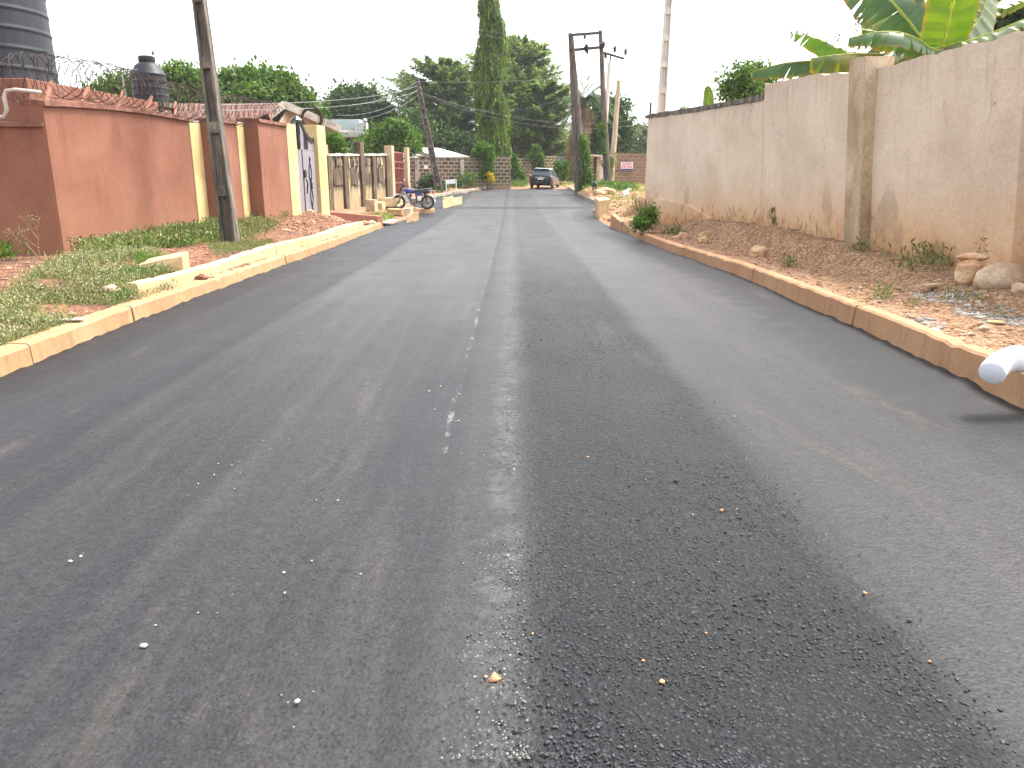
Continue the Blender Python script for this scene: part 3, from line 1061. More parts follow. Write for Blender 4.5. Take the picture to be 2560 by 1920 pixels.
wall_slab(MB(), *P1, .25, .35, 2.56, 2.64, .30, .05).build("wall_panel", MRED, CW, bevel=.012)
wall_slab(MB(), *P2, .35, .40, 2.66, 2.70, .42).build("wall_panel", MRED, CW, bevel=.012)
wall_slab(MB(), *P3, .40, .45, 2.78, 2.80, .45).build("wall_panel", MRED, CW, bevel=.012)
tag(wall_slab(MB(), (-14.5, 11.35), (-6.80, 11.74), .15, .25, 2.30, 2.27, .25).build("wall_panel", MRED, CW, bevel=.012), "lower end panel facing across the verge")
coping(MB(), *P1, 2.56, 2.64, .30, .05, seed=1).build("coping", MREDC, CW)
coping(MB(), *P2, 2.66, 2.70, .42, seed=2).build("coping", MREDC, CW)
coping(MB(), *P3, 2.78, 2.80, .45, seed=3).build("coping", MREDC, CW)
coping(MB(), (-14.5, 11.35), (-6.80, 11.74), 2.30, 2.27, .25, seed=4, h=.05).build("coping", MREDC, CW)
# yellow strips flush beside each panel end
wall_slab(MB(), (-6.385, 16.01), (-6.355, 16.49), .35, .35, 2.60, 2.62, .25).build("yellow_strip", MYEL, CW, bevel=.008)
wall_slab(MB(), (-6.045, 17.76), (-6.035, 18.19), .4, .4, 2.68, 2.70, .25).build("yellow_strip", MYEL, CW, bevel=.008)
wall_slab(MB(), (-6.41, 16.0), (-6.36, 16.50), 2.63, 2.63, 2.67, 2.67, .35).build("strip_cap", MPVCO, CW)
wall_slab(MB(), (-6.06, 17.75), (-6.04, 18.20), 2.71, 2.71, 2.75, 2.75, .35).build("strip_cap", MPVCO, CW)

# pipe lying on the wall top
zc = 2.36
mb = MB()
mb.tube([(-8.6, 11.62, zc), (-7.55, 11.66, zc), (-7.30, 11.66, zc + .03), (-7.25, 11.66, zc + .12), (-7.27, 11.68, zc + .30), (-7.24, 11.70, zc + .38), (-7.12, 11.72, zc + .40), (-6.8, 11.80, zc + .37)], .028, 8)
tag(mb.build("water_pipe", MPVCO, smooth=True), "pale plastic water pipe climbing over the stepped red wall top", "pipe")


# coiled razor wire on leaning brackets
def razor(path, rad, pitch, name_parent, seg=20, jit=.05):
    pts = [Vector(p) for p in path]
    cum = [0]
    for a_, b_ in zip(pts, pts[1:]):
        cum.append(cum[-1] + (b_ - a_).length)
    Ltot = cum[-1]
    turns = int(Ltot / pitch)
    out, barbs = [], []
    r0 = rad
    for k in range(turns * seg + 1):
        s = Ltot * k / (turns * seg)
        i = max(0, min(len(cum) - 2, int(np.searchsorted(cum, s)) - 1))
        t = (s - cum[i]) / (cum[i + 1] - cum[i])
        c = pts[i].lerp(pts[i + 1], t)
        d = (pts[i + 1] - pts[i]).normalized()
        if k % seg == 0:
            r0 = rad * random.uniform(.88, 1.1)
            tilt = Vector((random.uniform(-1, 1), random.uniform(-1, 1), 0)) * jit
        sd_ = d.cross(Vector((0, 0, 1))).normalized()
        a_ = 2 * math.pi * k / seg
        lean = 1.2 if (k // seg) % 2 else -1.2
        p = c + sd_ * math.cos(a_) * r0 + Vector((0, 0, 1)) * math.sin(a_) * r0 + tilt * math.sin(a_) + d * lean * pitch * math.sin(a_)
        out.append(p)
        if k % 3 == 0:
            barbs.append(p)
    mb_ = MB()
    mb_.tube(out, .0046, 3, False)
    for p in barbs:
        u = Vector((random.gauss(0, 1), random.gauss(0, 1), random.gauss(0, 1))).normalized()
        v = u.orthogonal().normalized()
        L_, w_ = .028, .008
        mb_.add([p - u * L_, p + v * w_, p + u * L_, p - v * w_], [(0, 1, 2, 3)])
    return mb_


RW = thing("razor_wire", "rusty coiled razor wire along the top of the terracotta wall", "razor wire", (-6.5, 13, 2.7))
razor([(-9.3, 11.7, 2.80), (-7.5, 11.9, 2.92), (-6.75, 12.1, 3.00), (-6.62, 13.5, 3.02), (-6.50, 15.2, 2.98), (-6.25, 16.8, 2.96), (-5.98, 18.4, 2.98), (-5.82, 20.0, 3.02)], .31, .082, RW).build("coil", MRUST, RW)
for (bx, by, bz) in ((-7.9, 11.75, 2.30), (-6.85, 12.0, 2.62), (-6.72, 12.7, 2.62), (-6.65, 13.7, 2.66), (-6.58, 14.6, 2.67), (-6.48, 15.6, 2.66), (-6.2, 17.0, 2.72), (-5.95, 18.6, 2.82), (-5.85, 19.7, 2.84)):
    MB().beam((bx, by, bz), (bx - .10 + random.uniform(-.05, .05), by + .42, bz + .32), .045, .045).build("bracket", MTERR, RW)

# ring of wire kept on the gate pillar
ringc = at(779, 296, 23.6)
mb = MB()
for k in range(14):
    rr = random.uniform(.24, .33)
    c = ringc + Vector((random.uniform(-.03, .03), random.uniform(-.08, .08), random.uniform(-.03, .03)))
    tx = random.uniform(-.15, .15)
    mb.tube([c + Vector((rr * math.cos(t_), tx * math.cos(t_), rr * math.sin(t_))) for t_ in np.linspace(0, 2 * math.pi, 21)], .009, 4, False)
tag(mb.build("wire_roll", MRUST), "round roll of rusty wire propped on the yellow gate pillar", "wire roll")


# tank house and tanks
TH = thing("tank_house", "low terracotta block building under the big black water tank", "building", (-10.5, 15.5, .4))
fc = at(66, 195, 15.0)
tz = fc.z
mb = MB()
mb.hexa([(-14, 15.0, .2), (fc.x, 15.0, .2), (fc.x + .35, 19.6, .2), (-14, 19.6, .2), (-14, 15.0, tz), (fc.x, 15.0, tz), (fc.x + .35, 19.6, tz), (-14, 19.6, tz)])
mb.build("wall", MRED, TH, bevel=.02)
mb = MB()
mb.hexa([(fc.x - .2, 15.5, tz - .92), (fc.x + .12, 15.5, tz - .92), (fc.x + .32, 18.8, tz - .92), (fc.x - .2, 18.8, tz - .92), (fc.x - .2, 15.5, tz - .62), (fc.x + .12, 15.5, tz - .62), (fc.x + .32, 18.8, tz - .62), (fc.x - .2, 18.8, tz - .62)])
mb.build("vent_slot", MDARK, TH)


def tank(name, label, base, prof, ribs, n=40):
    T = thing(name, label, "water tank", base)
    pr = []
    for i in range(len(prof) - 1):
        (r0, z0), (r1, z1) = prof[i], prof[i + 1]
        k = max(1, int((z1 - z0) / .02))
        for q in range(k):
            t = q / k
            pr.append((r0 + (r1 - r0) * t, z0 + (z1 - z0) * t))
    pr.append(prof[-1])
    p2 = []
    for (r_, z_) in pr:
        for rz_ in ribs:
            dd = abs(z_ - rz_)
            if dd < .045:
                r_ += .014 * math.cos(dd / .045 * math.pi / 2)
        p2.append((r_, z_))
    MB().lathe(p2, base, n).build("tank_body", MTANK, T, smooth=True)
    return T


tb = at(0, 193, 16.6)
T1 = tank("water_tank", "large black ribbed plastic water tank standing on the terracotta block building", (at(-36, 193, 16.6).x, 16.6 + .2, tz), [(1.16, 0), (1.20, .06), (1.19, .2), (1.15, 2.0), (1.10, 2.15), (.7, 2.45), (.3, 2.55)], [.34, .7, 1.06, 1.42, 1.78])
MB().lathe([(.3, 2.5), (.3, 2.62), (.25, 2.65)], T1.location, 20).build("tank_lid", MTANK, T1, smooth=True)
b2 = at(379, 258, 26)
T2 = tank("water_tank", "small black water tank with domed top behind the razor wire", tuple(b2), [(.49, 0), (.51, .05), (.51, .86), (.48, .92), (.37, 1.11), (.22, 1.22)], [.22, .44, .64, .84], 32)
MB().lathe([(.24, 1.22), (.25, 1.25), (.25, 1.37), (.20, 1.40)], b2, 20).build("tank_lid", MTANK, T2, auto=30)
TS = thing("tank_stand", "plain concrete stand holding up the small black water tank", "stand", (b2.x, 26, .5))
mb = MB()
for sx in (-.5, .5):
    for sy in (-.5, .5):
        mb.box((b2.x + sx, 26 + sy, b2.z / 2 + .1), (.16, .16, b2.z - .3))
mb.build("post", MPOLE, TS)
MB().box((b2.x, 26, b2.z - .08), (1.35, 1.35, .15)).build("platform", MPOLE, TS)
ap = at(302, 172, 22)
AN = thing("aerial_mast", "thin grey T-shaped aerial mast behind the razor wire", "aerial", (ap.x, 22, .5))
MB().tube([(ap.x + .25, 22, .5), (ap.x, 22, ap.z)], .025, 6).build("mast", MWIRE, AN)
MB().tube([at(280, 173, 22), at(345, 174, 22)], .012, 5).build("boom", MWIRE, AN)

# gate with its pillars
GP = "yellow gate pillars"
for (x0, y0, x1, y1, zt, lab) in ((-5.60, 20.06, -5.50, 20.55, 2.86, "yellow gate pillar joined to the end of the terracotta wall"),
                                  (-5.57, 23.05, -5.47, 23.65, 3.02, "yellow gate pillar between the grey gate and the mouldy cream wall")):
    mb = MB()
    wall_slab(mb, (x0, y0), (x1, y1), .3, .3, zt, zt, .62)
    o = mb.build("gate_pillar", MYEL, bevel=.012)
    tag(o, lab, "gate pillar", GP)
GT = thing("compound_gate", "grey double leaf metal gate with dark scrollwork and arched crest", "gate", (-5.80, 21.8, .62))
gxy = lambda t: Vector((-5.72 + .05 * t, 20.58 + 2.46 * t, 0))
zb, zl, zp = .58, 2.28, 2.92


def gate_leaf(t0, t1):
    mb = MB()
    a_, b_ = gxy(t0), gxy(t1)
    mb.hexa([a_ + Vector((-.05, 0, zb)), a_ + Vector((0, 0, zb)), b_ + Vector((0, 0, zb)), b_ + Vector((-.05, 0, zb)),
             a_ + Vector((-.05, 0, zl)), a_ + Vector((0, 0, zl)), b_ + Vector((0, 0, zl)), b_ + Vector((-.05, 0, zl))])
    return mb


g1 = gate_leaf(.005, .455).build("gate_leaf", MGATE, GT, bevel=.008)
g2 = gate_leaf(.47, .995).build("gate_leaf", MGATE, GT, bevel=.008)
crest = [(0, 2.30), (0, 2.62), (.10, 2.78), (.20, 2.95), (.33, 3.05), (.45, 3.02), (.56, 2.88), (.68, 2.70), (.80, 2.58), (.90, 2.53), (1, 2.56), (1, 2.30)]
mb = MB()
k = len(crest)
mb.add([gxy(t_) + Vector((-.035, 0, z_)) for t_, z_ in crest] + [gxy(t_) + Vector((-.015, 0, z_)) for t_, z_ in crest],
       [tuple(range(k)), tuple(reversed(range(k, 2 * k)))] + [(i, (i + 1) % k, (i + 1) % k + k, i + k) for i in range(k)])
cr = mb.build("crest_panel", MGATE, GT)
mb = MB()
for i in range(1, k - 2):
    a_, b_ = crest[i], crest[i + 1]
    pa, pb = gxy(a_[0]) + Vector((.0, 0, a_[1])), gxy(b_[0]) + Vector((.0, 0, b_[1]))
    mb.beam(pa, pb, .03, .05)
    for q in range(4):
        p = pa.lerp(pb, (q + .5) / 4)
        mb.beam(p, p + Vector((0, .0, .10)), .02, .035)
for t_ in (.05, .09, .13, .17, .58, .62, .66, .70):
    zt = np.interp(t_, [c[0] for c in crest[1:-1]], [c[1] for c in crest[1:-1]]) - .05
    mb.beam(gxy(t_) + Vector((.01, 0, 2.32)), gxy(t_) + Vector((.01, 0, zt)), .02, .022)
mb.build("crest_ironwork", MIRON, cr)
mb = MB()
for s_ in (-1, 1):
    for (zc_, hh, ww) in ((2.74, .22, .16), (2.48, .16, .12)):
        mb.tube([gxy(.36 + s_ * ww / 2.46 * math.sin(t_) * .5) + Vector((.012, 0, zc_ + hh * math.cos(t_))) for t_ in np.linspace(0, math.pi, 9)], .035, 5)
mb.build("crest_scroll", MIRON, cr)
MB().lathe([(.17, 0), (.12, .05), (.03, .12)], gxy(.36) + Vector((-.02, 0, 3.03)), 10).build("finial", MGATE, cr)


def scroll(tc):
    mb = MB()
    for s_ in (-1, 1):
        for (z0, z1, ww) in ((1.38, 2.0, .13), (.74, 1.32, .13)):
            pts = []
            for t_ in np.linspace(0, 1, 11):
                off = s_ * ww * math.sin(math.pi * t_) ** 1.2
                pts.append(gxy(tc) + Vector((.015, off, z0 + (z1 - z0) * t_)))
            mb.tube(pts, .013, 5)
    for z_ in (2.06, .68):
        mb.lathe([(.005, -.07), (.035, 0), (.005, .08)], gxy(tc) + Vector((.015, 0, z_)), 8)
    mb.lathe([(.03, -.10), (.055, -.03), (.03, 0), (.055, .04), (.03, .10)], gxy(tc) + Vector((.015, 0, 1.35)), 8)
    mb.tube([gxy(tc) + Vector((.015, .0, 1.2)), gxy(tc) + Vector((.015, .0, 1.55))], .02, 5)
    return mb


scroll(.17).build("scroll_ornament", MIRON, g1)
scroll(.74).build("scroll_ornament", MIRON, g2)
MB().beam(gxy(.462) + Vector((.0, 0, zb)), gxy(.462) + Vector((.0, 0, zl)), .035, .03).build("meeting_bar", MIRON, g2)
mb = MB()
mb.box(gxy(.51) + Vector((.02, 0, 1.66)), (.05, .16, .20))
mb.tube([gxy(.50) + Vector((.05, 0, 1.52)), gxy(.49) + Vector((.09, 0, 1.4)), gxy(.50) + Vector((.05, 0, 1.14))], .022, 6)
mb.build("lock_box", MIRON, g2)

# bungalow with the rusted roof
BH = thing("bungalow", "bungalow with rusted red roof and weathered gable behind the terracotta wall", "house", (-11, 31, .6))
apx = at(713, 262, 29)
rend = at(430, 265, 29)
mb = MB()
mb.hexa([(-18, 27, .4), (apx.x - 1.0, 27, .4), (apx.x + .4, 33.5, .4), (-18, 33.5, .4), (-18, 27, 2.9), (apx.x - 1.0, 27, 2.9), (apx.x + .4, 33.5, 2.9), (-18, 33.5, 2.9)])
mb.build("wall", MHOUSE, BH)
mb = MB()
Lx = -19.0
ez = 2.95
for (pa, pb, pc, pd) in (((Lx, 25.6, ez), (apx.x - .9, 25.6, ez), tuple(apx), (Lx, 29, apx.z)),
                         ((Lx, 29, apx.z), tuple(apx), (apx.x + .3, 33.6, ez), (Lx, 33.6, ez))):
    up = Vector((0, 0, .05))
    V = [Vector(q) for q in (pa, pb, pc, pd)]
    mb.hexa([*V, *[q + up for q in V]])
mb.build("roof", MROOFR, BH)
e1, e2, e0 = apx + Vector((.0, -.15, 0)), at(853, 323, 30.2), at(672, 292, 28.2)
mb = MB()
mb.beam(e1, e2, .05, .26)
mb.beam(e0, e1, .05, .24)
mb.build("fascia", MFAS, BH)
mb = MB()
bk = Vector((-1.2, 3.2, .05))
for (p_, q_) in ((e1, e2), (e0, e1)):
    mb.hexa([p_ + Vector((0, 0, -.02)), q_ + Vector((0, 0, -.02)), q_ + bk + Vector((0, 0, -.02)), p_ + bk + Vector((0, 0, -.02)),
             p_ + Vector((0, 0, .12)), q_ + Vector((0, 0, .12)), q_ + bk + Vector((0, 0, .12)), p_ + bk + Vector((0, 0, .12))])
mb.build("gable_roof", MFAS, BH)
mb = MB()
g_ = [e0 + Vector((.25, .35, -.1)), e1 + Vector((0, .35, -.15)), e1.lerp(e2, .55) + Vector((0, .35, -.05)), Vector((e1.lerp(e2, .55).x, e2.y + .3, .5)), Vector((e0.x + .25, e0.y + .35, .5))]
th_ = Vector((-.1, .25, 0))
mb.add(g_ + [q + th_ for q in g_], [(4, 3, 2, 1, 0), (5, 6, 7, 8, 9)] + [(i, (i + 1) % 5, (i + 1) % 5 + 5, i + 5) for i in range(5)])
mb.build("gable_wall", MHOUSE, BH)

# white two storey house
WH = thing("upstairs_house", "white and pale aqua two storey house glimpsed above the cream wall", "house", (-13, 58, .9))
hp = lambda px, py, Y=56.: at(px, py, Y)
c0, c1 = hp(822, 345), hp(893, 345)
mb = MB()
mb.hexa([(c0.x - 4, 57, .8), (c1.x, 57, .8), (c1.x, 58.6, .8), (c0.x - 4, 58.6, .8), (c0.x - 4, 57, 5.6), (c1.x, 57, 5.6), (c1.x, 58.6, 5.6), (c0.x - 4, 58.6, 5.6)])
mb.build("wall", MAQUA, WH)
zt0, zt1 = hp(850, 333).z, hp(850, 341).z
MB().box(((c0.x + c1.x) / 2 - 1.2, 56.6, (zt0 + zt1) / 2), (abs(c1.x - c0.x) + 3.4, 1.9, zt0 - zt1 + .12)).build("roof_slab", MWHITE, WH, bevel=.02)
MB().hexa([(c0.x - 4, 56.6, zt0 + .1), (c1.x + .1, 56.6, zt0 + .1), (c1.x + .1, 58.6, zt0 + .6), (c0.x - 4, 58.6, zt0 + .6), (c0.x - 4, 56.6, zt0 + .16), (c1.x + .1, 56.6, zt0 + .16), (c1.x + .1, 58.6, zt0 + .66), (c0.x - 4, 58.6, zt0 + .66)]).build("roof", MFAS, WH)
t0, t1 = hp(884, 306), hp(914, 306)
MB().hexa([(t0.x, 56.2, .8), (t1.x, 56.2, .8), (t1.x, 57, .8), (t0.x, 57, .8), (t0.x, 56.2, hp(884, 308, 56.2).z), (t1.x, 56.2, hp(912, 305, 56.2).z), (t1.x, 57, hp(912, 305, 56.2).z), (t0.x, 57, hp(884, 308, 56.2).z)]).build("tower", MWHITE, WH, bevel=.03)
for (xa, xb) in ((845, 857), (862, 876)):
    a_, b_ = hp(xa, 344, 56.9), hp(xb, 370, 56.9)
    wf = MB().box(((a_.x + b_.x) / 2, 56.95, (a_.z + b_.z) / 2), (abs(b_.x - a_.x), .14, abs(a_.z - b_.z))).build("window", MDARK, WH)
    MB().box(((a_.x + b_.x) / 2, 56.85, b_.z - .06), (abs(b_.x - a_.x) + .3, .3, .1)).build("sill", MWHITE, wf)
mb = MB()
p0, p1 = hp(835, 371, 55.4), hp(882, 371, 55.4)
mb.box(((p0.x + p1.x) / 2, 55.4, p0.z), (p1.x - p0.x, .12, .10))
mb.box(((p0.x + p1.x) / 2, 55.4, p0.z - .55), (p1.x - p0.x, .12, .55))
for px in (848, 860, 874):
    q = hp(px, 371, 55.4)
    mb.box((q.x, 55.4, q.z - .12), (.1, .10, .3))
mb.build("balcony_rail", MAQUA, WH)
sp_ = hp(913, 302, 55.8)
SD = thing("satellite_dish", "small white satellite dish on the corner of the white house", "dish", tuple(sp_))
MB().lathe([(.02, 0), (.10, .02), (.15, .055), (.155, .06)], sp_, 14, Matrix.Rotation(R(70), 3, 'X')).build("dish", MWHITE, SD, smooth=True)
MB().tube([sp_, sp_ + Vector((0, .1, -.5))], .03, 5).build("stem", MWIRE, SD)

# mouldy cream wall with pilasters
OW = thing("boundary_wall", "old cream boundary wall black with mould between heavy pilasters", "wall", (-7, 31, .4))
oA, oB = Vector((-7.55, 27.5, 0)), Vector((-5.97, 38.0, 0))
od = (oB - oA)
wall_slab(MB(), (oA.x, oA.y), (oB.x, oB.y), .1, .3, 2.26, 2.58, .22, 0, 20).build("wall_panel", MOLD, OW)
mb = MB()
coping(mb, (oA.x, oA.y), (oB.x, oB.y), 2.30, 2.62, .24, 0, .05, .07, 40, 7)
mb.build("coping", MFAS, OW)
for (px, wpx) in ((832, 11), (871, 15), (913, 14), (941, 13), (974, 11)):
    # distance where the sight line at this pixel meets the wall line
    kx = (px - 1280) / FPX * 1.0
    t_ = (oA.x - kx * oA.y) / (kx * od.y - od.x)
    p = oA + od * t_
    d_ = od.normalized()
    zt = 2.30 + .32 * t_ + (.55 if px == 913 else 0)
    a_ = p + Vector((d_.y, -d_.x, 0)) * .10
    mb = MB()
    b_ = a_ + d_ * .42
    wall_slab(mb, (a_.x, a_.y), (b_.x, b_.y), .2, .2, zt, zt, .3, 0, 2)
    mb.build("pilaster", MYELOLD, OW, bevel=.02)

# raised panel frames scratched in the wall face
for (px, w_, z0, z1) in ((848, .5, 1.25, 1.85), (858, .55, 1.25, 1.85), (890, .6, 1.25, 1.9), (924, .5, 1.3, 1.9), (957, .55, 1.3, 1.95), (855, .9, 1.98, 2.25), (892, .9, 2.0, 2.25), (927, .7, 2.05, 2.3), (958, .7, 2.05, 2.35)):
    kx = (px - 1280) / FPX
    t_ = (oA.x - kx * oA.y) / (kx * od.y - od.x)
    p = oA + od * t_
    d_ = od.normalized()
    a_ = p + Vector((d_.y, -d_.x, 0)) * .035
    b_ = a_ + d_ * w_
    MB_ = wall_slab(MB(), (a_.x, a_.y), (b_.x, b_.y), z0 + .1 * t_, z0 + .1 * t_, z1 + .1 * t_, z1 + .1 * t_, .05, 0, 2)
    MB_.build("recessed_slab", MYELOLD if z1 < 2 else MOLD, OW, bevel=.01)

# rust red gate with two stained pillars
for (px0, px1, ptop, pbot, Y, lab) in ((965, 984, 364, 494, 38.4, "tall stained pillar on the near side of the rust red gate"), (1013, 1022, 368, 490, 41.0, "slim stained pillar on the far side of the rust red gate")):
    a_, b_ = at(px0, pbot, Y), at(px1, pbot, Y)
    zt = at(px0, ptop, Y).z
    PL = MB()
    PL.hexa([(a_.x, Y, .3), (b_.x, Y, .3), (b_.x + .05, Y + .42, .3), (a_.x + .05, Y + .42, .3), (a_.x, Y, zt), (b_.x, Y, zt), (b_.x + .05, Y + .42, zt), (a_.x + .05, Y + .42, zt)])
    tag(PL.build("gate_pillar", MPIL, bevel=.02), lab, "gate pillar", "stained pillars of the rust red gate")
RG = thing("yard_gate", "rust red panelled metal gate between two stained pillars", "gate", (-5.7, 40, .5))
gA, gB = Vector((-5.86, 38.95, 0)), Vector((-5.62, 40.95, 0))
for (ta, tb_) in ((.0, .47), (.49, 1.)):
    a_, b_ = gA.lerp(gB, ta), gA.lerp(gB, tb_)
    lf = wall_slab(MB(), (a_.x, a_.y), (b_.x, b_.y), .55, .55, 2.85, 2.85, .05, 0, 1).build("gate_leaf", MRGATE, RG)
    mb = MB()
    for z_ in (.62, 1.35, 2.05, 2.35, 2.80):
        mb.beam(a_ + Vector((.03, 0, z_)), b_ + Vector((.03, 0, z_)), .04, .06)
    for t_ in (.02, .25, .5, .75, .98):
        q = a_.lerp(b_, t_)
        mb.beam(q + Vector((.03, 0, .6)), q + Vector((.03, 0, 2.8)), .04, .05)
    mb.build("gate_bars", MRGATE, lf)

# low terracotta edging beside the gate ramp
a_, b_ = at(822, 527, 23.6), at(964, 541, 25.7)
mb = MB()
mb.hexa([(-6.6, 24.0, 0), (-4.38, 25.55, 0), (-4.25, 25.85, 0), (-6.6, 24.35, 0), (-6.6, 24.0, .66), (-4.38, 25.55, .36), (-4.25, 25.85, .36), (-6.6, 24.35, .66)])
tag(mb.build("edging_wall", MTERR, bevel=.02), "low terracotta edging wall running from the grey gate to the road", "low wall")

# ------------------------------------------------------------------ shed roof behind block wall
SH = thing("shed", "long low shed with pale cream sheet roof behind the block wall", "shed", (-5.5, 62, 1))
rA, rB, rC, rD = at(918, 381, 58), at(1008, 371, 62), at(1095, 371.5, 66), at(1178, 394, 60)
mb = MB()
up = Vector((0, 0, .06))
fr = at(1080, 393, 57.6)
for q4 in ((rA, fr, rD, rC), (rA, rC, rC + Vector((0, 1, -.3)), rB)):
    V = list(q4)
    mb.add(V + [q + up for q in V], [(3, 2, 1, 0), (4, 5, 6, 7), (0, 1, 5, 4), (1, 2, 6, 5), (2, 3, 7, 6), (3, 0, 4, 7)])
mb.build("roof", MROOFC, SH)
mb = MB()
mb.beam(rA + Vector((0, -.1, -.1)), at(1000, 372.5, 58) + Vector((0, -.1, 0)), .06, .22)
mb.beam(at(1020, 374, 57.5), at(1082, 392, 57.4), .06, .24)
mb.build("fascia", MFAS, SH)
MB().hexa([(rA.x, 59, .8), (rD.x, 59, .8), (rD.x, 64, .8), (rA.x, 64, .8), (rA.x, 59, 2.75), (rD.x, 59, 2.75), (rD.x, 64, 2.75), (rA.x, 64, 2.75)]).build("wall", MROOFC, SH)


def block_wall(name, label, pts, mat, th=.22, group=None):
    """pts: (x, y, z0, z1) along the visible face, UVs in metres"""
    mb = MB()
    mb.uv = []
    u = random.uniform(0, 3)
    for (p, q) in zip(pts, pts[1:]):
        a_, b_ = Vector(p[:2]), Vector(q[:2])
        d_ = (b_ - a_)
        L_ = d_.length
        n_ = Vector((-d_.y, d_.x)).normalized() * th
        o_ = len(mb.v)
        mb.v += [(a_.x, a_.y, p[2]), (b_.x, b_.y, q[2]), (b_.x, b_.y, q[3]), (a_.x, a_.y, p[3]),
                 (a_.x + n_.x, a_.y + n_.y, p[2]), (b_.x + n_.x, b_.y + n_.y, q[2]), (b_.x + n_.x, b_.y + n_.y, q[3]), (a_.x + n_.x, a_.y + n_.y, p[3])]
        F = [((0, 1, 2, 3), [(u, p[2]), (u + L_, q[2]), (u + L_, q[3]), (u, p[3])]),
             ((5, 4, 7, 6), [(u, p[2]), (u + L_, q[2]), (u + L_, q[3]), (u, p[3])]),
             ((3, 2, 6, 7), [(u, 0), (u + L_, 0), (u + L_, .2), (u, .2)]),
             ((1, 5, 6, 2), [(u, q[2]), (u + th, q[2]), (u + th, q[3]), (u, q[3])]),
             ((4, 0, 3, 7), [(u, p[2]), (u + th, p[2]), (u + th, p[3]), (u, p[3])])]
        for f, uvf in F:
            mb.f.append(tuple(i + o_ for i in f))
            mb.uv.append(uvf)
        u += L_
    o = mb.build(name, mat)
    return tag(o, label, "wall", group)


def wp(px, pt, pb, Y):
    a_ = at(px, pt, Y)
    return (a_.x, Y, at(px, pb, Y).z - .25, a_.z)


block_wall("block_wall", "dark block wall with pale mortar behind the leaning pole and white board", [wp(1022, 395, 474, 54.5), wp(1120, 393, 470, 55.6), wp(1212, 391, 467, 57)], MBLK)
block_wall("block_wall", "short block wall section between the tall climber and the hanging mast tree", [wp(1212, 391, 466, 57.02), wp(1276, 390, 464, 57.6)], MBLK)
block_wall("block_wall", "set back block wall behind the parked car", [wp(1277, 397, 458, 69), wp(1337, 394, 456, 71), wp(1392, 389, 454, 73)], MBLK)
block_wall("block_wall", "block wall stub between the twin dark poles and the narrow doorway", [wp(1446, 384, 452, 67), wp(1485, 386, 454, 66.5)], MBLK)
block_wall("block_wall", "brown block wall carrying the factory for sale sign", [wp(1523, 382, 462, 57.5), wp(1640, 385, 462, 57.5)], MBLK2)
# pilasters on the dark wall
for (px, Y) in ((1043, 54.7), (1156, 56.0)):
    p = at(px, 432, Y)
    MB().box((p.x, Y - .06, 1.75), (.26, .2, 2.15)).build("pilaster", MFAS, bpy.data.objects["block_wall"])
# narrow doorway
ND = thing("doorway", "narrow dark doorway with pale post under a small sheet roof", "doorway", (6, 62, 1))
a_, b_ = at(1485, 394, 62), at(1491, 450, 62)
MB().box(((a_.x + b_.x) / 2, 62.1, (a_.z + b_.z) / 2), (.22, .2, a_.z - b_.z + .3)).build("door", MRUST, ND)
a_, b_ = at(1491, 394, 62), at(1504, 452, 62)
MB().box(((a_.x + b_.x) / 2, 62, (a_.z + b_.z) / 2), (.40, .25, a_.z - b_.z + .3)).build("post", MPIL, ND, bevel=.02)
a_ = at(1492, 391, 62)
MB().box((a_.x, 61.8, a_.z + .05), (1.0, .8, .12)).build("roof", MROOFC, ND)
# white metal gate far back
WG = thing("metal_gate", "white barred metal gate behind the twin dark poles", "gate", (4.5, 70, 1.1))
a_, b_ = at(1391, 391, 70), at(1417, 452, 70)
mb = MB()
mb.box(((a_.x + b_.x) / 2, 70, (a_.z + b_.z) / 2), (b_.x - a_.x, .05, a_.z - b_.z))
mb.build("gate_leaf", MSIGNW, WG)
mb = MB()
for t_ in np.linspace(0, 1, 9):
    x_ = a_.x + (b_.x - a_.x) * t_
    mb.box((x_, 69.94, (a_.z + b_.z) / 2), (.05, .06, a_.z - b_.z))
for t_ in (.05, .32, .95):
    mb.box(((a_.x + b_.x) / 2, 69.93, a_.z + (b_.z - a_.z) * t_), (b_.x - a_.x, .06, .06))
mb.build("gate_bars", MGATE, WG)
a_, b_ = at(1418, 384, 69.5), at(1434, 453, 69.5)
tag(MB().box(((a_.x + b_.x) / 2, 69.6, (a_.z + b_.z) / 2), (b_.x - a_.x, .5, a_.z - b_.z + .3)).build("gate_pillar", MFAS, bevel=.03), "pale square pillar beside the white metal gate", "gate pillar")
a_ = at(1381, 420, 68)
tag(MB().box((a_.x, 68, a_.z - .9), (.16, .16, 2.2)).build("marker_post", MSIGNW, bevel=.02), "slim white post against the block wall behind the car", "post")

# ------------------------------------------------------------------ signs
FS = thing("sale_sign", "white factory for sale sign with red capitals on the brown block wall", "sign", tuple(at(1567, 421, 57.3)))
a_, b_ = at(1551, 403.5, 57.38), at(1583.5, 427, 57.38)
sx, sz = (a_.x + b_.x) / 2, (a_.z + b_.z) / 2
W_, H_ = b_.x - a_.x, a_.z - b_.z
mb = MB()
mb.box((sx, 57.40, sz), (W_, .04, H_))
mb.build("board", MSIGNW, FS)
mb = MB()
for (cx, cz, w_, h_) in ((sx, sz + H_ / 2 - .02, W_, .04), (sx, sz - H_ / 2 + .02, W_, .04), (sx - W_ / 2 + .02, sz, .04, H_ - .08), (sx + W_ / 2 - .02, sz, .04, H_ - .08)):
    mb.box((cx, 57.37, cz), (w_, .03, h_))
mb.build("frame", MGATE, FS)
MB().box((sx, 57.372, sz - H_ * .36), (W_ * .9, .02, H_ * .15)).build("footer_bar", MSIGNB, FS)


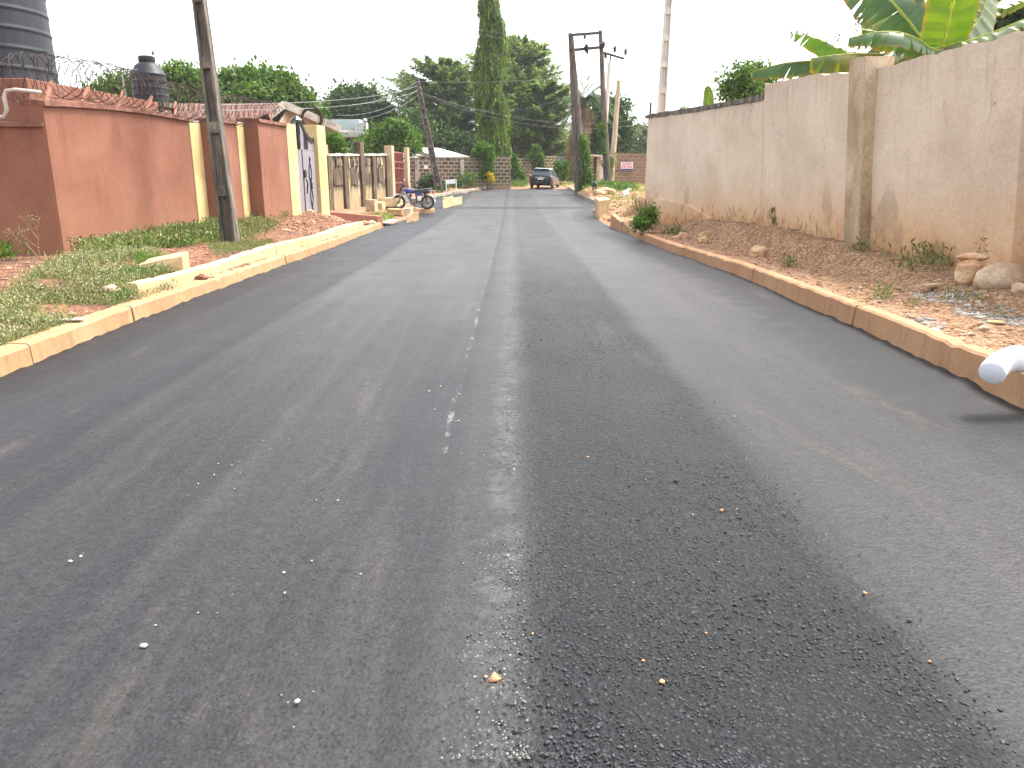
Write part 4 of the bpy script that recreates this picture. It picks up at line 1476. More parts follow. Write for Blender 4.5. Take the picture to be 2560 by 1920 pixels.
def text_part(txt, size, loc, mat, parent, name, width=None, rz=0, bold=.0):
    cu = bpy.data.curves.new(name, 'FONT')
    cu.body = txt
    cu.size = size
    cu.align_x = 'CENTER'
    cu.align_y = 'CENTER'
    cu.extrude = .004
    cu.offset = bold
    t_ = bpy.data.objects.new(name, cu)
    dg = bpy.context.evaluated_depsgraph_get()
    COL.objects.link(t_)
    dg.update()
    me_ = bpy.data.meshes.new_from_object(t_.evaluated_get(bpy.context.evaluated_depsgraph_get()))
    bpy.data.objects.remove(t_)
    xs_ = [v.co.x for v in me_.vertices]
    wd = max(xs_) - min(xs_)
    s_ = (width / wd) if width else 1.
    me_.transform(Matrix.Translation(Vector(loc) - root_loc(parent)) @ Matrix.Rotation(rz, 4, 'Z') @ Matrix.Rotation(R(90), 4, 'X') @ Matrix.Diagonal((s_, 1, 1, 1)))
    me_.materials.clear()
    me_.materials.append(mat)
    ob = bpy.data.objects.new(name, me_)
    COL.objects.link(ob)
    ob.parent = parent
    return ob


text_part("FACTORY", H_ * .36, (sx, 57.374, sz + H_ * .20), MSIGNR, FS, "lettering", W_ * .72, bold=.006)
text_part("FOR SALE", H_ * .36, (sx, 57.374, sz - H_ * .09), MSIGNR, FS, "lettering", W_ * .80, bold=.006)
# white board on legs by the leaning pole
YB = 50.5
WB = thing("name_board", "white name board on two thin legs at the foot of the leaning pole", "sign", (at(1127, 472, YB).x, YB, .75))
a_, b_ = at(1116, 450, YB), at(1138, 461, YB)
mb = MB()
mb.hexa([(a_.x, YB, b_.z), (b_.x, YB + .1, b_.z + .06), (b_.x, YB + .13, b_.z + .06), (a_.x, YB + .03, b_.z), (a_.x, YB, a_.z), (b_.x, YB + .1, a_.z + .06), (b_.x, YB + .13, a_.z + .06), (a_.x, YB + .03, a_.z)])
mb.build("board", MSIGNW, WB)
for px in (1115, 1140):
    q, r_ = at(px, 450, YB), at(px, 474, YB)
    MB().tube([(q.x, YB + .05, r_.z - .1), (q.x, YB + .05, q.z + .05)], .03, 6).build("leg", MSIGNW, WB)
tag(MB().box(tuple(at(1065, 418, 54.7)), (.28, .04, .24)).build("wall_notice", MSIGNW), "small white notice fixed to the dark block wall", "notice")


# ------------------------------------------------------------------ poles
def recessed_pole(mb, base, top, w0, w1, d0, d1, nrec):
    """concrete pole, front and back faces cut by ladder-like recesses"""
    base, top = Vector(base), Vector(top)
    ax = (top - base)
    L_ = ax.length
    d = ax.normalized()
    sx_ = Vector((1, 0, 0))
    sx_ = (sx_ - d * sx_.dot(d)).normalized()
    sy_ = d.cross(sx_)
    def P(u, v, t):
        w_ = w0 + (w1 - w0) * t
        e_ = d0 + (d1 - d0) * t
        return base + ax * t + sx_ * u * w_ / 2 + sy_ * v * e_ / 2
    # two side flanges, a thin web and the rungs between the recesses
    for s_ in (-1, 1):
        a0, a1 = (s_ * .62, s_) if s_ > 0 else (-1, -.62)
        mb.hexa([P(a0, -1, 0), P(a1, -1, 0), P(a1, 1, 0), P(a0, 1, 0), P(a0, -1, 1), P(a1, -1, 1), P(a1, 1, 1), P(a0, 1, 1)])
    mb.hexa([P(-.62, -.15, 0), P(.62, -.15, 0), P(.62, .15, 0), P(-.62, .15, 0), P(-.62, -.15, 1), P(.62, -.15, 1), P(.62, .15, 1), P(-.62, .15, 1)])
    for k in range(nrec + 1):
        t0 = k / nrec
        hl = .10 / L_ if k not in (0,) else .18 / L_
        ta, tb2 = max(0, t0 - hl), min(1, t0 + hl)
        for (v0, v1) in ((-.93, -.15), (.15, .93)):
            mb.hexa([P(-.62, v0, ta), P(.62, v0, ta), P(.62, v1, ta), P(-.62, v1, ta), P(-.62, v0, tb2), P(.62, v0, tb2), P(.62, v1, tb2), P(-.62, v1, tb2)])


pb = at(576, 592, 14.5)
pt = at(499, 0, 14.9)
d_ = (pt - pb)
ptop = pb + d_ * 1.55
mb = MB()
recessed_pole(mb, (pb.x, pb.y, .2), tuple(ptop), .29, .17, .24, .15, 6)
tag(mb.build("utility_pole", MPOLE, bevel=.012), "leaning weathered concrete utility pole with recessed faces in front of the terracotta wall", "utility pole")
# pale pole behind the beige wall
pb = at(1650, 300, 28)
mb = MB()
recessed_pole(mb, (pb.x - .03, 28, .3), (pb.x + .12, 28, 8.6), .34, .20, .26, .16, 10)
tag(mb.build("utility_pole", MPOLEW, bevel=.012), "pale upright concrete utility pole with ladder recesses behind the beige wall", "utility pole")
# small stub post next to it
pb = at(1624, 290, 27)
tag(MB().tube([(pb.x, 27, .3), (pb.x + .02, 27, at(1626, 256, 27).z)], .035, 6).build("stub_post", MPOLE), "thin grey stub post rising behind the end of the beige wall", "post")

# leaning timber pole by the block wall
YP = 49.5
a_, b_ = at(1100, 474, YP), at(1042, 196, YP + 1)
LP = thing("utility_pole", "dark leaning timber utility pole in front of the dark block wall", "utility pole", (a_.x, YP, .6))
recessed_pole(mb := MB(), (a_.x, YP, a_.z - .3), tuple(b_), .46, .26, .34, .2, 12)
mb.build("pole", MPOLED, LP, bevel=.02)
for (px, py) in ((1043, 208), (1046, 222), (1049, 236)):
    q = at(px, py, YP + .7)
    MB().lathe([(.05, -.09), (.09, -.05), (.06, 0), (.09, .05), (.04, .09)], q + Vector((.08, -.12, 0)), 8).build("insulator", MINS, LP)

# twin-pole structure on the right
YH = 50.0
HP = thing("twin_pole_structure", "tall twin dark pole frame with two crossbeams and insulators", "power poles", (at(1447, 474, YH).x, YH, .7))


def pole_px(mb, pA, pB, Y, r0, r1, n=10, Y2=None):
    a_, b_ = at(*pA, Y), at(*pB, Y2 or Y)
    pts, rs = [], []
    for k in range(9):
        t_ = k / 8
        q = Vector(a_).lerp(b_, t_)
        q += Vector((noise.noise(Vector((t_ * 3, pA[0], 0))), 0, 0)) * .04
        pts.append(q)
        rs.append(r0 + (r1 - r0) * t_)
    mb.tube(pts, rs, n)


mb = MB(); pole_px(mb, (1448, 482), (1424.5, 83), YH, .30, .11)
mb.build("pole", MPOLED, HP, smooth=False)
mb = MB(); pole_px(mb, (1462, 480), (1430, 90), YH - .2, .24, .10)
mb.build("pole", MPOLED, HP)
mb = MB(); pole_px(mb, (1519, 468), (1500.5, 76), YH + 1.5, .27, .12)
mb.build("pole", MPOLED, HP)
for (p_, q_, hh) in (((1422, 88), (1502, 82), .16), ((1424, 126), (1504, 118), .17)):
    MB().beam(at(*p_, YH - .3), at(*q_, YH + 1.2), .10, hh).build("crossbeam", MIRON, HP)


def insul(p, s=1., M=None):
    return MB().lathe([(.03 * s, -.18 * s), (.11 * s, -.15 * s), (.05 * s, -.10 * s), (.13 * s, -.05 * s), (.06 * s, 0), (.14 * s, .05 * s), (.06 * s, .10 * s), (.11 * s, .14 * s), (.03 * s, .18 * s)], p, 10, M)


for (px, py, s_) in ((1462, 92, .8), (1466, 120, 1.3), (1468, 127, 1.), (1503, 119, 1.4), (1509, 112, 1.)):
    insul(at(px, py, YH + .3), s_).build("insulator", MINS, HP)
# pale pole with slanting crossarm
PP = thing("utility_pole", "pale timber pole with slanting crossarm behind the twin dark poles", "utility pole", (at(1505, 465, 56).x, 56, .9))
mb = MB(); pole_px(mb, (1504, 470), (1523.5, 160), 56, .20, .12)
mb.build("pole", MPOLEW, PP)
MB().tube([at(1524, 162, 56), at(1527, 137, 56)], .05, 6).build("pole_pin", MIRON, PP)
MB().beam(at(1506, 130.5, 55.8), at(1560, 147, 55.8), .09, .13).build("crossarm", MIRON, PP)
for (px, py, qx, qy) in ((1537, 123, 1533, 136), (1564, 130, 1558, 145), (1514, 138, 1513, 133)):
    ins = insul(at(px, py, 55.8), 1.15).build("insulator", MINS, PP)
    MB().tube([at(px, py, 55.8), at(qx, qy, 55.8)], .02, 4).build("pin", MIRON, ins)
tag((lambda mb: (pole_px(mb, (1526, 466), (1547.5, 201), 53, .21, .15), mb.build("utility_pole", MPOLEB))[1])(MB()), "pale bare leaning pole without crossarm beside the twin dark poles", "utility pole")


# overhead cables
def cable(p, q, sag, label, r=.0085, seg=16):
    p, q = Vector(p), Vector(q)
    pts = [p.lerp(q, k / seg) - Vector((0, 0, sag * 4 * (k / seg) * (1 - k / seg))) for k in range(seg + 1)]
    tag(MB().tube(pts, r, 4).build("overhead_cable", MWIRE), label, "cable", "overhead cables")


lt = at(1043, 204, YP + .8)
cable(lt, at(1560, 176, 60), .3, "thin cable running from the leaning pole across the mast tree to the pale pole")
cable(at(1047, 226, YP + .8), at(1432, 234, YH), 1.1, "sagging cable from the leaning pole to the twin dark poles")
cable(at(1049, 232, YP + .8), at(1640, 290, 66), 1.1, "low cable passing behind the twin dark poles")
cable(at(1048, 236, YP + .8), at(1640, 300, 70), 1.3, "lowest cable passing behind the twin dark poles")
cable(lt, at(880, 262, 40), .25, "cable from the leaning pole top towards the white house")
cable(at(1046, 222, YP + .8), at(840, 288, 40), .45, "cable from the leaning pole middle towards the bungalow")
cable(at(1048, 236, YP + .8), at(820, 300, 40), .5, "lower cable from the leaning pole towards the bungalow")
cable(at(1035, 178, 60), at(1310, 118, 60), .25, "cable crossing the mast tree high above the leaning pole")
cable(at(1068, 34, 58), at(1262, 84, 58), .15, "high thin cable slanting down to the mast tree")
cable(at(1080, 45, 58), at(1262, 97, 58), .15, "second high thin cable slanting down to the mast tree just below the first")
cable(at(500, 262, 15), at(1045, 214, YP), .25, "long cable from the concrete pole to the leaning timber pole")
cable(at(500, 275, 15), at(1046, 226, YP), .3, "lower long cable from the concrete pole to the leaning timber pole")
cable(at(1505, 160, 52), at(2100, 162, 34), .5, "cable running from the twin dark poles behind the pale concrete pole")

# ------------------------------------------------------------------ right: beige wall
BW = thing("boundary_wall", "tall beige rendered boundary wall with pilasters and mud stained foot", "wall", (5, 14, .4))


def rw_base(y):
    return np.interp(y, [-6, 9.3, 12.45, 16.3, 24.0], [8.1, 5.97, 5.555, 5.20, 3.98])


def rw_lean(y):
    return np.interp(y, [0, 9.3, 12.45, 16.3, 24.0], [-.24, -.24, -.20, -.15, .02])


def rw_slab(ys, ztop, th, mat, name, off=0., z0=.05, rag=.02, bev=0):
    mb = MB()
    o_ = len(mb.v)
    NZ = 10
    ys = np.array(ys)
    for i, y_ in enumerate(ys):
        xb = float(rw_base(y_)) + off
        ln = float(rw_lean(y_))
        zt = ztop(y_) + rag * (noise.noise(Vector((y_ * 3.1, 0, 0))) + .7 * noise.noise(Vector((y_ * 9.7, 3, 0))))
        col = []
        for k in range(NZ + 1):
            t_ = k / NZ
            wav = .012 * noise.noise(Vector((y_ * 1.1, t_ * 3, off)))
            z_ = z0 + (zt - z0) * t_
            col.append((xb + ln * (z_ - .4) / 2.6 + wav, y_, z_))
        col += [(xb + ln + th, y_, zt), (xb + th, y_, z0)]
        mb.v += col
    n_ = NZ + 3
    for i in range(len(ys) - 1):
        for t_ in range(n_):
            a_, b_ = o_ + i * n_ + t_, o_ + i * n_ + (t_ + 1) % n_
            mb.f.append((a_, a_ + n_, b_ + n_, b_))
    mb.f.append(tuple(o_ + t_ for t_ in range(n_)))
    mb.f.append(tuple(o_ + (len(ys) - 1) * n_ + t_ for t_ in reversed(range(n_))))
    ob = mb.build(name, mat, BW)
    bm = bmesh.new()
    bm.from_mesh(ob.data)
    bmesh.ops.recalc_face_normals(bm, faces=bm.faces)
    bm.to_mesh(ob.data)
    bm.free()
    ob.data.polygons.foreach_set("use_smooth", [True] * len(ob.data.polygons))
    ob.data.set_sharp_from_angle(angle=R(35))
    return ob


ztop_hi = lambda y: np.interp(y, [-6, 0, 9.3, 12.45, 14.3, 16.3], [2.9, 2.95, 3.12, 3.10, 3.27, 3.34])
ztop_lo = lambda y: np.interp(y, [16.3, 20, 24.0], [3.05, 3.13, 3.26])
rw_slab(np.arange(-6, 12.5, .15), ztop_hi, .22, MRW, "wall_panel", rag=.035)
rw_slab(np.arange(12.55, 16.31, .15), ztop_hi, .22, MRW, "wall_panel", rag=.03)
rw_slab(np.arange(16.32, 24.05, .18), ztop_lo, .22, MRW, "wall_panel", rag=.015)
# rough brick course along the lower length
mb = MB()
y_ = 16.36
while y_ < 23.9:
    s_ = random.uniform(.20, .5)
    z_ = float(ztop_lo(y_)) + .01
    x_ = float(rw_base(y_)) + float(rw_lean(y_)) + .1
    mb.box((x_ + random.uniform(-.02, .02), y_ + s_ / 2, z_ + .045), (.30, s_ - .01, .10 + random.uniform(-.02, .03)), rz=R(8))
    y_ += s_
mb.build("coping", MPOLE, BW)
# pilasters
for (y0, y1, zt) in ((12.14, 12.60, 3.27), (9.02, 9.42, 3.08), (5.6, 6.0, 3.0), (2.1, 2.5, 2.95)):
    rw_slab([y0, (y0 + y1) / 2, y1], lambda y, z_=zt: z_, .4, MPIL if y0 > 12 else MRW, "pilaster", off=-.17, rag=.02)
# footing swelling out near the far end
mb = MB()
rw_slab(np.arange(18.8, 24.12, .2), lambda y: np.interp(y, [18.8, 20, 22, 24.1], [.62, .86, .98, .98]), .3, MRW, "footing", off=-.09, rag=.03)

# ------------------------------------------------------------------ things on the verges
def rock(px, py, Y, r, mat, label, seed, name="rock", amp=.16, rz=0, z=None, flat=-.6, group=None):
    p = at(px, py, Y)
    zz = gz(p.x, Y) if z is None else z
    mb = MB().blob((p.x, Y, zz + r[2] * .38), r, amp, 3, seed, 1.3, None, rz)
    return tag(mb.build(name, mat, smooth=False), label, "rock", group)


o = rock(2505, 700, 8.55, (.29, .21, .20), MROCK, "big rounded pale boulder at the foot of the beige wall", 3, "boulder", .10, R(12))
o.data.polygons.foreach_set("use_smooth", [True] * len(o.data.polygons))
rock(2552, 728, 8.0, (.10, .09, .08), MROCK, "small stone beside the big boulder at the wall foot", 5)
o = MB()
p = at(2422, 690, 8.9)
o.blob((p.x, 8.9, gz(p.x, 8.9) + .10), (.15, .11, .18), .1, 2, 12)
o.blob((p.x + .05, 8.95, gz(p.x, 8.95) + .27), (.19, .10, .05), .1, 2, 13)
tag(o.build("rock", MROCKO), "chunky orange stone standing between boulder and pilaster", "rock")
rock(1895, 650, 13.9, (.19, .14, .14), MROCKO, "broad tan stone lying against the earth bank", 7, rz=.4)
rock(1764, 598, 17.6, (.15, .10, .13), MROCKO, "upper of two pale broken stones below the bank", 9)
rock(1756, 618, 16.9, (.13, .10, .10), MROCKO, "lower of two pale broken stones below the bank", 14)
rock(1708, 587, 18.6, (.14, .09, .09), MROCKO, "angular orange stone tipped on the earth shelf", 17)
rock(1693, 596, 18.2, (.11, .08, .06), MROCKO, "small flat stone near the angular orange stone", 19)
p = at(2335, 681, 9.2)
tag(MB().box((p.x, 9.2, gz(p.x, 9.2) + .05), (.24, .12, .04), rz=.35).build("stone_slab", MKU, bevel=.012), "pale yellow slab fragment on the gravel near the wall", "slab")
p = at(2495, 775, 7.0)
tag(MB().box((p.x, 7.0, gz(p.x, 7.0) + .02), (.14, .10, .02), rz=-.4).build("stone_slab", MKU, bevel=.008), "thin yellow slab fragment half buried in loose soil", "slab")
# left verge blocks
CB = "loose concrete blocks on the left verge"
p = at(1, 1, 1)
mb = MB().hexa([(-4.95, 10.25, .22), (-4.50, 10.55, .22), (-4.56, 10.90, .22), (-5.10, 10.78, .22), (-4.95, 10.25, .42), (-4.50, 10.55, .52), (-4.56, 10.95, .54), (-5.10, 10.85, .44)])
tag(roughen(mb.build("concrete_block", MKU, bevel=.01), .02), "tilted cream concrete block sticking out behind the stepped kerb", "concrete block", CB)
rock(503, 692, 10.6, (.09, .05, .05), simple("brown_clod", [(.14, .06, .035), (.22, .10, .06)], 8, .95, .5, 40), "dark brown clod on the ledge of the stepped kerb", 21, "clod", .2, z=.19)
rock(272, 705, 8.9, (.10, .08, .06), MROCK, "pale stone half hidden in the verge weeds", 23)
p = at(160, 803, 7.35)
mb = MB()
mb.box((-4.30, 7.36, .205), (.26, .13, .018), rz=R(8))
mb.box((-4.52, 7.40, .20), (.2, .11, .018), rz=R(-14))
tag(mb.build("broken_board", MBOARD, bevel=.004), "broken pale board lying on the kerb beside the weeds", "board")
for k, (px, py, Y, r_, lab) in enumerate(((715, 528, 20.4, (.22, .16, .10), "red earth lump at the foot of the grey gate"), (772, 531, 22.0, (.16, .10, .06), "pale flat stone on the mound before the gate"),
                                          (910, 535, 24.3, (.17, .14, .09), "reddish stone beside the terracotta edging wall"), (928, 539, 24.2, (.15, .12, .10), "grey stone at the end of the terracotta edging wall"))):
    rock(px, py, Y, r_, MROCKO if k != 3 else MROCK, lab, 30 + k)
# broken slabs at the driveway mouth
DS = "broken concrete pieces at the driveway mouth"


def hexp(name, mat, label, b4, t4, cat="concrete block", bev=.015, group=DS):
    return tag(MB().hexa([*b4, *t4]).build(name, mat, bevel=bev), label, cat, group)


def pxslab(pts, Y, h, name, mat, label, dY=1.0, bev=.015, z0=None):
    """block whose front bottom edge runs through two photo pixels"""
    a_, b_ = at(*pts[0], Y[0]), at(*pts[1], Y[1])
    dv = Vector((0, dY, 0))
    za, zb_ = (a_.z, b_.z)
    B = [Vector((a_.x, a_.y, za - .15)), Vector((b_.x, b_.y, zb_ - .15)), Vector((b_.x, b_.y, zb_ - .15)) + dv, Vector((a_.x, a_.y, za - .15)) + dv]
    Tq = [Vector((a_.x, a_.y, za + h)), Vector((b_.x, b_.y, zb_ + h)), Vector((b_.x, b_.y, zb_ + h)) + dv, Vector((a_.x, a_.y, za + h)) + dv]
    return roughen(hexp(name, mat, label, B, Tq, bev=bev), .035)


pxslab([(1018, 549), (1040, 543)], (28.0, 28.9), .16, "concrete_block", MKL, "rounded orange kerb piece at the driveway mouth", .7)
mb = MB().hexa([(-4.75, 25.9, .10), (-4.12, 26.2, .06), (-4.0, 27.6, .10), (-4.65, 27.5, .14), (-4.75, 25.9, .16), (-4.12, 26.2, .11), (-4.0, 27.6, .15), (-4.65, 27.5, .20)])
tag(mb.build("cover_board", MBOARD, bevel=.01), "pale flat board bridging the drain beside the road edge", "board")
pxslab([(966, 527), (1004, 529)], (31, 31), .07, "concrete_slab", MKL, "thin slab edge below the front wheel of the motorcycle", .9)
pxslab([(1004, 534), (1028, 533)], (31.5, 31.8), .20, "concrete_block", MPIL, "brown weathered block under the middle of the motorcycle", .8)
pxslab([(1030, 527), (1082, 526)], (33.4, 34.6), .06, "concrete_slab", MKL, "long thin slab under the rear wheel of the motorcycle", .8)
pxslab([(914, 519), (936, 519)], (30.0, 30.0), .28, "concrete_block", MPIL, "square stained block at the foot of the cream wall", .8)
pxslab([(934, 515), (956, 516)], (31.0, 31.0), .14, "concrete_block", MKU, "low pale block beside the square stained block", .7)
pxslab([(945, 508), (990, 507)], (33.5, 34.0), .20, "concrete_slab", MKU, "pale driveway step in front of the rust red gate", 2.5)
pxslab([(1108, 514), (1131, 509)], (37.4, 39.3), .36, "concrete_block", MKU, "isolated cream kerb piece standing at the side road mouth", .4)
pxslab([(1131.5, 509), (1154, 504)], (39.4, 41.0), .26, "concrete_block", MKU, "second isolated kerb piece with orange end at the side road mouth", .4)
# headwall of the drain on the right
mb = MB().hexa([(3.30, 30.2, -.12), (3.74, 30.5, .05), (3.86, 32.6, .05), (3.46, 32.9, -.1), (3.30, 30.2, .74), (3.80, 30.5, .76), (3.90, 32.6, .78), (3.46, 32.9, .76)])
tag(roughen(mb.build("headwall", MKU, bevel=.02), .03, 2.), "cream concrete drain headwall at the road edge", "headwall")
rz_ = float(road_z(45))
mb = MB().blob((at(1513, 484, 44).x, 44, at(1513, 484, 44).z), (.62, .5, .30), .16, 3, 41)
tag(mb.build("boulder", MROCKO), "broad orange earth boulder behind the black goat", "rock")

# white pipe bend sticking in from the right
pp = [at(2640, 905, 4.97), at(2560, 898, 4.95), at(2528, 899, 4.95), at(2504, 908, 4.94), at(2489, 921, 4.91), at(2479, 934, 4.87)]
pp[0] = Vector((pp[0].x + .6, 5.0, pp[0].z - .02))
PV = thing("drain_pipe", "white plastic drain pipe bend sticking out over the orange kerb", "pipe", tuple(pp[1]))
PV2 = MB()
pts, n_ = [], 6
for i in range(len(pp) - 1):
    for k in range(n_):
        t_ = k / n_
        p0 = pp[max(0, i - 1)]; p1 = pp[i]; p2 = pp[i + 1]; p3 = pp[min(len(pp) - 1, i + 2)]
        pts.append(.5 * ((2 * p1) + (-p0 + p2) * t_ + (2 * p0 - 5 * p1 + 4 * p2 - p3) * t_ ** 2 + (-p0 + 3 * p1 - 3 * p2 + p3) * t_ ** 3))
pts.append(pp[-1])
k = len(pts)
rs = [.082] * k
rs[-1] = .072
PV2.tube(pts, rs, 24)
PV2.build("pipe_bend", MPVC, PV, smooth=True).data.set_sharp_from_angle(angle=R(50))
MB().tube([pts[3], pts[9]], .088, 24).build("collar", MPVC, PV, auto=40)
MB().tube([(pp[0].x, 5.0, .1), (pp[0].x, 5.0, pp[0].z)], .078, 20).build("riser", MPVC, PV, auto=40)

# ------------------------------------------------------------------ motorcycle
MBLUE = simple("blue_tank_paint", [(.012, .022, .16), (.018, .035, .22)], 4, .25, 0, 20, spec=.6)
MSEAT = simple("black_vinyl", [(.02, .024, .03), (.035, .04, .048)], 6, .38, .05, 30, spec=.5)
MTYRE = simple("dusty_tyre", [(.035, .028, .024), (.10, .075, .055)], 9, .85, .2, 40)
MCHR = simple("dull_chrome", [(.42, .42, .43), (.55, .55, .56)], 8, .3, 0, 20, metal=.8)
MSILV = simple("silver_paint", [(.42, .44, .47), (.52, .54, .57)], 5, .35, 0, 20, spec=.5)
MENG = simple("engine_alloy", [(.16, .14, .13), (.30, .27, .25)], 10, .5, .2, 40, metal=.4)
MREDL = simple("red_lens", [(.40, .012, .012), (.50, .02, .02)], 4, .15, 0, 20, spec=.7)
MCLEAR = simple("clear_lens", [(.55, .56, .58), (.70, .70, .72)], 4, .12, 0, 20, spec=.7)


def torus(mb, c, R_, r_, ax='Y', n=28, m=8, rz=0, sq=1.):
    o_ = len(mb.v)
    c = Vector(c)
    for i in range(n):
        a_ = 2 * math.pi * i / n
        for j in range(m):
            b_ = 2 * math.pi * j / m
            rr = R_ + r_ * math.cos(b_)
            h = r_ * sq * math.sin(b_)
            q = Vector((rr * math.cos(a_), h, rr * math.sin(a_))) if ax == 'Y' else Vector((h, rr * math.cos(a_), rr * math.sin(a_)))
            if rz:
                q = Matrix.Rotation(rz, 3, 'Z') @ q
            mb.v.append(tuple(q + c))
    for i in range(n):
        for j in range(m):
            a_, b_ = o_ + i * m + j, o_ + i * m + (j + 1) % m
            a2, b2_ = o_ + ((i + 1) % n) * m + j, o_ + ((i + 1) % n) * m + (j + 1) % m
            mb.f.append((a_, b_, b2_, a2))
    return mb


MC = thing("motorcycle", "blue and black motorcycle parked on broken slabs at the driveway mouth", "motorcycle")
for (wx, st) in ((-.64, R(14)), (.63, 0)):
    wl = torus(MB(), (wx, 0, .30), .255, .048, rz=st, n=32).build("wheel", MTYRE, MC, smooth=True)
    mb = torus(MB(), (wx, 0, .30), .208, .018, rz=st, n=28, m=6)
    for k in range(5):
        a_ = 2 * math.pi * k / 5 + .3
        mb.beam((wx, 0, .30), Vector((wx, 0, .30)) + Matrix.Rotation(st, 3, 'Z') @ Vector((.2 * math.cos(a_), 0, .2 * math.sin(a_))), .04, .03)
    mb.tube([Vector((wx, 0, .3)) + Matrix.Rotation(st, 3, 'Z') @ Vector((0, s_, 0)) for s_ in (-.06, .06)], .055, 10)
    mb.build("rim", MENG, wl)
mb = MB()
for s_ in (-.085, .085):
    mb.tube([(-.64, s_, .30), (-.53, s_, .58), (-.40, s_, .90)], [.028, .028, .022], 8)
mb.box((-.42, 0, .86), (.10, .22, .03))
mb.build("front_fork", MCHR, MC)


def fender(mb, c, R_, a0, a1, w_, th=.012, n=12, rz=0):
    o_ = len(mb.v)
    for i in range(n + 1):
        a_ = a0 + (a1 - a0) * i / n
        for (rr, y_) in ((R_ - .02, -w_), (R_ + .01, -w_ * .5), (R_ + .01, w_ * .5), (R_ - .02, w_), (R_ - .03, w_), (R_ - th, 0), (R_ - .03, -w_)):
            q = Matrix.Rotation(rz, 3, 'Z') @ Vector((rr * math.cos(a_), y_, rr * math.sin(a_)))
            mb.v.append(tuple(q + Vector(c)))
    for i in range(n):
        for j in range(7):
            a_, b_ = o_ + i * 7 + j, o_ + i * 7 + (j + 1) % 7
            mb.f.append((a_, a_ + 7, b_ + 7, b_))
    return mb


fender(MB(), (-.64, 0, .30), .345, R(20), R(165), .07, rz=R(14)).build("front_fender", MSILV, MC, smooth=True)
fender(MB(), (.63, 0, .32), .35, R(-5), R(140), .075).build("rear_fender", MCHR, MC, smooth=True)
mb = MB().blob((-.14, 0, .76), (.27, .135, .12), .03, 3, 4, flat=-.085)
mb.build("fuel_tank", MBLUE, MC, smooth=True)
mb = MB()
o_ = 0
prof = [(-.02, .74, .80, .10), (.06, .72, .84, .12), (.25, .72, .845, .125), (.50, .735, .875, .125), (.70, .755, .905, .12), (.80, .78, .90, .10), (.83, .80, .87, .07)]
for (x_, z0, z1, w_) in prof:
    mb.v += [(x_, -w_, z0), (x_, -w_, z1 - .03), (x_, -w_ * .7, z1), (x_, w_ * .7, z1), (x_, w_, z1 - .03), (x_, w_, z0)]
for i in range(len(prof) - 1):
    for j in range(6):
        a_, b_ = i * 6 + j, i * 6 + (j + 1) % 6
        mb.f.append((a_, a_ + 6, b_ + 6, b_))
mb.f += [tuple(range(6)), tuple(reversed(range(36, 42)))]
mb.build("seat", MSEAT, MC, auto=50)
mb = MB()
mb.box((.02, 0, .36), (.34, .20, .20))
mb.tube([(.06, -.10, .36), (.06, -.17, .36)], .10, 14)
mb.tube([(.06, .10, .36), (.06, .16, .36)], .10, 14)
for k in range(6):
    mb.box((-.16 + k * .012, 0, .46 + k * .032), (.17, .17, .014))
mb.tube([(-.16, 0, .44), (-.09, 0, .66)], .055, 10)
mb.build("engine", MENG, MC, bevel=.006)
mb = MB()
mb.tube([(-.36, 0, .86), (-.30, 0, .70), (-.22, 0, .40), (.0, 0, .24)], .025, 8)
mb.tube([(-.34, 0, .78), (.10, 0, .70), (.75, 0, .72)], .025, 8)
for s_ in (-.11, .11):
    mb.tube([(.16, s_, .33), (.63, s_, .30)], .024, 8)
    mb.tube([(.52, s_, .70), (.62, s_, .32)], .03, 8)
    mb.tube([(.12, s_ * .8, .70), (.18, s_ * .8, .34)], .02, 6)
mb.build("chassis", MIRON, MC)
mb = MB()
mb.prism([(.12, .56), (.42, .60), (.40, .72), (.12, .72)], (0, -.12, 0), (1, 0, 0), (0, 0, 1), (0, .24, 0))
mb.build("side_panel", MBLUE, MC, bevel=.01)
mb = MB()
mb.tube([(-.08, -.10, .46), (-.16, -.13, .34), (-.02, -.15, .22), (.30, -.16, .24)], .022, 8)
mb.tube([(.28, -.165, .24), (.82, -.17, .34)], [.035, .042], 10)
mb.build("exhaust", MENG, MC)
mb = MB()
for s_ in (-1, 1):
    mb.hexa([(-.40, s_ * .10, .74), (-.33, s_ * .12, .76), (-.05, s_ * .24, .22), (-.12, s_ * .24, .20), (-.40, s_ * .12, .74), (-.33, s_ * .14, .76), (-.05, s_ * .27, .22), (-.12, s_ * .27, .20)])
mb.build("leg_guard", MSILV, MC)
mb = MB()
mb.tube([(-.28, -.36, .98), (-.36, -.20, 1.02), (-.38, 0, .95), (-.36, .20, 1.02), (-.28, .36, .98)], .014, 8)
for s_ in (-1, 1):
    mb.tube([(-.28, s_ * .30, .985), (-.25, s_ * .42, .965)], .02, 8)
mb.build("handlebar", MIRON, MC)
hl_ = MB().lathe([(.03, -.12), (.09, -.06), (.10, 0), (.10, .015)], (-.52, 0, .86), 14, Matrix.Rotation(R(-90), 3, 'Y')).build("headlight", MIRON, MC, smooth=True)
MB().lathe([(.095, .012), (.06, .03), (.02, .036)], (-.52, 0, .86), 14, Matrix.Rotation(R(-90), 3, 'Y')).build("lens", MCLEAR, hl_, smooth=True)
MB().box((-.40, 0, 1.0), (.10, .20, .07), M=Matrix.Rotation(R(30), 3, 'Y')).build("gauges", MIRON, MC, bevel=.02)
mb = MB().tube([(-.31, -.28, 1.0), (-.30, -.32, 1.18)], .008, 6)
mb.lathe([(.05, -.01), (.052, 0), (.03, .012)], (-.30, -.32, 1.22), 10, Matrix.Rotation(R(80), 3, 'Y'))
mb.build("mirror", MCHR, MC)
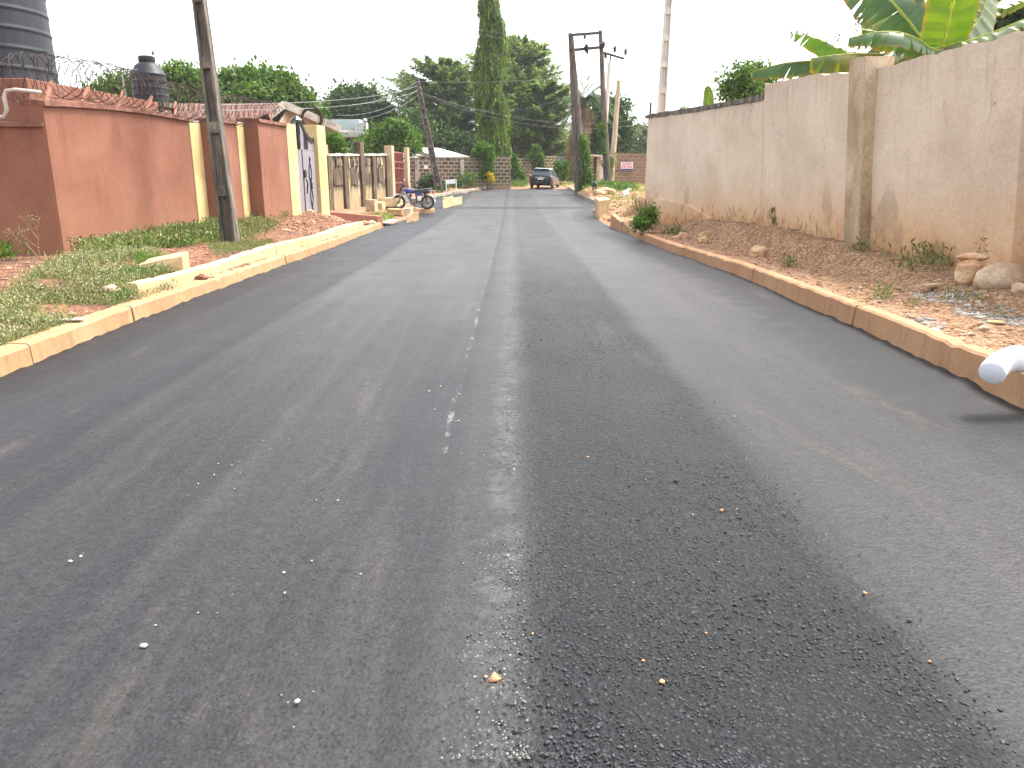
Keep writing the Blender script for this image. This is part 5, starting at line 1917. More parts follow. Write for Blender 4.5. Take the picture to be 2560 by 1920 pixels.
MB().box((.90, 0, .73), (.07, .14, .10)).build("tail_light", MREDL, MC, bevel=.015)
mb = MB()
mb.tube([(.70, -.12, .80), (.95, -.12, .78), (1.0, 0, .78), (.95, .12, .78), (.70, .12, .80)], .011, 6)
for s_ in (-1, 1):
    mb.tube([(.90, s_ * .07, .62), (.94, s_ * .2, .62)], .012, 6)
    mb.blob((.94, s_ * .22, .62), (.04, .03, .03), 0, 1)
mb.box((.99, 0, .55), (.02, .2, .14), M=Matrix.Rotation(R(-20), 3, 'Y'))
mb.build("rear_carrier", MCHR, MC)
mb = MB()
mb.tube([(.10, -.14, .22), (.12, -.26, .0)], .014, 6)
for s_ in (-.22, .22):
    mb.tube([(.06, 0, .26), (.06, s_, .27)], .012, 6)
mb.build("kickstand", MIRON, MC)
mp = at(1033, 522, 34.2)
MC.location = (mp.x, 34.2, max(gz(mp.x, 34.2), at(1033, 523, 34.2).z) - .01)
MC.rotation_euler = (R(-4), 0, R(-6))

# ------------------------------------------------------------------ parked car
MCAR = simple("dark_navy_car_paint", [(.006, .007, .013), (.009, .010, .018)], 2, .25, 0, 10, spec=.4)
MCARD = simple("dust_on_car_flank", [(.10, .065, .048), (.19, .13, .10)], 5, .55, 0, 20, spec=.4)
MCGL = simple("car_glass", [(.03, .05, .05), (.06, .09, .09)], 1.2, .08, 0, 10, spec=.6)
CAR = thing("parked_car", "dark navy hatchback parked rear towards the road on the dirt apron", "car")
secs = [(-2.02, .70, .42, .86), (-1.98, .82, .34, .95), (-1.80, .865, .27, 1.0), (-1.2, .875, .24, 1.0), (-.2, .88, .24, .98), (.8, .87, .24, .95), (1.3, .865, .26, .90), (1.8, .80, .28, .80), (1.98, .66, .36, .66)]


def ring_body(secs):
    mb = MB()
    for (y_, w_, z0, z1) in secs:
        zm = (z0 + z1) / 2
        r_ = [(-w_ * .86, z0), (-w_ * .98, z0 + .12), (-w_, zm + .05), (-w_ * .985, z1 - .10), (-w_ * .93, z1), (w_ * .93, z1), (w_ * .985, z1 - .10), (w_, zm + .05), (w_ * .98, z0 + .12), (w_ * .86, z0)]
        mb.v += [(x_, y_, z_) for x_, z_ in r_]
    n_ = 10
    for i in range(len(secs) - 1):
        for j in range(n_):
            a_, b_ = i * n_ + j, i * n_ + (j + 1) % n_
            mb.f.append((a_, b_, b_ + n_, a_ + n_))
    mb.f.append(tuple(reversed(range(n_))))
    mb.f.append(tuple((len(secs) - 1) * n_ + j for j in range(n_)))
    return mb


ring_body(secs).build("body", MCAR, CAR, auto=38)
gh = [(-1.90, .80, .97), (-1.78, .74, 1.22), (-1.60, .665, 1.44), (-1.45, .635, 1.52)]
mb = MB()
B4 = [(-.80, -1.93, .96), (.80, -1.93, .96), (.80, 1.05, .93), (-.80, 1.05, .93)]
T4 = [(-.62, -1.58, 1.46), (.62, -1.58, 1.46), (.61, .18, 1.47), (-.61, .18, 1.47)]
mb.hexa([*B4, *T4])
mb.build("cabin", MCAR, CAR, bevel=.05)
mb = MB()
mb.hexa([(-.62, -1.74, 1.45), (.62, -1.74, 1.45), (.60, .12, 1.475), (-.60, .12, 1.475), (-.50, -1.70, 1.53), (.50, -1.70, 1.53), (.48, .0, 1.54), (-.48, .0, 1.54)])
mb.build("roof", MSILV, CAR, bevel=.03)


def face_panel(q4, inset, off, th=.012):
    """panel set proud of the quad q4 by off"""
    V = [Vector(q) for q in q4]
    c = sum(V, Vector()) / 4
    n_ = (V[1] - V[0]).cross(V[3] - V[0]).normalized()
    I = [q + (c - q) * inset + n_ * off for q in V]
    return MB().hexa([*[q - n_ * th for q in I], *I])


face_panel([B4[0], B4[1], T4[1], T4[0]], .10, .012).build("rear_window", MCGL, CAR)
face_panel([B4[2], B4[3], T4[3], T4[2]], .08, .012).build("windscreen", MCGL, CAR)
for s_ in (0, 1):
    if s_ == 0:
        A_, Bq, Cq, Dq = B4[1], B4[2], T4[2], T4[1]
    else:
        A_, Bq, Cq, Dq = B4[3], B4[0], T4[0], T4[3]
    A_, Bq, Cq, Dq = (Vector(q) for q in (A_, Bq, Cq, Dq))
    for (u0, u1) in ((.06, .30), (.33, .62), (.65, .94)):
        q4 = [A_.lerp(Bq, u0), A_.lerp(Bq, u1), Dq.lerp(Cq, u1), Dq.lerp(Cq, u0)]
        face_panel(q4, .08, .010).build("side_window", MCGL, CAR)
for s_ in (-1, 1):
    mb = MB().hexa([(s_ * .80 - .13, -2.0, .66), (s_ * .80 + .06, -1.93, .66), (s_ * .80 + .07, -1.72, .70), (s_ * .80 - .05, -1.80, .70), (s_ * .80 - .10, -1.985, .99), (s_ * .80 + .03, -1.92, 1.03), (s_ * .80 + .04, -1.74, 1.02), (s_ * .80 - .05, -1.80, 1.0)])
    tl = mb.build("tail_light", MREDL, CAR, bevel=.015)
    MB().box((s_ * .77, -1.985, .96), (.13, .06, .08)).build("clear_lens", MCLEAR, tl, bevel=.01)
    MB().box((s_ * .60, -2.035, .50), (.12, .02, .04)).build("reflector", MREDL, CAR)
    MB().blob((s_ * .96, .72, 1.0), (.10, .06, .075), .02, 2).build("mirror", MCAR, CAR, smooth=True)
    MB().hexa([(s_ * .878 - .012, -1.15, .36), (s_ * .878 + .012, -1.15, .36), (s_ * .878 + .012, 1.0, .36), (s_ * .878 - .012, 1.0, .36), (s_ * .868 - .012, -1.6, .82), (s_ * .868 + .012, -1.6, .82), (s_ * .868 + .012, 1.0, .80), (s_ * .868 - .012, 1.0, .80)]).build("door", MCARD, CAR)
mb = MB()
mb.hexa([(-.78, -2.07, .34), (.78, -2.07, .34), (.86, -1.8, .32), (-.86, -1.8, .32), (-.78, -2.08, .60), (.78, -2.08, .60), (.87, -1.8, .62), (-.87, -1.8, .62)])
mb.build("rear_bumper", MCAR, CAR, bevel=.03)
MB().box((0, -2.045, .84), (.78, .03, .045)).build("chrome_strip", MCHR, CAR, bevel=.008)
MB().box((.0, -2.04, .745), (.46, .02, .12)).build("number_plate", simple("cream_plate", [(.62, .60, .46), (.70, .68, .54)], 3, .5, 0, 20), CAR)
MB().lathe([(.045, 0), (.04, .012)], (0, -2.0, .92), 12, Matrix.Rotation(R(90), 3, 'X')).build("badge", MCHR, CAR)
MB().hexa([(-.56, -1.80, 1.44), (.56, -1.80, 1.44), (.56, -1.55, 1.47), (-.56, -1.55, 1.47), (-.56, -1.80, 1.475), (.56, -1.80, 1.475), (.56, -1.55, 1.52), (-.56, -1.55, 1.52)]).build("spoiler", MCAR, CAR, bevel=.01)
for (wx, wy) in ((-.80, -1.25), (.80, -1.25), (-.80, 1.28), (.80, 1.28)):
    wl = torus(MB(), (wx, wy, .30), .225, .085, ax='X', n=24, sq=1.1).build("wheel", MTYRE, CAR, smooth=True)
    mb = MB().tube([(wx - .07, wy, .30), (wx + .07 + (.03 if wx > 0 else -.03), wy, .30)], .17, 16)
    mb.build("rim", MENG, wl)
cp = at(1352, 470.0, 57.8)
CAR.location = (cp.x + .35, 59.0, at(1378, 471.5, 57.3).z - .02)
CAR.rotation_euler = (0, R(2.5), R(-13))
CAR.scale = (.95, .95, .95)

# ------------------------------------------------------------------ goats


def skin_body(name, J, E, mat, parent, sub=2):
    keys = list(J)
    me_ = bpy.data.meshes.new(name)
    me_.from_pydata([J[k][0] for k in keys], [(keys.index(a_), keys.index(b_)) for a_, b_ in E], [])
    ob = bpy.data.objects.new(name, me_)
    COL.objects.link(ob)
    md = ob.modifiers.new("skin", 'SKIN')
    for i, k in enumerate(keys):
        r_ = J[k][1]
        me_.skin_vertices[0].data[i].radius = (r_, r_)
    me_.skin_vertices[0].data[0].use_root = True
    md.use_smooth_shade = True
    s_ = ob.modifiers.new("subdivision", 'SUBSURF')
    s_.levels = s_.render_levels = sub
    dg = bpy.context.evaluated_depsgraph_get()
    dg.update()
    me2 = bpy.data.meshes.new_from_object(ob.evaluated_get(dg))
    bpy.data.objects.remove(ob)
    me2.materials.clear()
    me2.materials.append(mat)
    me2.polygons.foreach_set("use_smooth", [True] * len(me2.polygons))
    ob = bpy.data.objects.new(name, me2)
    COL.objects.link(ob)
    ob.parent = parent
    return ob


def goat(label, mat, hornm, loc, rz, sc, turn):
    G = thing("goat", label, "goat")
    J = {"hip": ((0, -.24, .47), .115), "mid": ((0, 0, .45), .135), "chest": ((0, .22, .46), .12), "neck": ((0, .33, .60), .07),
         "head": ((turn * .06, .40, .70), .062), "muzzle": ((turn * .17, .49, .64), .036),
         "tail": ((0, -.36, .54), .03), "tail_tip": ((0, -.39, .58), .012)}
    E = [("hip", "mid"), ("mid", "chest"), ("chest", "neck"), ("neck", "head"), ("head", "muzzle"), ("hip", "tail"), ("tail", "tail_tip")]
    for s_, n_ in ((-1, "a"), (1, "b")):
        J["thigh" + n_] = ((s_ * .085, -.22, .34), .062)
        J["hock" + n_] = ((s_ * .09, -.31, .20), .030)
        J["hoof" + n_] = ((s_ * .09, -.29, .02), .026)
        E += [("hip", "thigh" + n_), ("thigh" + n_, "hock" + n_), ("hock" + n_, "hoof" + n_)]
        J["elbow" + n_] = ((s_ * .085, .22, .30), .046)
        J["knee" + n_] = ((s_ * .085, .235, .17), .028)
        J["foot" + n_] = ((s_ * .085, .23, .02), .026)
        E += [("chest", "elbow" + n_), ("elbow" + n_, "knee" + n_), ("knee" + n_, "foot" + n_)]
    skin_body("body", J, E, mat, G)
    for s_ in (-1, 1):
        h = Vector(J["head"][0])
        MB().blob(h + Vector((s_ * .075, -.02, .01)), (.055, .018, .022), .02, 2).build("ear", mat, G, smooth=True)
        MB().tube([h + Vector((s_ * .025, -.02, .05)), h + Vector((s_ * .035, -.05, .11)), h + Vector((s_ * .04, -.10, .14))], [.014, .010, .004], 6).build("horn", hornm, G, smooth=True)
        MB().blob(h + Vector((turn * .03 + s_ * .045, .035, .015)), (.01, .01, .01), 0, 1).build("eye", MIRON, G, smooth=True)
    G.location = loc
    G.rotation_euler = (0, 0, rz)
    G.scale = (sc, sc, sc)
    return G


MGB = simple("black_goat_hair", [(.008, .008, .009), (.018, .017, .017)], 8, .7, .1, 40)
MGW = simple("white_goat_hair", [(.62, .60, .56), (.72, .70, .66)], 5, .8, .1, 40)
q = at(1486.5, 485, 45)
goat("small black goat standing on the red earth mound, seen from behind", MGB, MIRON, (q.x, 45, gz(q.x, 45) - .01), R(-14), .86, -1)
q = at(1564, 508, 39)
goat("small white goat on the grass with its head raised, near the beige wall end", MGW, MFAS, (q.x, 39.3, gz(q.x, 39.3) - .01), R(-38), .80, 1)

# ------------------------------------------------------------------ trees and plants


def trunk(mb, base, top, r0, r1, wob=.15, seed=0, n=8):
    base, top = Vector(base), Vector(top)
    pts, rs = [], []
    for k in range(9):
        t_ = k / 8
        p = base.lerp(top, t_) + Vector((noise.noise(Vector((t_ * 2.2, seed, 0))), noise.noise(Vector((t_ * 2.2, seed, 7))), 0)) * wob * t_ * 2
        pts.append(p)
        rs.append((r0 + (r1 - r0) * t_) * (1.35 if k == 0 else 1))
    mb.tube(pts, rs, n)
    return pts


def blob_tree(name, label, cx, cy, z0, blobs, n, size, mat, clump=.45, per=14, tr=.22, group=None, aspect=.55, inner=.5, cat="tree", up=.35, droop=0.):
    T = thing(name, label, cat, (cx, cy, z0), group)
    mb = MB()
    topz = max(b_[2] for b_ in blobs)
    pts = trunk(mb, (cx, cy, z0 - .2), (cx, cy, topz), tr, tr * .35, .25, cx)
    for b_ in blobs:
        s_ = pts[random.randint(3, 6)]
        e_ = Vector(b_[:3])
        m_ = s_.lerp(e_, .5) + Vector((0, 0, .25))
        mb.tube([s_, m_, e_], [tr * .45, tr * .3, tr * .1], 6)
    mb.build("trunk", MTRUNK, T)
    quads_obj("crown", shell_leaves(blobs, n, size, clump, up, aspect, per, inner, droop), mat, T)
    return T


def pxblobs(lst, Y, dep=.8):
    """(px, py, half width px, half height px, dY) -> ellipsoids at distance Y"""
    o_ = []
    for (px, py, rx, ry_, dy) in lst:
        p = at(px, py, Y + dy)
        k = (Y + dy) / FPX
        o_.append((p.x, p.y, p.z, rx * k, rx * k * dep, ry_ * k))
    return o_


# mast tree: narrow curtain of hanging leaves
YM = 62.0
MT = thing("mast_tree", "very tall narrow mast tree with hanging curtain of leaves behind the block wall", "tree", (at(1230, 430, YM).x, YM, .95))
mb = MB()
trunk(mb, (at(1232, 430, YM).x, YM, .8), at(1224, -50, YM), .22, .05, .1, 3)
mb.build("trunk", MTRUNK, MT)
env = [(-70, 1222, 1226), (-20, 1208, 1240), (0, 1203, 1246), (33, 1195, 1249), (67, 1198, 1260), (100, 1199, 1263), (140, 1191, 1263), (167, 1178, 1263), (200, 1176, 1263), (234, 1184, 1265), (268, 1197, 1265), (300, 1197, 1269), (335, 1201, 1272), (368, 1210, 1273), (395, 1238, 1274), (424, 1260, 1271)]
ey = [e_[0] for e_ in env]
C_, D_, N_ = [], [], []
for i in range(330):
    py = -75 + 455 * (i + random.random()) / 330 if i < 300 else random.uniform(330, 392)
    xl_, xr_ = np.interp(py + 14, ey, [e_[1] for e_ in env]), np.interp(py + 14, ey, [e_[2] for e_ in env])
    u = random.uniform(-1, 1)
    dep = math.sqrt(max(0, 1 - u * u)) * random.choice((-1, -1, -1, 1))
    hw = (xr_ - xl_) / 2 * YM / FPX * .84
    p = at((xl_ + xr_) / 2, py, YM)
    rr = random.choice((.45, .65, .8, .92, 1.02, 1.12))
    ax_, ay_ = p.x + u * hw * rr, YM + dep * min(1.3, hw * 1.1) * rr
    ow = Vector((u, dep, 0)).normalized()
    Lc = random.uniform(.7, 1.9)
    for q_ in range(random.randint(6, 12)):
        sx_, sy_ = random.gauss(0, .13), random.gauss(0, .13)
        L_ = Lc * random.uniform(.6, 1.1)
        for q in range(int(L_ / .075)):
            f = q * .075
            arch = .18 * (1 - math.exp(-f * 2.2))
            C_.append((ax_ + sx_ + ow.x * arch + random.gauss(0, .02), ay_ + sy_ + ow.y * arch + random.gauss(0, .02), p.z + .1 * random.random() - f + .10 * math.exp(-f * 3)))
            D_.append((ow.x * .30 + random.gauss(0, .33), ow.y * .30 + random.gauss(0, .33), -1))
            N_.append((ow.x + random.gauss(0, .5), ow.y + random.gauss(0, .5), .25))
C_, D_, N_ = np.array(C_), np.array(D_), np.array(N_)
s_ = .26 * (.7 + .6 * rng.random(len(C_)))
quads_obj("crown", leaves(C_, D_, N_, s_, s_ * .28, .05), L_MAST, MT)


def layered_tree(name, label, px, ybase, Y, tops, nb, mat, per=330, size=.31, z0=1.0, tilt=.25, tr=.35, seed=1):
    """tops: rows (py, left px, right px): the reach of the flat boughs at each height"""
    cx = at(px, 400, Y).x
    T = thing(name, label, "tree", (cx, Y, z0))
    rows = sorted(tops)
    pys = [r_[0] for r_ in rows]
    mb = MB()
    topz = at(px, rows[0][0], Y).z
    trunk(mb, (cx, Y, z0 - .3), (cx, Y, topz - .5), tr, .05, .25, seed)
    CC, DD, NN, SS = [], [], [], []
    k_ = Y / FPX
    for i in range(nb):
        py = pys[0] + (pys[-1] - pys[0]) * ((i + random.random()) / nb)
        l_, r_ = np.interp(py, pys, [q[1] for q in rows]), np.interp(py, pys, [q[2] for q in rows])
        ph = random.uniform(0, 2 * math.pi)
        cs, sn = math.cos(ph), math.sin(ph)
        reach = ((r_ - px) if cs > 0 else (px - l_)) * k_
        mean = (r_ - l_) / 2 * k_
        L_ = abs(cs) * reach + (1 - abs(cs)) * mean * .8
        L_ *= random.uniform(.66, 1.08)
        dirv = np.array([cs, sn * .85, 0])
        zt = at(px, py, Y).z
        st = np.array([cx, Y, max(z0 + 1.2, zt - L_ * tilt - .4)])
        en = np.array([cx, Y, zt]) + dirv * L_
        en[2] = zt + random.uniform(-.2, .2) + .10 * L_
        md = (st + en) / 2 + np.array([0, 0, .12 * L_ * .5])
        mb.tube([tuple(st), tuple(md), tuple(en)], [.10, .07, .02], 5)
        n_ = int(per * (.4 + L_ / max(.5, mean) * .6))
        t_ = .22 + .80 * rng.random(n_) ** .75
        bz = (1 - t_)[:, None] ** 2 * st + 2 * ((1 - t_) * t_)[:, None] * md + (t_ ** 2)[:, None] * en
        lat = np.array([-dirv[1], dirv[0], 0])
        lat /= np.linalg.norm(lat)
        nsp = 9
        sp = rng.integers(0, nsp, n_)
        ts = (sp + .5) / nsp
        t_ = .22 + .78 * ts + .05 * rng.normal(size=n_)
        bz = (1 - t_)[:, None] ** 2 * st + 2 * ((1 - t_) * t_)[:, None] * md + (t_ ** 2)[:, None] * en
        wd = L_ * (.27 * (1.08 - t_).clip(.12, 1))
        u = rng.uniform(-1, 1, n_)
        off = np.abs(u) * wd
        bz = bz + lat * (u * wd)[:, None] + dirv * (off * .45)[:, None]
        bz[:, 2] += rng.normal(size=n_) * .12 + off * .14
        D2 = lat * np.sign(u)[:, None] * .8 + dirv * .7 + rng.normal(size=(n_, 3)) * .4
        N2 = np.array([0, 0, 1.]) + rng.normal(size=(n_, 3)) * .38
        CC.append(bz); DD.append(D2); NN.append(N2)
    mb.build("trunk", MTRUNK, T)
    CC, DD, NN = np.concatenate(CC), np.concatenate(DD), np.concatenate(NN)
    s_ = size * (.6 + .8 * rng.random(len(CC)))
    quads_obj("crown", leaves(CC, DD, NN, s_, s_ * .42, .06), mat, T)
    return T


layered_tree("spreading_tree", "broad dark tree with flat layered boughs on the outer side of the mast tree", 1110, 420, 80,
             [(152, 1085, 1120), (162, 1030, 1160), (185, 990, 1200), (215, 968, 1210), (250, 970, 1210), (280, 950, 1210), (310, 965, 1205), (345, 1010, 1190), (375, 1040, 1180)], 180, L_SPREAD, 330, seed=2)
layered_tree("spreading_tree", "largest layered tree with light green upper boughs rising behind the mast tree", 1300, 420, 84,
             [(98, 1290, 1312), (112, 1160, 1342), (130, 1150, 1385), (150, 1165, 1392), (175, 1130, 1408), (200, 1120, 1410), (235, 1110, 1430), (270, 1100, 1425), (300, 1090, 1430), (330, 1090, 1440), (360, 1110, 1450), (385, 1130, 1440)], 250, L_SPREADL, 370, seed=5, tr=.5)
layered_tree("spreading_tree", "lower dark layered tree between the mast tree and the twin poles", 1350, 425, 76,
             [(205, 1330, 1385), (240, 1285, 1430), (275, 1275, 1435), (310, 1270, 1440), (345, 1265, 1420), (380, 1280, 1410)], 110, L_SPREAD, 330, seed=9)
# palm
YPm = 69.0
PM = thing("palm_tree", "shaggy palm with drooping fronds behind the twin dark poles", "palm", (at(1430, 440, YPm).x, YPm, 1.1))
pc = at(1462, 245, YPm)
pb_ = Vector((at(1428, 440, YPm).x, YPm, 1.0))
mb = MB()
mb.tube([pb_, pb_.lerp(pc, .5) + Vector((-.15, 0, 0)), pc], [.45, .34, .28], 10)
mb.build("trunk", MTRUNK, PM)
for i in range(34):
    ph = random.uniform(0, 2 * math.pi)
    el = random.uniform(-.35, 1.25)
    L_ = random.uniform(2.2, 3.2)
    d0 = Vector((math.cos(ph) * math.cos(el), math.sin(ph) * math.cos(el), math.sin(el)))
    C_, D_, N_ = [], [], []
    for q in range(22):
        t_ = q / 21
        p = pc + d0 * L_ * t_ + Vector((0, 0, -1)) * (L_ * .55 * t_ * t_ * (1.1 if el < .8 else .5))
        tg = d0 + Vector((0, 0, -1.1 * t_))
        sd_ = tg.cross(Vector((0, 0, 1))).normalized()
        for s_ in (-1, 1):
            C_.append(p)
            D_.append(sd_ * s_ * .9 + tg * .55 + Vector((0, 0, -.45)))
            N_.append(Vector((0, 0, 1)) + sd_ * s_ * .3)
    n_ = len(C_)
    quads_obj("frond", leaves(np.array(C_), np.array(D_), np.array(N_), np.full(n_, .62), np.full(n_, .09), .0), L_PALM, PM)
C_ = []
for i in range(1400):
    t_ = random.uniform(.12, .92)
    p = pb_.lerp(pc, t_)
    ph = random.uniform(0, 2 * math.pi)
    rr = .42 + .40 * random.random() * (1.25 - abs(t_ - .45))
    C_.append((p.x + rr * math.cos(ph), p.y + rr * math.sin(ph), p.z, math.cos(ph), math.sin(ph)))
C_ = np.array(C_)
n_ = len(C_)
D2 = np.stack([C_[:, 3] * .45, C_[:, 4] * .45, -np.ones(n_)], 1) + rng.normal(size=(n_, 3)) * .22
quads_obj("dry_skirt", leaves(C_[:, :3], D2, np.stack([C_[:, 3], C_[:, 4], np.full(n_, .2)], 1) + rng.normal(size=(n_, 3)) * .4, np.full(n_, .75), np.full(n_, .07), 0), L_DRY, PM)

blob_tree("tree", "dark rounded tree beside the pale poles at the end of the street", at(1535, 430, 82).x, 82, 1.3, pxblobs([(1530, 300, 38, 45, 0), (1548, 350, 28, 45, 0), (1512, 360, 34, 50, 2), (1500, 300, 26, 40, 3)], 82), 8000, .42, L_DARK, .5, tr=.3)
blob_tree("tree", "dark dense tree behind the white house", at(880, 420, 80).x, 80, 1.3, pxblobs([(870, 265, 36, 38, 0), (905, 250, 28, 22, 1), (935, 285, 30, 40, 0), (845, 300, 40, 38, 2), (965, 330, 40, 40, 1), (900, 320, 40, 45, 3)], 80), 12000, .42, L_DARK, .5, tr=.3)
blob_tree("tree", "bright bushy tree between the white house and the shed", at(945, 420, 54).x, 54, 1.1, pxblobs([(930, 366, 22, 18, 0), (958, 345, 24, 22, 1), (990, 345, 30, 34, 0), (908, 380, 14, 12, -1), (1015, 365, 24, 28, 2)], 54), 11000, .24, L_BRIGHT, .28, tr=.2)
blob_tree("tree", "dark green rounded tree behind the shed roof", at(1050, 420, 74).x, 74, 1.2, pxblobs([(1035, 330, 38, 38, 0), (1075, 345, 36, 40, 2), (1110, 370, 40, 34, 1), (1160, 380, 40, 34, 2)], 74), 10000, .36, L_DARK, .45, tr=.25)
blob_tree("tree", "broad leafy tree rising behind the rusted roof beside the concrete pole", at(640, 430, 50).x, 50, 1., pxblobs([(600, 225, 48, 36, 0), (650, 215, 44, 30, 1), (700, 235, 50, 36, 0), (740, 265, 42, 36, 0), (560, 250, 44, 38, 1), (660, 265, 70, 36, -1), (770, 300, 26, 26, 1)], 50), 17000, .30, L_MANGO, .38, tr=.3)
blob_tree("tree", "green tree behind the small black water tank", at(450, 430, 46).x, 46, 1., pxblobs([(440, 215, 42, 30, 0), (475, 225, 38, 34, 1), (405, 235, 40, 34, 0), (505, 240, 30, 32, 0), (330, 245, 50, 38, 0), (280, 250, 34, 30, 0), (440, 260, 60, 26, 0)], 46), 14000, .30, L_MANGO, .36, tr=.28)
blob_tree("tree", "small loose crowned tree rising above the low length of the beige wall", at(1850, 300, 32).x, 32, .5, pxblobs([(1850, 205, 34, 30, 0), (1885, 190, 26, 26, 1), (1830, 235, 30, 26, 0), (1870, 240, 40, 26, 0), (1905, 225, 30, 30, 1)], 32), 4200, .15, L_MANGO, .22, tr=.10, per=12)
blob_tree("tree", "dark broad leaved tree behind the banana plants", at(2520, 100, 21).x, 21, .5, pxblobs([(2520, 40, 55, 60, 0), (2560, -10, 60, 60, 1), (2480, -10, 36, 40, 1), (2580, 70, 50, 50, 0)], 21), 6000, .20, L_DARK, .26, tr=.15)
blob_tree("tree", "hazy grey green tree far beyond the brown block wall", at(1600, 420, 120).x, 120, 1.5, pxblobs([(1600, 355, 22, 30, 0), (1585, 370, 20, 20, 2), (1612, 340, 14, 18, 0), (1575, 385, 24, 16, 0), (1635, 370, 26, 24, 0)], 120), 5000, .5, L_HAZY, .7, tr=.2)
# dark understorey behind the walls
for k, (px, py, rx, ry_, Y, mt, lb) in enumerate(((1130, 395, 60, 30, 90, L_DARK, "dark undergrowth bush low behind the shed end"), (1215, 390, 60, 34, 92, L_DARK, "dark undergrowth bush behind the mast tree foot"), (1300, 385, 50, 26, 96, L_DARK, "dark undergrowth bush above the wall behind the car"),
                                                (1385, 385, 50, 30, 94, L_DARK, "dark undergrowth bush above the white gate"), (1470, 380, 44, 34, 92, L_BRIGHT, "green undergrowth bush between the dark poles"))):
    blob_tree("bush", lb, at(px, 440, Y).x, Y, 1.3, pxblobs([(px, py, rx, ry_, 0), (px + 20, py + 25, rx, ry_, 2), (px - 25, py + 20, rx * .8, ry_, -1)], Y), 5200, .42, mt, .5, tr=.12, cat="bush")
blob_tree("climber_tree", "leafy climber with broad top in the corner of the block wall", at(1220, 460, 56.4).x, 56.4, .85, pxblobs([(1210, 377, 15, 12, 0), (1221, 402, 7, 18, 0), (1219, 440, 6, 22, 0), (1194, 383, 7, 6, 0)], 56.4), 3400, .20, L_BRIGHT, .15, tr=.07, cat="climber")
blob_tree("bush", "leafy bush between the yellow gate pillar and the white house", at(836, 400, 36).x, 36, .5, pxblobs([(836, 362, 13, 22, 0), (846, 380, 10, 14, 0), (826, 350, 12, 16, .5)], 36), 1500, .15, L_BRIGHT, .14, tr=.05, cat="bush")
blob_tree("shrub", "yellow leaved shrub at the foot of the tall climber", at(1225, 465, 55.8).x, 55.8, .85, pxblobs([(1226, 447, 5, 15, 0)], 55.8), 360, .13, L_YEL, .09, tr=.03, cat="shrub")
blob_tree("shrub", "dark climbing shrub in the recess of the block wall", at(1287, 462, 64).x, 64, 1.0, pxblobs([(1284, 430, 9, 30, 0), (1296, 445, 11, 15, 0), (1281, 405, 6, 12, 0)], 64), 3000, .20, L_BRIGHT, .15, tr=.05, cat="shrub")
blob_tree("climber", "cone shaped climber on top of the wall behind the car", at(1345, 440, 70).x, 70, 1.2, pxblobs([(1346, 410, 10, 22, 0), (1342, 383, 5, 18, 0), (1334, 393, 7, 9, 0)], 70), 2600, .20, L_BRIGHT, .15, tr=.05, cat="climber")
blob_tree("shrub", "bright shrub between the car and the white gate", at(1400, 455, 65).x, 65, 1.1, pxblobs([(1400, 434, 11, 22, 0), (1407, 425, 8, 14, 0)], 65), 1700, .24, L_BRIGHT, .2, tr=.04, cat="shrub")
blob_tree("shrub", "dark green shrub at the foot of the leaning timber pole", at(1078, 470, 51.5).x, 51.5, .75, pxblobs([(1080, 460, 17, 20, 0), (1062, 468, 14, 14, 0), (1095, 472, 12, 10, 0)], 51.5), 2600, .17, L_DARK, .18, tr=.04, cat="shrub")
blob_tree("shrub", "sparse light shrub against the dark block wall near its corner", at(1168, 470, 55).x, 55, .85, pxblobs([(1168, 452, 16, 18, 0), (1150, 462, 12, 10, 0)], 55), 520, .16, L_BRIGHT, .22, tr=.03, cat="shrub")
# creeper on the twin poles
blob_tree("creeper", "green creeper climbing the thick twin dark pole", at(1467, 470, 49.4).x, 49.4, .8, pxblobs([(1467, 450, 9, 26, 0), (1463, 410, 5, 30, 0), (1458, 370, 4, 30, 0), (1466, 470, 13, 10, 0)], 49.4), 2400, .16, L_BRIGHT, .12, tr=.03, cat="creeper")
blob_tree("creeper", "thin creeper hanging on the single dark pole of the frame", at(1508, 450, 51.2).x, 51.2, .9, pxblobs([(1508, 400, 2.5, 40, 0), (1505, 360, 2.5, 40, 0), (1503, 330, 3, 20, 0)], 51.2), 700, .14, L_BRIGHT, .09, tr=.02, cat="creeper")
blob_tree("creeper", "dry yellow creeper on the pale bare pole", at(1527, 440, 52.8).x, 52.8, .9, pxblobs([(1527, 430, 4, 34, 0), (1532, 400, 3, 20, 0)], 52.8), 500, .14, L_GRASS, .1, tr=.02, cat="creeper")
# leafy bush spilling over the kerb
bp = at(1612, 560, 20.3)
blob_tree("bush", "dark leafy bush spilling over the orange kerb", bp.x, 20.3, .45, pxblobs([(1618, 546, 17, 16, 0), (1606, 560, 18, 12, -.3), (1628, 534, 12, 11, .3), (1592, 571, 12, 7, -.4)], 20.3), 1800, .075, L_BRIGHT, .08, tr=.02, cat="bush")


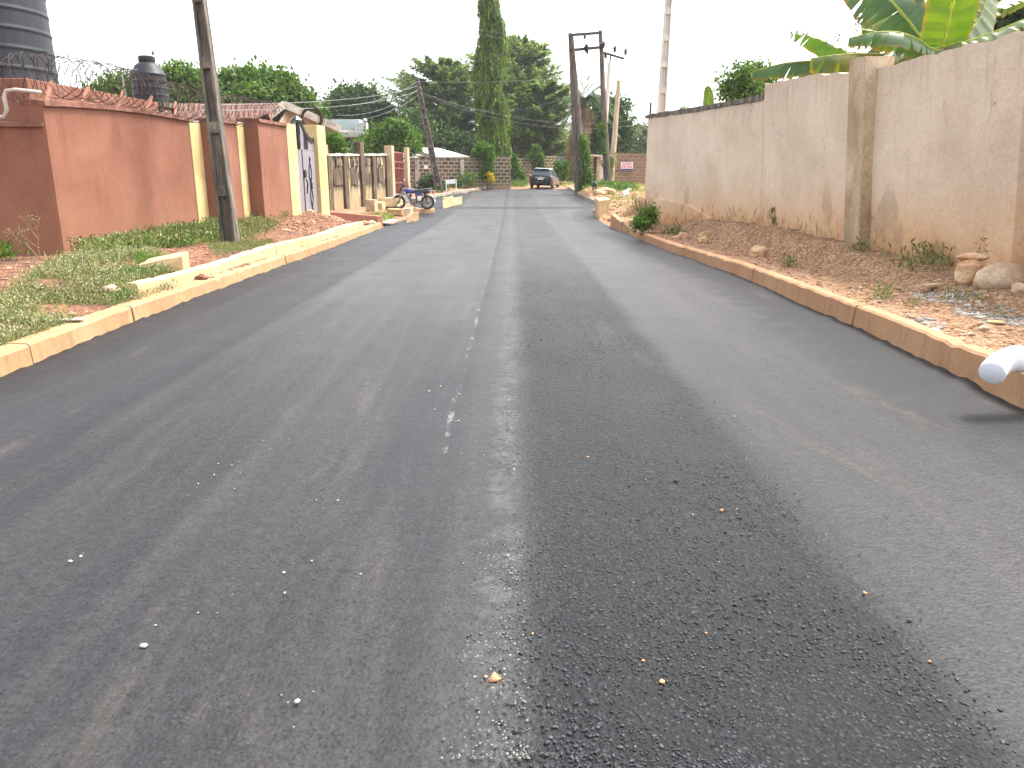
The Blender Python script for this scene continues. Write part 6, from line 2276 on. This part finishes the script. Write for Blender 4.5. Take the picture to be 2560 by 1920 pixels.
# banana plants ------------------------------------------------------
def banana_leaf(parent, mid, hw, side, mat, fold=.25, tear=.5, both=(1, 1), seed=0, tw=0., taper=.55):
    """mid: midrib points; side: across direction of the blade; fold: how far each half drops"""
    rnd = random.Random(seed)
    mid = [Vector(p) for p in mid]

    def curve(t_):
        n_ = len(mid) - 1
        f = min(t_ * n_, n_ - 1e-6)
        i = int(f)
        u = f - i
        p0, p1, p2, p3 = mid[max(0, i - 1)], mid[i], mid[i + 1], mid[min(n_, i + 2)]
        return .5 * ((2 * p1) + (-p0 + p2) * u + (2 * p0 - 5 * p1 + 4 * p2 - p3) * u * u + (-p0 + 3 * p1 - 3 * p2 + p3) * u ** 3)

    def width(t_):
        return hw * max(.03, math.sin(math.pi * (.04 + .93 * t_ ** .85)) ** taper)

    mb = MB()
    mb.uv = []
    sd0 = Vector(side).normalized()
    for h in (-1, 1):
        if not both[0 if h < 0 else 1]:
            continue
        t_ = 0.
        while t_ < .999:
            dt = rnd.uniform(.05, .14) if rnd.random() < tear else .06
            t1 = min(1., t_ + dt)
            torn = rnd.random() < tear
            gap = rnd.uniform(.10, .42) * dt if torn else 0
            dj = rnd.uniform(-.05, .22) if torn else 0
            K = 5
            NS = 3
            o_ = len(mb.v)
            for a_ in range(NS + 1):
                ta = t_ + (t1 - t_) * a_ / NS
                for k in range(K + 1):
                    u = k / K
                    ts = ta
                    if u > .3:
                        w_ = (u - .3) / .7
                        if a_ == 0:
                            ts = ta + gap * w_
                        if a_ == NS:
                            ts = ta - gap * w_
                    ts2 = min(1, ts + .06 * u)
                    c = curve(min(ts2, 1))
                    tg = (curve(min(1, ts2 + .02)) - curve(max(0, ts2 - .02))).normalized()
                    sd_ = (sd0 - tg * sd0.dot(tg)).normalized()
                    nr = sd_.cross(tg)
                    if nr.z < 0:
                        nr = -nr
                    w_ = width(ta) * u
                    dr = min(1.42, (fold + dj) * (.72 + .28 * u))
                    ang = math.atan(dr) if dr < 3 else R(75)
                    ang = dr
                    p = c + sd_ * h * w_ * math.cos(ang) - Vector((0, 0, 1)) * w_ * math.sin(ang) + nr * .010 * math.sin(ta * 60 + h)
                    mb.v.append(tuple(p))
            for a_ in range(NS):
                for k in range(K):
                    b_ = o_ + a_ * (K + 1) + k
                    mb.f.append((b_, b_ + 1, b_ + K + 2, b_ + K + 1))
                    ua, ub = (t_ + (t1 - t_) * a_ / NS), (t_ + (t1 - t_) * (a_ + 1) / NS)
                    mb.uv.append([(ua, h * k / K), (ua, h * (k + 1) / K), (ub, h * (k + 1) / K), (ub, h * k / K)])
            t_ = t1
    lf = mb.build("leaf", mat, parent, smooth=True)
    MB().tube([curve(q / 14) for q in range(15)], [.022 - .017 * q / 14 for q in range(15)], 6).build("midrib", L_BANL, lf, smooth=True)
    return lf


MSTEM = simple("banana_stem", [(.10, .13, .04), (.20, .22, .08), (.25, .18, .09)], 3, .6, .2, 20, (3, 3, .4))
A = lambda px, py, Y: at(px, py, Y)
PA = thing("banana_plant", "big banana plant with a glowing upright leaf above the tall end of the beige wall", "banana plant", (A(2350, 110, 13.4).x, 13.4, .5))
PB = thing("banana_plant", "banana plant with drooping and yellowing leaves beside the wall pilaster", "banana plant", (A(2230, 150, 15.2).x, 15.2, .5))
PC = thing("banana_plant", "young banana plant with one rolled bright leaf above the low wall", "banana plant", (A(1766, 280, 22).x, 22, .5))
for (P_, px, py, Y, r_) in ((PA, 2350, 120, 13.4, .13), (PB, 2290, 150, 15.2, .12), (PC, 1762, 272, 22, .08)):
    t_ = A(px, py, Y)
    MB().tube([(P_.location.x + .1, Y, .3), tuple(t_)], [r_, r_ * .55], 10).build("stem", MSTEM, P_, smooth=True)
rt = (1, 0, 0)
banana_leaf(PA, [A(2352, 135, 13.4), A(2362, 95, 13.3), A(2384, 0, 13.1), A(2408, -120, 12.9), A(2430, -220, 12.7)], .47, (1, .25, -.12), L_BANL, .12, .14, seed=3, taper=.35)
banana_leaf(PA, [A(2325, 130, 13.6), A(2296, 84, 13.8), A(2228, 0, 14.0), A(2170, -50, 14.2), A(2100, -90, 14.4)], .52, (.75, .1, .66), L_BAN, .34, .5, seed=8)
banana_leaf(PA, [A(2350, 128, 13.0), A(2322, 118, 12.9), A(2292, 96, 12.8), A(2240, 80, 12.7), A(2180, 82, 12.7), A(2122, 96, 12.8)], .30, (.15, -1, .1), L_BAN, 1.05, .6, seed=5)
banana_leaf(PA, [A(2350, 118, 13.7), A(2270, 60, 14.6), A(2200, 20, 15.2), A(2188, -20, 15.4)], .34, (.8, .2, .5), L_BANL, .2, .2, seed=15)
banana_leaf(PA, [A(2360, 118, 13.8), A(2320, 30, 14.4), A(2290, -60, 14.8), A(2260, -140, 15.)], .42, (.95, .1, .2), L_BAN, .4, .6, seed=25)
banana_leaf(PA, [A(2365, 112, 13.6), A(2440, 60, 14.0), A(2466, -10, 14.2), A(2480, -90, 14.4)], .36, (.9, .3, -.3), L_BANG, .5, .45, seed=31)
banana_leaf(PA, [A(2370, 122, 13.3), A(2430, 100, 13.3), A(2500, 74, 13.2), A(2580, 42, 13.1), A(2640, 40, 13.)], .22, (.2, -1, .3), L_BANG, .9, .4, seed=41)
banana_leaf(PA, [A(2360, 118, 13.2), A(2380, 112, 13.0), A(2402, 104, 12.8), A(2424, 112, 12.7)], .20, (.2, -1, .2), L_BANG, .9, .2, seed=45)
banana_leaf(PA, [A(2362, 115, 14.4), A(2350, 20, 15.2), A(2330, -60, 15.8), A(2300, -130, 16.2)], .40, (.9, .2, .35), L_BAN, .35, .6, seed=91)
banana_leaf(PA, [A(2372, 115, 14.2), A(2450, 40, 14.8), A(2510, 0, 15.2), A(2580, -10, 15.5)], .36, (.4, -.8, .4), L_BAN, .6, .6, seed=95)
banana_leaf(PA, [A(2345, 120, 14.), A(2270, 90, 14.6), A(2215, 100, 15.), A(2170, 130, 15.2)], .28, (.3, -1, .2), L_BAN, .8, .7, seed=99)
banana_leaf(PB, [A(2290, 150, 15.2), A(2235, 138, 15.0), A(2155, 134, 14.9), A(2085, 138, 14.8), A(2028, 146, 14.8)], .46, (.1, -1, .1), L_BANY, 1.2, .65, seed=51)
banana_leaf(PB, [A(2280, 145, 15.4), A(2180, 140, 15.8), A(2116, 128, 16.2), A(2060, 97, 16.4), A(2010, 78, 16.4), A(1978, 78, 16.4)], .30, (.5, -.8, .2), L_BAN, .75, .35, seed=55)
banana_leaf(PB, [A(2280, 150, 15.6), A(2160, 150, 16.0), A(2040, 152, 16.4), A(1960, 158, 16.6), A(1884, 178, 16.8)], .34, (.1, -1, .1), L_BAN, 1.2, .5, seed=61)
banana_leaf(PB, [A(2290, 140, 15.4), A(2220, 110, 15.6), A(2185, 80, 15.8), A(2182, 20, 16.)], .26, (.9, .1, .1), L_BANL, .2, .1, seed=71)
banana_leaf(PB, [A(2290, 148, 14.6), A(2300, 128, 14.3), A(2260, 122, 14.), A(2210, 140, 13.7), A(2190, 165, 13.6)], .24, (.2, -1, .2), L_BAN, .9, .7, seed=75)
banana_leaf(PC, [A(1766, 285, 22), A(1770, 268, 22), A(1772, 235, 22), A(1769, 214, 22)], .19, (1, .3, 0), L_BANL, .45, .0, seed=81)
banana_leaf(PC, [A(1762, 285, 22), A(1730, 274, 22), A(1712, 266, 22), A(1700, 270, 22)], .16, (.2, -1, 0), L_BAN, .8, .2, seed=85)
# dry flower stalks among the bananas
C_ = []
for (px, py) in ((2142, 60), (2135, 70), (2160, 35), (2165, 25), (2095, 95), (2092, 90), (2140, 45), (2150, 50)):
    for k in range(9):
        p = A(px + random.uniform(-6, 6), py + random.uniform(-9, 9), 19)
        C_.append(tuple(p))
C_ = np.array(C_)
DS_ = thing("dry_shoot", "thin dry reddish seed stalks rising behind the banana leaves", "plant", (A(2145, 150, 19).x, 19, .5))
quads_obj("seed_heads", leaves(C_, rng.normal(size=(len(C_), 3)), rng.normal(size=(len(C_), 3)), np.full(len(C_), .08), np.full(len(C_), .04)), L_DEAD, DS_)
mb = MB()
for (px, py) in ((2142, 55), (2162, 28), (2093, 92)):
    mb.tube([(A(2140, 170, 19).x, 19, .5), A(2130, 170, 19), A(px, py, 19)], .008, 4)
mb.build("stalk", L_DEAD, DS_)
# cut twigs along the top of the low wall
# ------------------------------------------------------------------ ground plants


def tufts(name, pts, h, per, mat, label=None, kind="stuff", spread=.05, lw=.35, cat=None, upw=1.0, lying=.6, fs=.55):
    """pts (N,2): tufts of short leaves standing on the ground"""
    pts = np.asarray(pts)
    z_ = ground(pts[:, 0], pts[:, 1])
    B_ = np.repeat(np.column_stack([pts, z_]), per, 0)
    n_ = len(B_)
    B_[:, :2] += rng.normal(size=(n_, 2)) * spread
    hh = h * (.4 + .9 * rng.random(n_))
    B_[:, 2] += hh * rng.random(n_) * .8 - .01
    D_ = rng.normal(size=(n_, 3)) * lying + np.array([0, 0, upw])
    N_ = rng.normal(size=(n_, 3)) * .6 + np.array([0, -.1, .6])
    o_ = quads_obj(name, leaves(B_, D_, N_, hh * fs, hh * lw * fs, .12), mat)
    if kind:
        o_["kind"] = kind
    if label:
        o_["label"] = label
    if cat:
        o_["category"] = cat
    return o_


def area(px_pts, z_, n_):
    """random ground points inside a photo polygon lying near height z_"""
    W = []
    for (px, py) in px_pts:
        r_ = ray(px, py)
        t_ = (z_ - CAM_H) / r_.z
        W.append((r_.x * t_, r_.y * t_))
    W = np.array(W)
    lo, hi = W.min(0), W.max(0)
    o_ = []
    while len(o_) < n_:
        p = lo + (hi - lo) * rng.random(2)
        c = False
        j = len(W) - 1
        for i in range(len(W)):
            if (W[i][1] > p[1]) != (W[j][1] > p[1]) and p[0] < (W[j][0] - W[i][0]) * (p[1] - W[i][1]) / (W[j][1] - W[i][1]) + W[i][0]:
                c = not c
            j = i
        if c:
            o_.append(p)
    return np.array(o_)


def patchy(p, s_=1.2, thr=-.1, seed=0.):
    return p[fbm(p[:, 0], p[:, 1], s_, seed) > thr]


w1 = patchy(area([(-60, 760), (90, 700), (200, 650), (330, 640), (415, 655), (425, 700), (330, 750), (180, 805), (60, 850), (-60, 900)], .33, 6500), 1.5, -.04)
w1 = w1[w1[:, 0] < xl(w1[:, 1]) - .2]
tufts("ground_cover", w1, .10, 15, L_WEED, spread=.06, lw=.35, fs=.30)
tufts("ground_cover", w1[::2], .14, 8, L_TIP, spread=.06, lw=.40, fs=.17)
tufts("grass", patchy(w1[::22], 2.2, .0, 8.), .20, 5, L_GRASS, spread=.05, lw=.10, fs=.6, lying=.35)
w1b = patchy(area([(300, 660), (415, 655), (425, 700), (330, 745), (270, 720)], .35, 700), 1.8, -.1, 3.)
tufts("ground_cover", w1b[w1b[:, 0] < xl(w1b[:, 1]) - .25], .13, 14, L_WEED2, spread=.05, fs=.3)
w2 = patchy(area([(200, 622), (280, 592), (400, 574), (500, 560), (555, 566), (560, 590), (480, 606), (330, 622), (230, 632)], .48, 2000), 1.0, -.45, 5.)
tufts("ground_cover", w2[:len(w2) // 2], .18, 14, L_WEED2, spread=.08, lw=.5, fs=.32)
tufts("ground_cover", w2[len(w2) // 2:], .22, 14, L_WEED, spread=.08, lw=.45, fs=.30)
w3 = patchy(area([(590, 565), (660, 540), (720, 534), (720, 548), (640, 572), (595, 585)], .55, 900), 1.4, -.4, 7.)
tufts("ground_cover", w3, .17, 11, L_WEED, spread=.08, fs=.33)
w4 = patchy(area([(520, 625), (600, 608), (690, 596), (640, 618), (545, 640)], .36, 700), 1.8, -.2, 9.)
tufts("ground_cover", w4, .10, 10, L_WEED, spread=.06, fs=.33)
w5 = np.column_stack([rng.normal(-4.55, .22, 230), rng.normal(27.6, .75, 230)])
w5 = w5[w5[:, 0] < xl(w5[:, 1]) - .15]
tufts("grass", w5, .26, 7, L_GRASS, spread=.06, lw=.14)
w6 = np.column_stack([rng.uniform(4.2, 9.0, 2600), rng.uniform(27, 56, 2600)])
w6 = w6[(fbm(w6[:, 0], w6[:, 1], .8, 2.) > -.15) & (w6[:, 0] > 4.2 + .5 * fbm(w6[:, 1], w6[:, 1] * .3, .7, 6.))]
gq_ = at(1564, 508, 39)
w6 = w6[(np.hypot(w6[:, 0] - gq_.x, (w6[:, 1] - 38.6) * .5) > .75)]
tufts("grass", w6, .20, 7, L_GRASS, spread=.12, lw=.2)
w7 = np.column_stack([rng.uniform(4.5, 7.4, 900), rng.uniform(46.5, 52, 900)])
w7 = w7[(np.abs(w7[:, 0] - at(1486.5, 485, 45).x) > .3)]
tufts("ground_cover", patchy(w7, 1., -.4, 4.), .36, 7, L_WEED2, spread=.12)
w8 = np.column_stack([rng.uniform(-1.6, 1.1, 420), rng.uniform(59.5, 66, 420)])
tufts("grass", w8, .40, 6, L_WEED2, spread=.12, lw=.2)
w9 = np.column_stack([rng.uniform(4.0, 5.2, 120), rng.uniform(61, 66, 120)])
tufts("grass", w9, .25, 6, L_GRASS, spread=.12, lw=.2)
w10 = area([(1050, 470), (1100, 474), (1150, 466), (1195, 462), (1195, 468), (1110, 482), (1090, 484)], .75, 300)
tufts("ground_cover", w10, .28, 6, L_WEED2, spread=.1)
rb = np.column_stack([rw_base(np.linspace(12.6, 23.8, 160)) - .22 - .25 * rng.random(160), np.linspace(12.6, 23.8, 160)])
tufts("dry_stalks", rb[rng.random(160) < .8], .30, 4, L_DEAD, spread=.05, lw=.06, lying=.12, upw=1.4)
rb2 = np.column_stack([rw_base(np.linspace(22.3, 24, 60)) - .32, np.linspace(22.3, 24, 60)])
tufts("dry_stalks", rb2, .55, 5, L_DEAD, spread=.07, lw=.05, lying=.1, upw=1.4)


def sprig(px, py, Y, h, mat, label, n_=40, name="weed_tuft", lw=.3, lying=.5, spread=.07):  # weed tuft of loose separate leaves, not a bush
    p = at(px, py, Y)
    pts = np.array([[p.x + rng.normal() * spread, Y + rng.normal() * spread] for _ in range(max(3, n_ // 6))])
    o_ = tufts(name, pts, h, 15, mat, None, None, spread * .55, lw, None, 1.0, lying, .36)
    return tag(o_, label, "weed")


sprig(2212, 722, 8.6, .17, L_WEED2, "grass tuft on the gravelly shelf behind the orange kerb", 80, lw=.16)
sprig(2145, 738, 8.2, .09, L_WEED, "small weed close behind the kerb near the grass tuft", 40)
sprig(2292, 742, 8.0, .10, L_WEED, "small grey green weed beside the red soil patch", 36)
sprig(2300, 660, 10.4, .26, L_WEED, "low straggling weed at the wall foot beside the gravel", 150, spread=.28)
sprig(2155, 618, 11.8, .20, L_WEED, "weed at the foot of the stained wall pilaster", 50, spread=.1)
sprig(1968, 668, 12.0, .16, L_BRIGHT, "small green weed under the earth bank", 50)
sprig(1946, 575, 15.6, .36, L_WEED, "lone upright yellowish weed against the beige wall", 60, spread=.05, lying=.25)
sprig(2405, 715, 8.3, .14, L_WEED, "weed growing between the granite chips", 60, spread=.1)
sprig(2500, 750, 7.5, .10, L_WEED, "tiny weed below the big boulder", 30)
wl_ = at(2446, 665, 8.95)
wl_ = np.array([[wl_.x + .02 * rng.normal(), 8.95 + .02 * rng.normal(), gz(wl_.x, 8.95) + .5 * rng.random()] for _ in range(46)])
tag(quads_obj("weed_tuft", leaves(wl_, rng.normal(size=wl_.shape) + np.array([0, 0, .6]), rng.normal(size=wl_.shape), np.full(46, .05), np.full(46, .02)), L_WEED), "tall thin weed climbing the wall beside the near pilaster", "weed")  # loose leaves of one thin weed, not a bush
sprig(5, 640, 10.9, .26, L_BRIGHT, "green leafy weed at the foot of the lower end panel", 70, spread=.09)
sprig(1690, 560, 19.3, .22, L_BRIGHT, "dark weed clump at the wall foot near the leafy bush", 70, spread=.12)
# dead branched stalk at the corner of the red wall
dp = at(100, 640, 11.0)
DW = thing("dry_weed", "pale dry branching weed before the corner of the terracotta wall", "weed", (dp.x, 11.0, gz(dp.x, 11.0)))
mb = MB()
tips = []
g0 = Vector((dp.x, 11.0, gz(dp.x, 11.0) - .02))


def branch(p, d, L_, r_, lv):
    e_ = p + d * L_
    mb.tube([p, p.lerp(e_, .5) + Vector((random.gauss(0, .01), 0, random.gauss(0, .01))), e_], [r_, r_ * .8, r_ * .6], 4)
    tips.append(e_)
    if lv > 0:
        for _ in range(3):
            branch(p.lerp(e_, random.uniform(.5, 1)), (d + Vector((random.gauss(0, .6), random.gauss(0, .4), random.gauss(.05, .3)))).normalized(), L_ * .62, r_ * .65, lv - 1)


branch(g0, Vector((.03, 0, 1)), .34, .008, 3)
branch(g0, Vector((-.6, 0, .8)).normalized(), .32, .007, 3)
mb.tube([g0, g0 + Vector((.18, .05, .03)), g0 + Vector((.35, .1, .02))], .005, 4)
branch(g0 + Vector((.35, .1, .015)), Vector((.3, 0, .9)).normalized(), .18, .006, 3)
mb.build("stalk", L_DEAD, DW)
tp = np.array([tuple(t_) for t_ in tips])
tp = np.repeat(tp, 2, 0) + rng.normal(size=(len(tp) * 2, 3)) * .012
quads_obj("seed_heads", leaves(tp, rng.normal(size=tp.shape), rng.normal(size=tp.shape), np.full(len(tp), .035), np.full(len(tp), .022)), L_DEAD, DW)

# ------------------------------------------------------------------ loose stones
bm = bmesh.new()
bmesh.ops.create_icosphere(bm, subdivisions=1, radius=1)
ICV = np.array([v.co[:] for v in bm.verts])
ICF = np.array([[v.index for v in f.verts] for f in bm.faces])
bm.free()


def stones(name, xy, size, mat, zoff=.2, flat=.6, on_road=False, label=None, sg=.45):
    xy = np.asarray(xy)
    n_ = len(xy)
    z_ = road_z(xy[:, 1]) + .004 if on_road else ground(xy[:, 0], xy[:, 1])
    s_ = size * np.exp(rng.normal(size=n_) * sg)
    V = ICV[None] * (1 + .28 * rng.normal(size=(n_, len(ICV), 1)))
    V = V * (s_[:, None, None] * np.stack([np.ones(n_) * (.8 + .6 * rng.random(n_)), .8 + .5 * rng.random(n_), flat * (.6 + .7 * rng.random(n_))], 1)[:, None, :])
    a_ = rng.random(n_) * 6.28
    c_, s2 = np.cos(a_)[:, None], np.sin(a_)[:, None]
    X = V[:, :, 0] * c_ - V[:, :, 1] * s2
    Y = V[:, :, 0] * s2 + V[:, :, 1] * c_
    P = np.stack([X + xy[:, :1], Y + xy[:, 1:], V[:, :, 2] + (z_ + s_ * zoff)[:, None]], -1).reshape(-1, 3)
    F_ = (ICF[None] + (np.arange(n_) * len(ICV))[:, None, None]).reshape(-1, 3)
    me_ = bpy.data.meshes.new(name)
    me_.vertices.add(len(P))
    me_.vertices.foreach_set("co", P.reshape(-1))
    me_.loops.add(F_.size)
    me_.loops.foreach_set("vertex_index", F_.astype(np.int32).reshape(-1))
    me_.polygons.add(len(F_))
    me_.polygons.foreach_set("loop_start", np.arange(0, F_.size, 3, dtype=np.int32))
    me_.polygons.foreach_set("loop_total", np.full(len(F_), 3, dtype=np.int32))
    me_.update(calc_edges=True)
    me_.materials.append(mat)
    o_ = bpy.data.objects.new(name, me_)
    COL.objects.link(o_)
    o_["kind"] = "stuff"
    if label:
        o_["label"] = label
    return o_


ch = np.concatenate([area([(2290, 690), (2400, 682), (2420, 700), (2400, 720), (2310, 708)], .42, 300), area([(2370, 712), (2450, 712), (2560, 740), (2600, 770), (2480, 762), (2410, 745)], .40, 520), area([(2260, 785), (2350, 780), (2370, 800), (2300, 815)], .30, 110)])
ch = ch[fbm(ch[:, 0], ch[:, 1], 3.5, 2.) + .4 * rng.normal(size=len(ch)) > -.15]
stones("gravel", ch, .0155, MCHIP, zoff=.05, flat=.7)
n_ = 2400
yy = rng.uniform(6, 24.5, n_)
xx = xl(yy) - .25 - 2.4 * rng.random(n_) ** .8
xy = np.column_stack([xx, yy])
stones("gravel", patchy(xy, .8, -.25, 1.), .015, MPEB)
yy = rng.uniform(17.5, 24.5, 2600)
xy = np.column_stack([xl(yy) - .4 - 1.6 * rng.random(2600), yy])
stones("gravel", xy, .019, MPEB)
yy = rng.uniform(4.5, 25, 1900)
xy = np.column_stack([xr(yy) + .18 + 1.0 * rng.random(1900) ** .9, yy])
stones("gravel", patchy(xy, 1.1, -.2, 4.), .013, MPEB)
yy = rng.uniform(4.5, 9.5, 420)
xy = np.column_stack([xr(yy) + .2 + 1.9 * rng.random(420), yy])
stones("gravel", xy, .015, MROCK)
yy = rng.uniform(26, 52, 1500)
xy = np.column_stack([xr(yy) + .3 + 2.6 * rng.random(1500), yy])
stones("gravel", xy, .035, MPEB)
yy = rng.uniform(9, 23, 700)
xy = np.column_stack([xl(yy) - .10 - .10 * rng.random(700), yy])
xy = xy[fbm(xy[:, 1] * 0, xy[:, 1], 1.6, 2.) > -.1]
o = stones("gravel", xy, .012, MPEB)
# specks on the asphalt
d_ = np.exp(rng.uniform(math.log(2.0), math.log(9), 26))
cl_ = np.column_stack([rng.normal(-1.0, .55, 26), d_])
xy = np.repeat(cl_, 5, 0) + rng.normal(size=(130, 2)) * .09
stones("grit", xy[(xy[:, 0] > -3.4)], .0032, MGRIT, on_road=True, flat=.5)
d_ = np.exp(rng.uniform(math.log(2.0), math.log(9), 48))
xy = np.column_stack([rng.uniform(-.2, 1.6, 48), d_])
stones("grit", xy, .0046, MDUST, on_road=True, flat=.45)

MAGG = simple("asphalt_stone", [(.014, .015, .018), (.028, .029, .033), (.060, .061, .066)], 30, .65, .1, 60, spec=.35, island=.6)
d_ = 1.7 + 11 * rng.random(16000) ** 2.4
ed_ = .16 * rng.normal(size=16000)
xy = np.column_stack([rng.uniform(-.05, 1.5, 16000), d_])
xy = xy[(xy[:, 0] + ed_ > .02) & (xy[:, 0] + ed_ * .7 < 1.34)]
xy = xy[fbm(xy[:, 0], xy[:, 1], 1.7, 2.) + .6 * rng.random(len(xy)) > .05]
stones("gravel", xy, .0036, MAGG, zoff=-.2, on_road=True, flat=.42, sg=.28)
MSEAM = simple("seam_stone", [(.07, .07, .068), (.14, .138, .13), (.26, .25, .23)], 30, .8, .1, 60, island=.5)
d_ = 1.75 + 12 * rng.random(3600) ** 1.7
xy = np.column_stack([.0 - np.abs(rng.normal(0, .11, 3600)) + .05, d_])
xy = xy[fbm(xy[:, 1] * .3, xy[:, 1], 1.5, 1.) + .35 * rng.normal(size=len(xy)) > -.1]
stones("gravel", xy, .0031, MSEAM, zoff=-.1, on_road=True, flat=.4, sg=.25)

# ------------------------------------------------------------------ thin humid air
hm = bpy.data.materials.new("humid_air")
hm.use_nodes = True
ht = hm.node_tree
ht.nodes.clear()
hv = ht.nodes.new("ShaderNodeVolumePrincipled")
hv.inputs["Color"].default_value = (.93, .96, 1, 1)
hv.inputs["Density"].default_value = .00038
ho = ht.nodes.new("ShaderNodeOutputMaterial")
ht.links.new(hv.outputs[0], ho.inputs["Volume"])
tag(MB().box((0, 230, 14), (840, 560, 32)).build("haze", hm), kind="stuff")
S.cycles.volume_bounces = 0
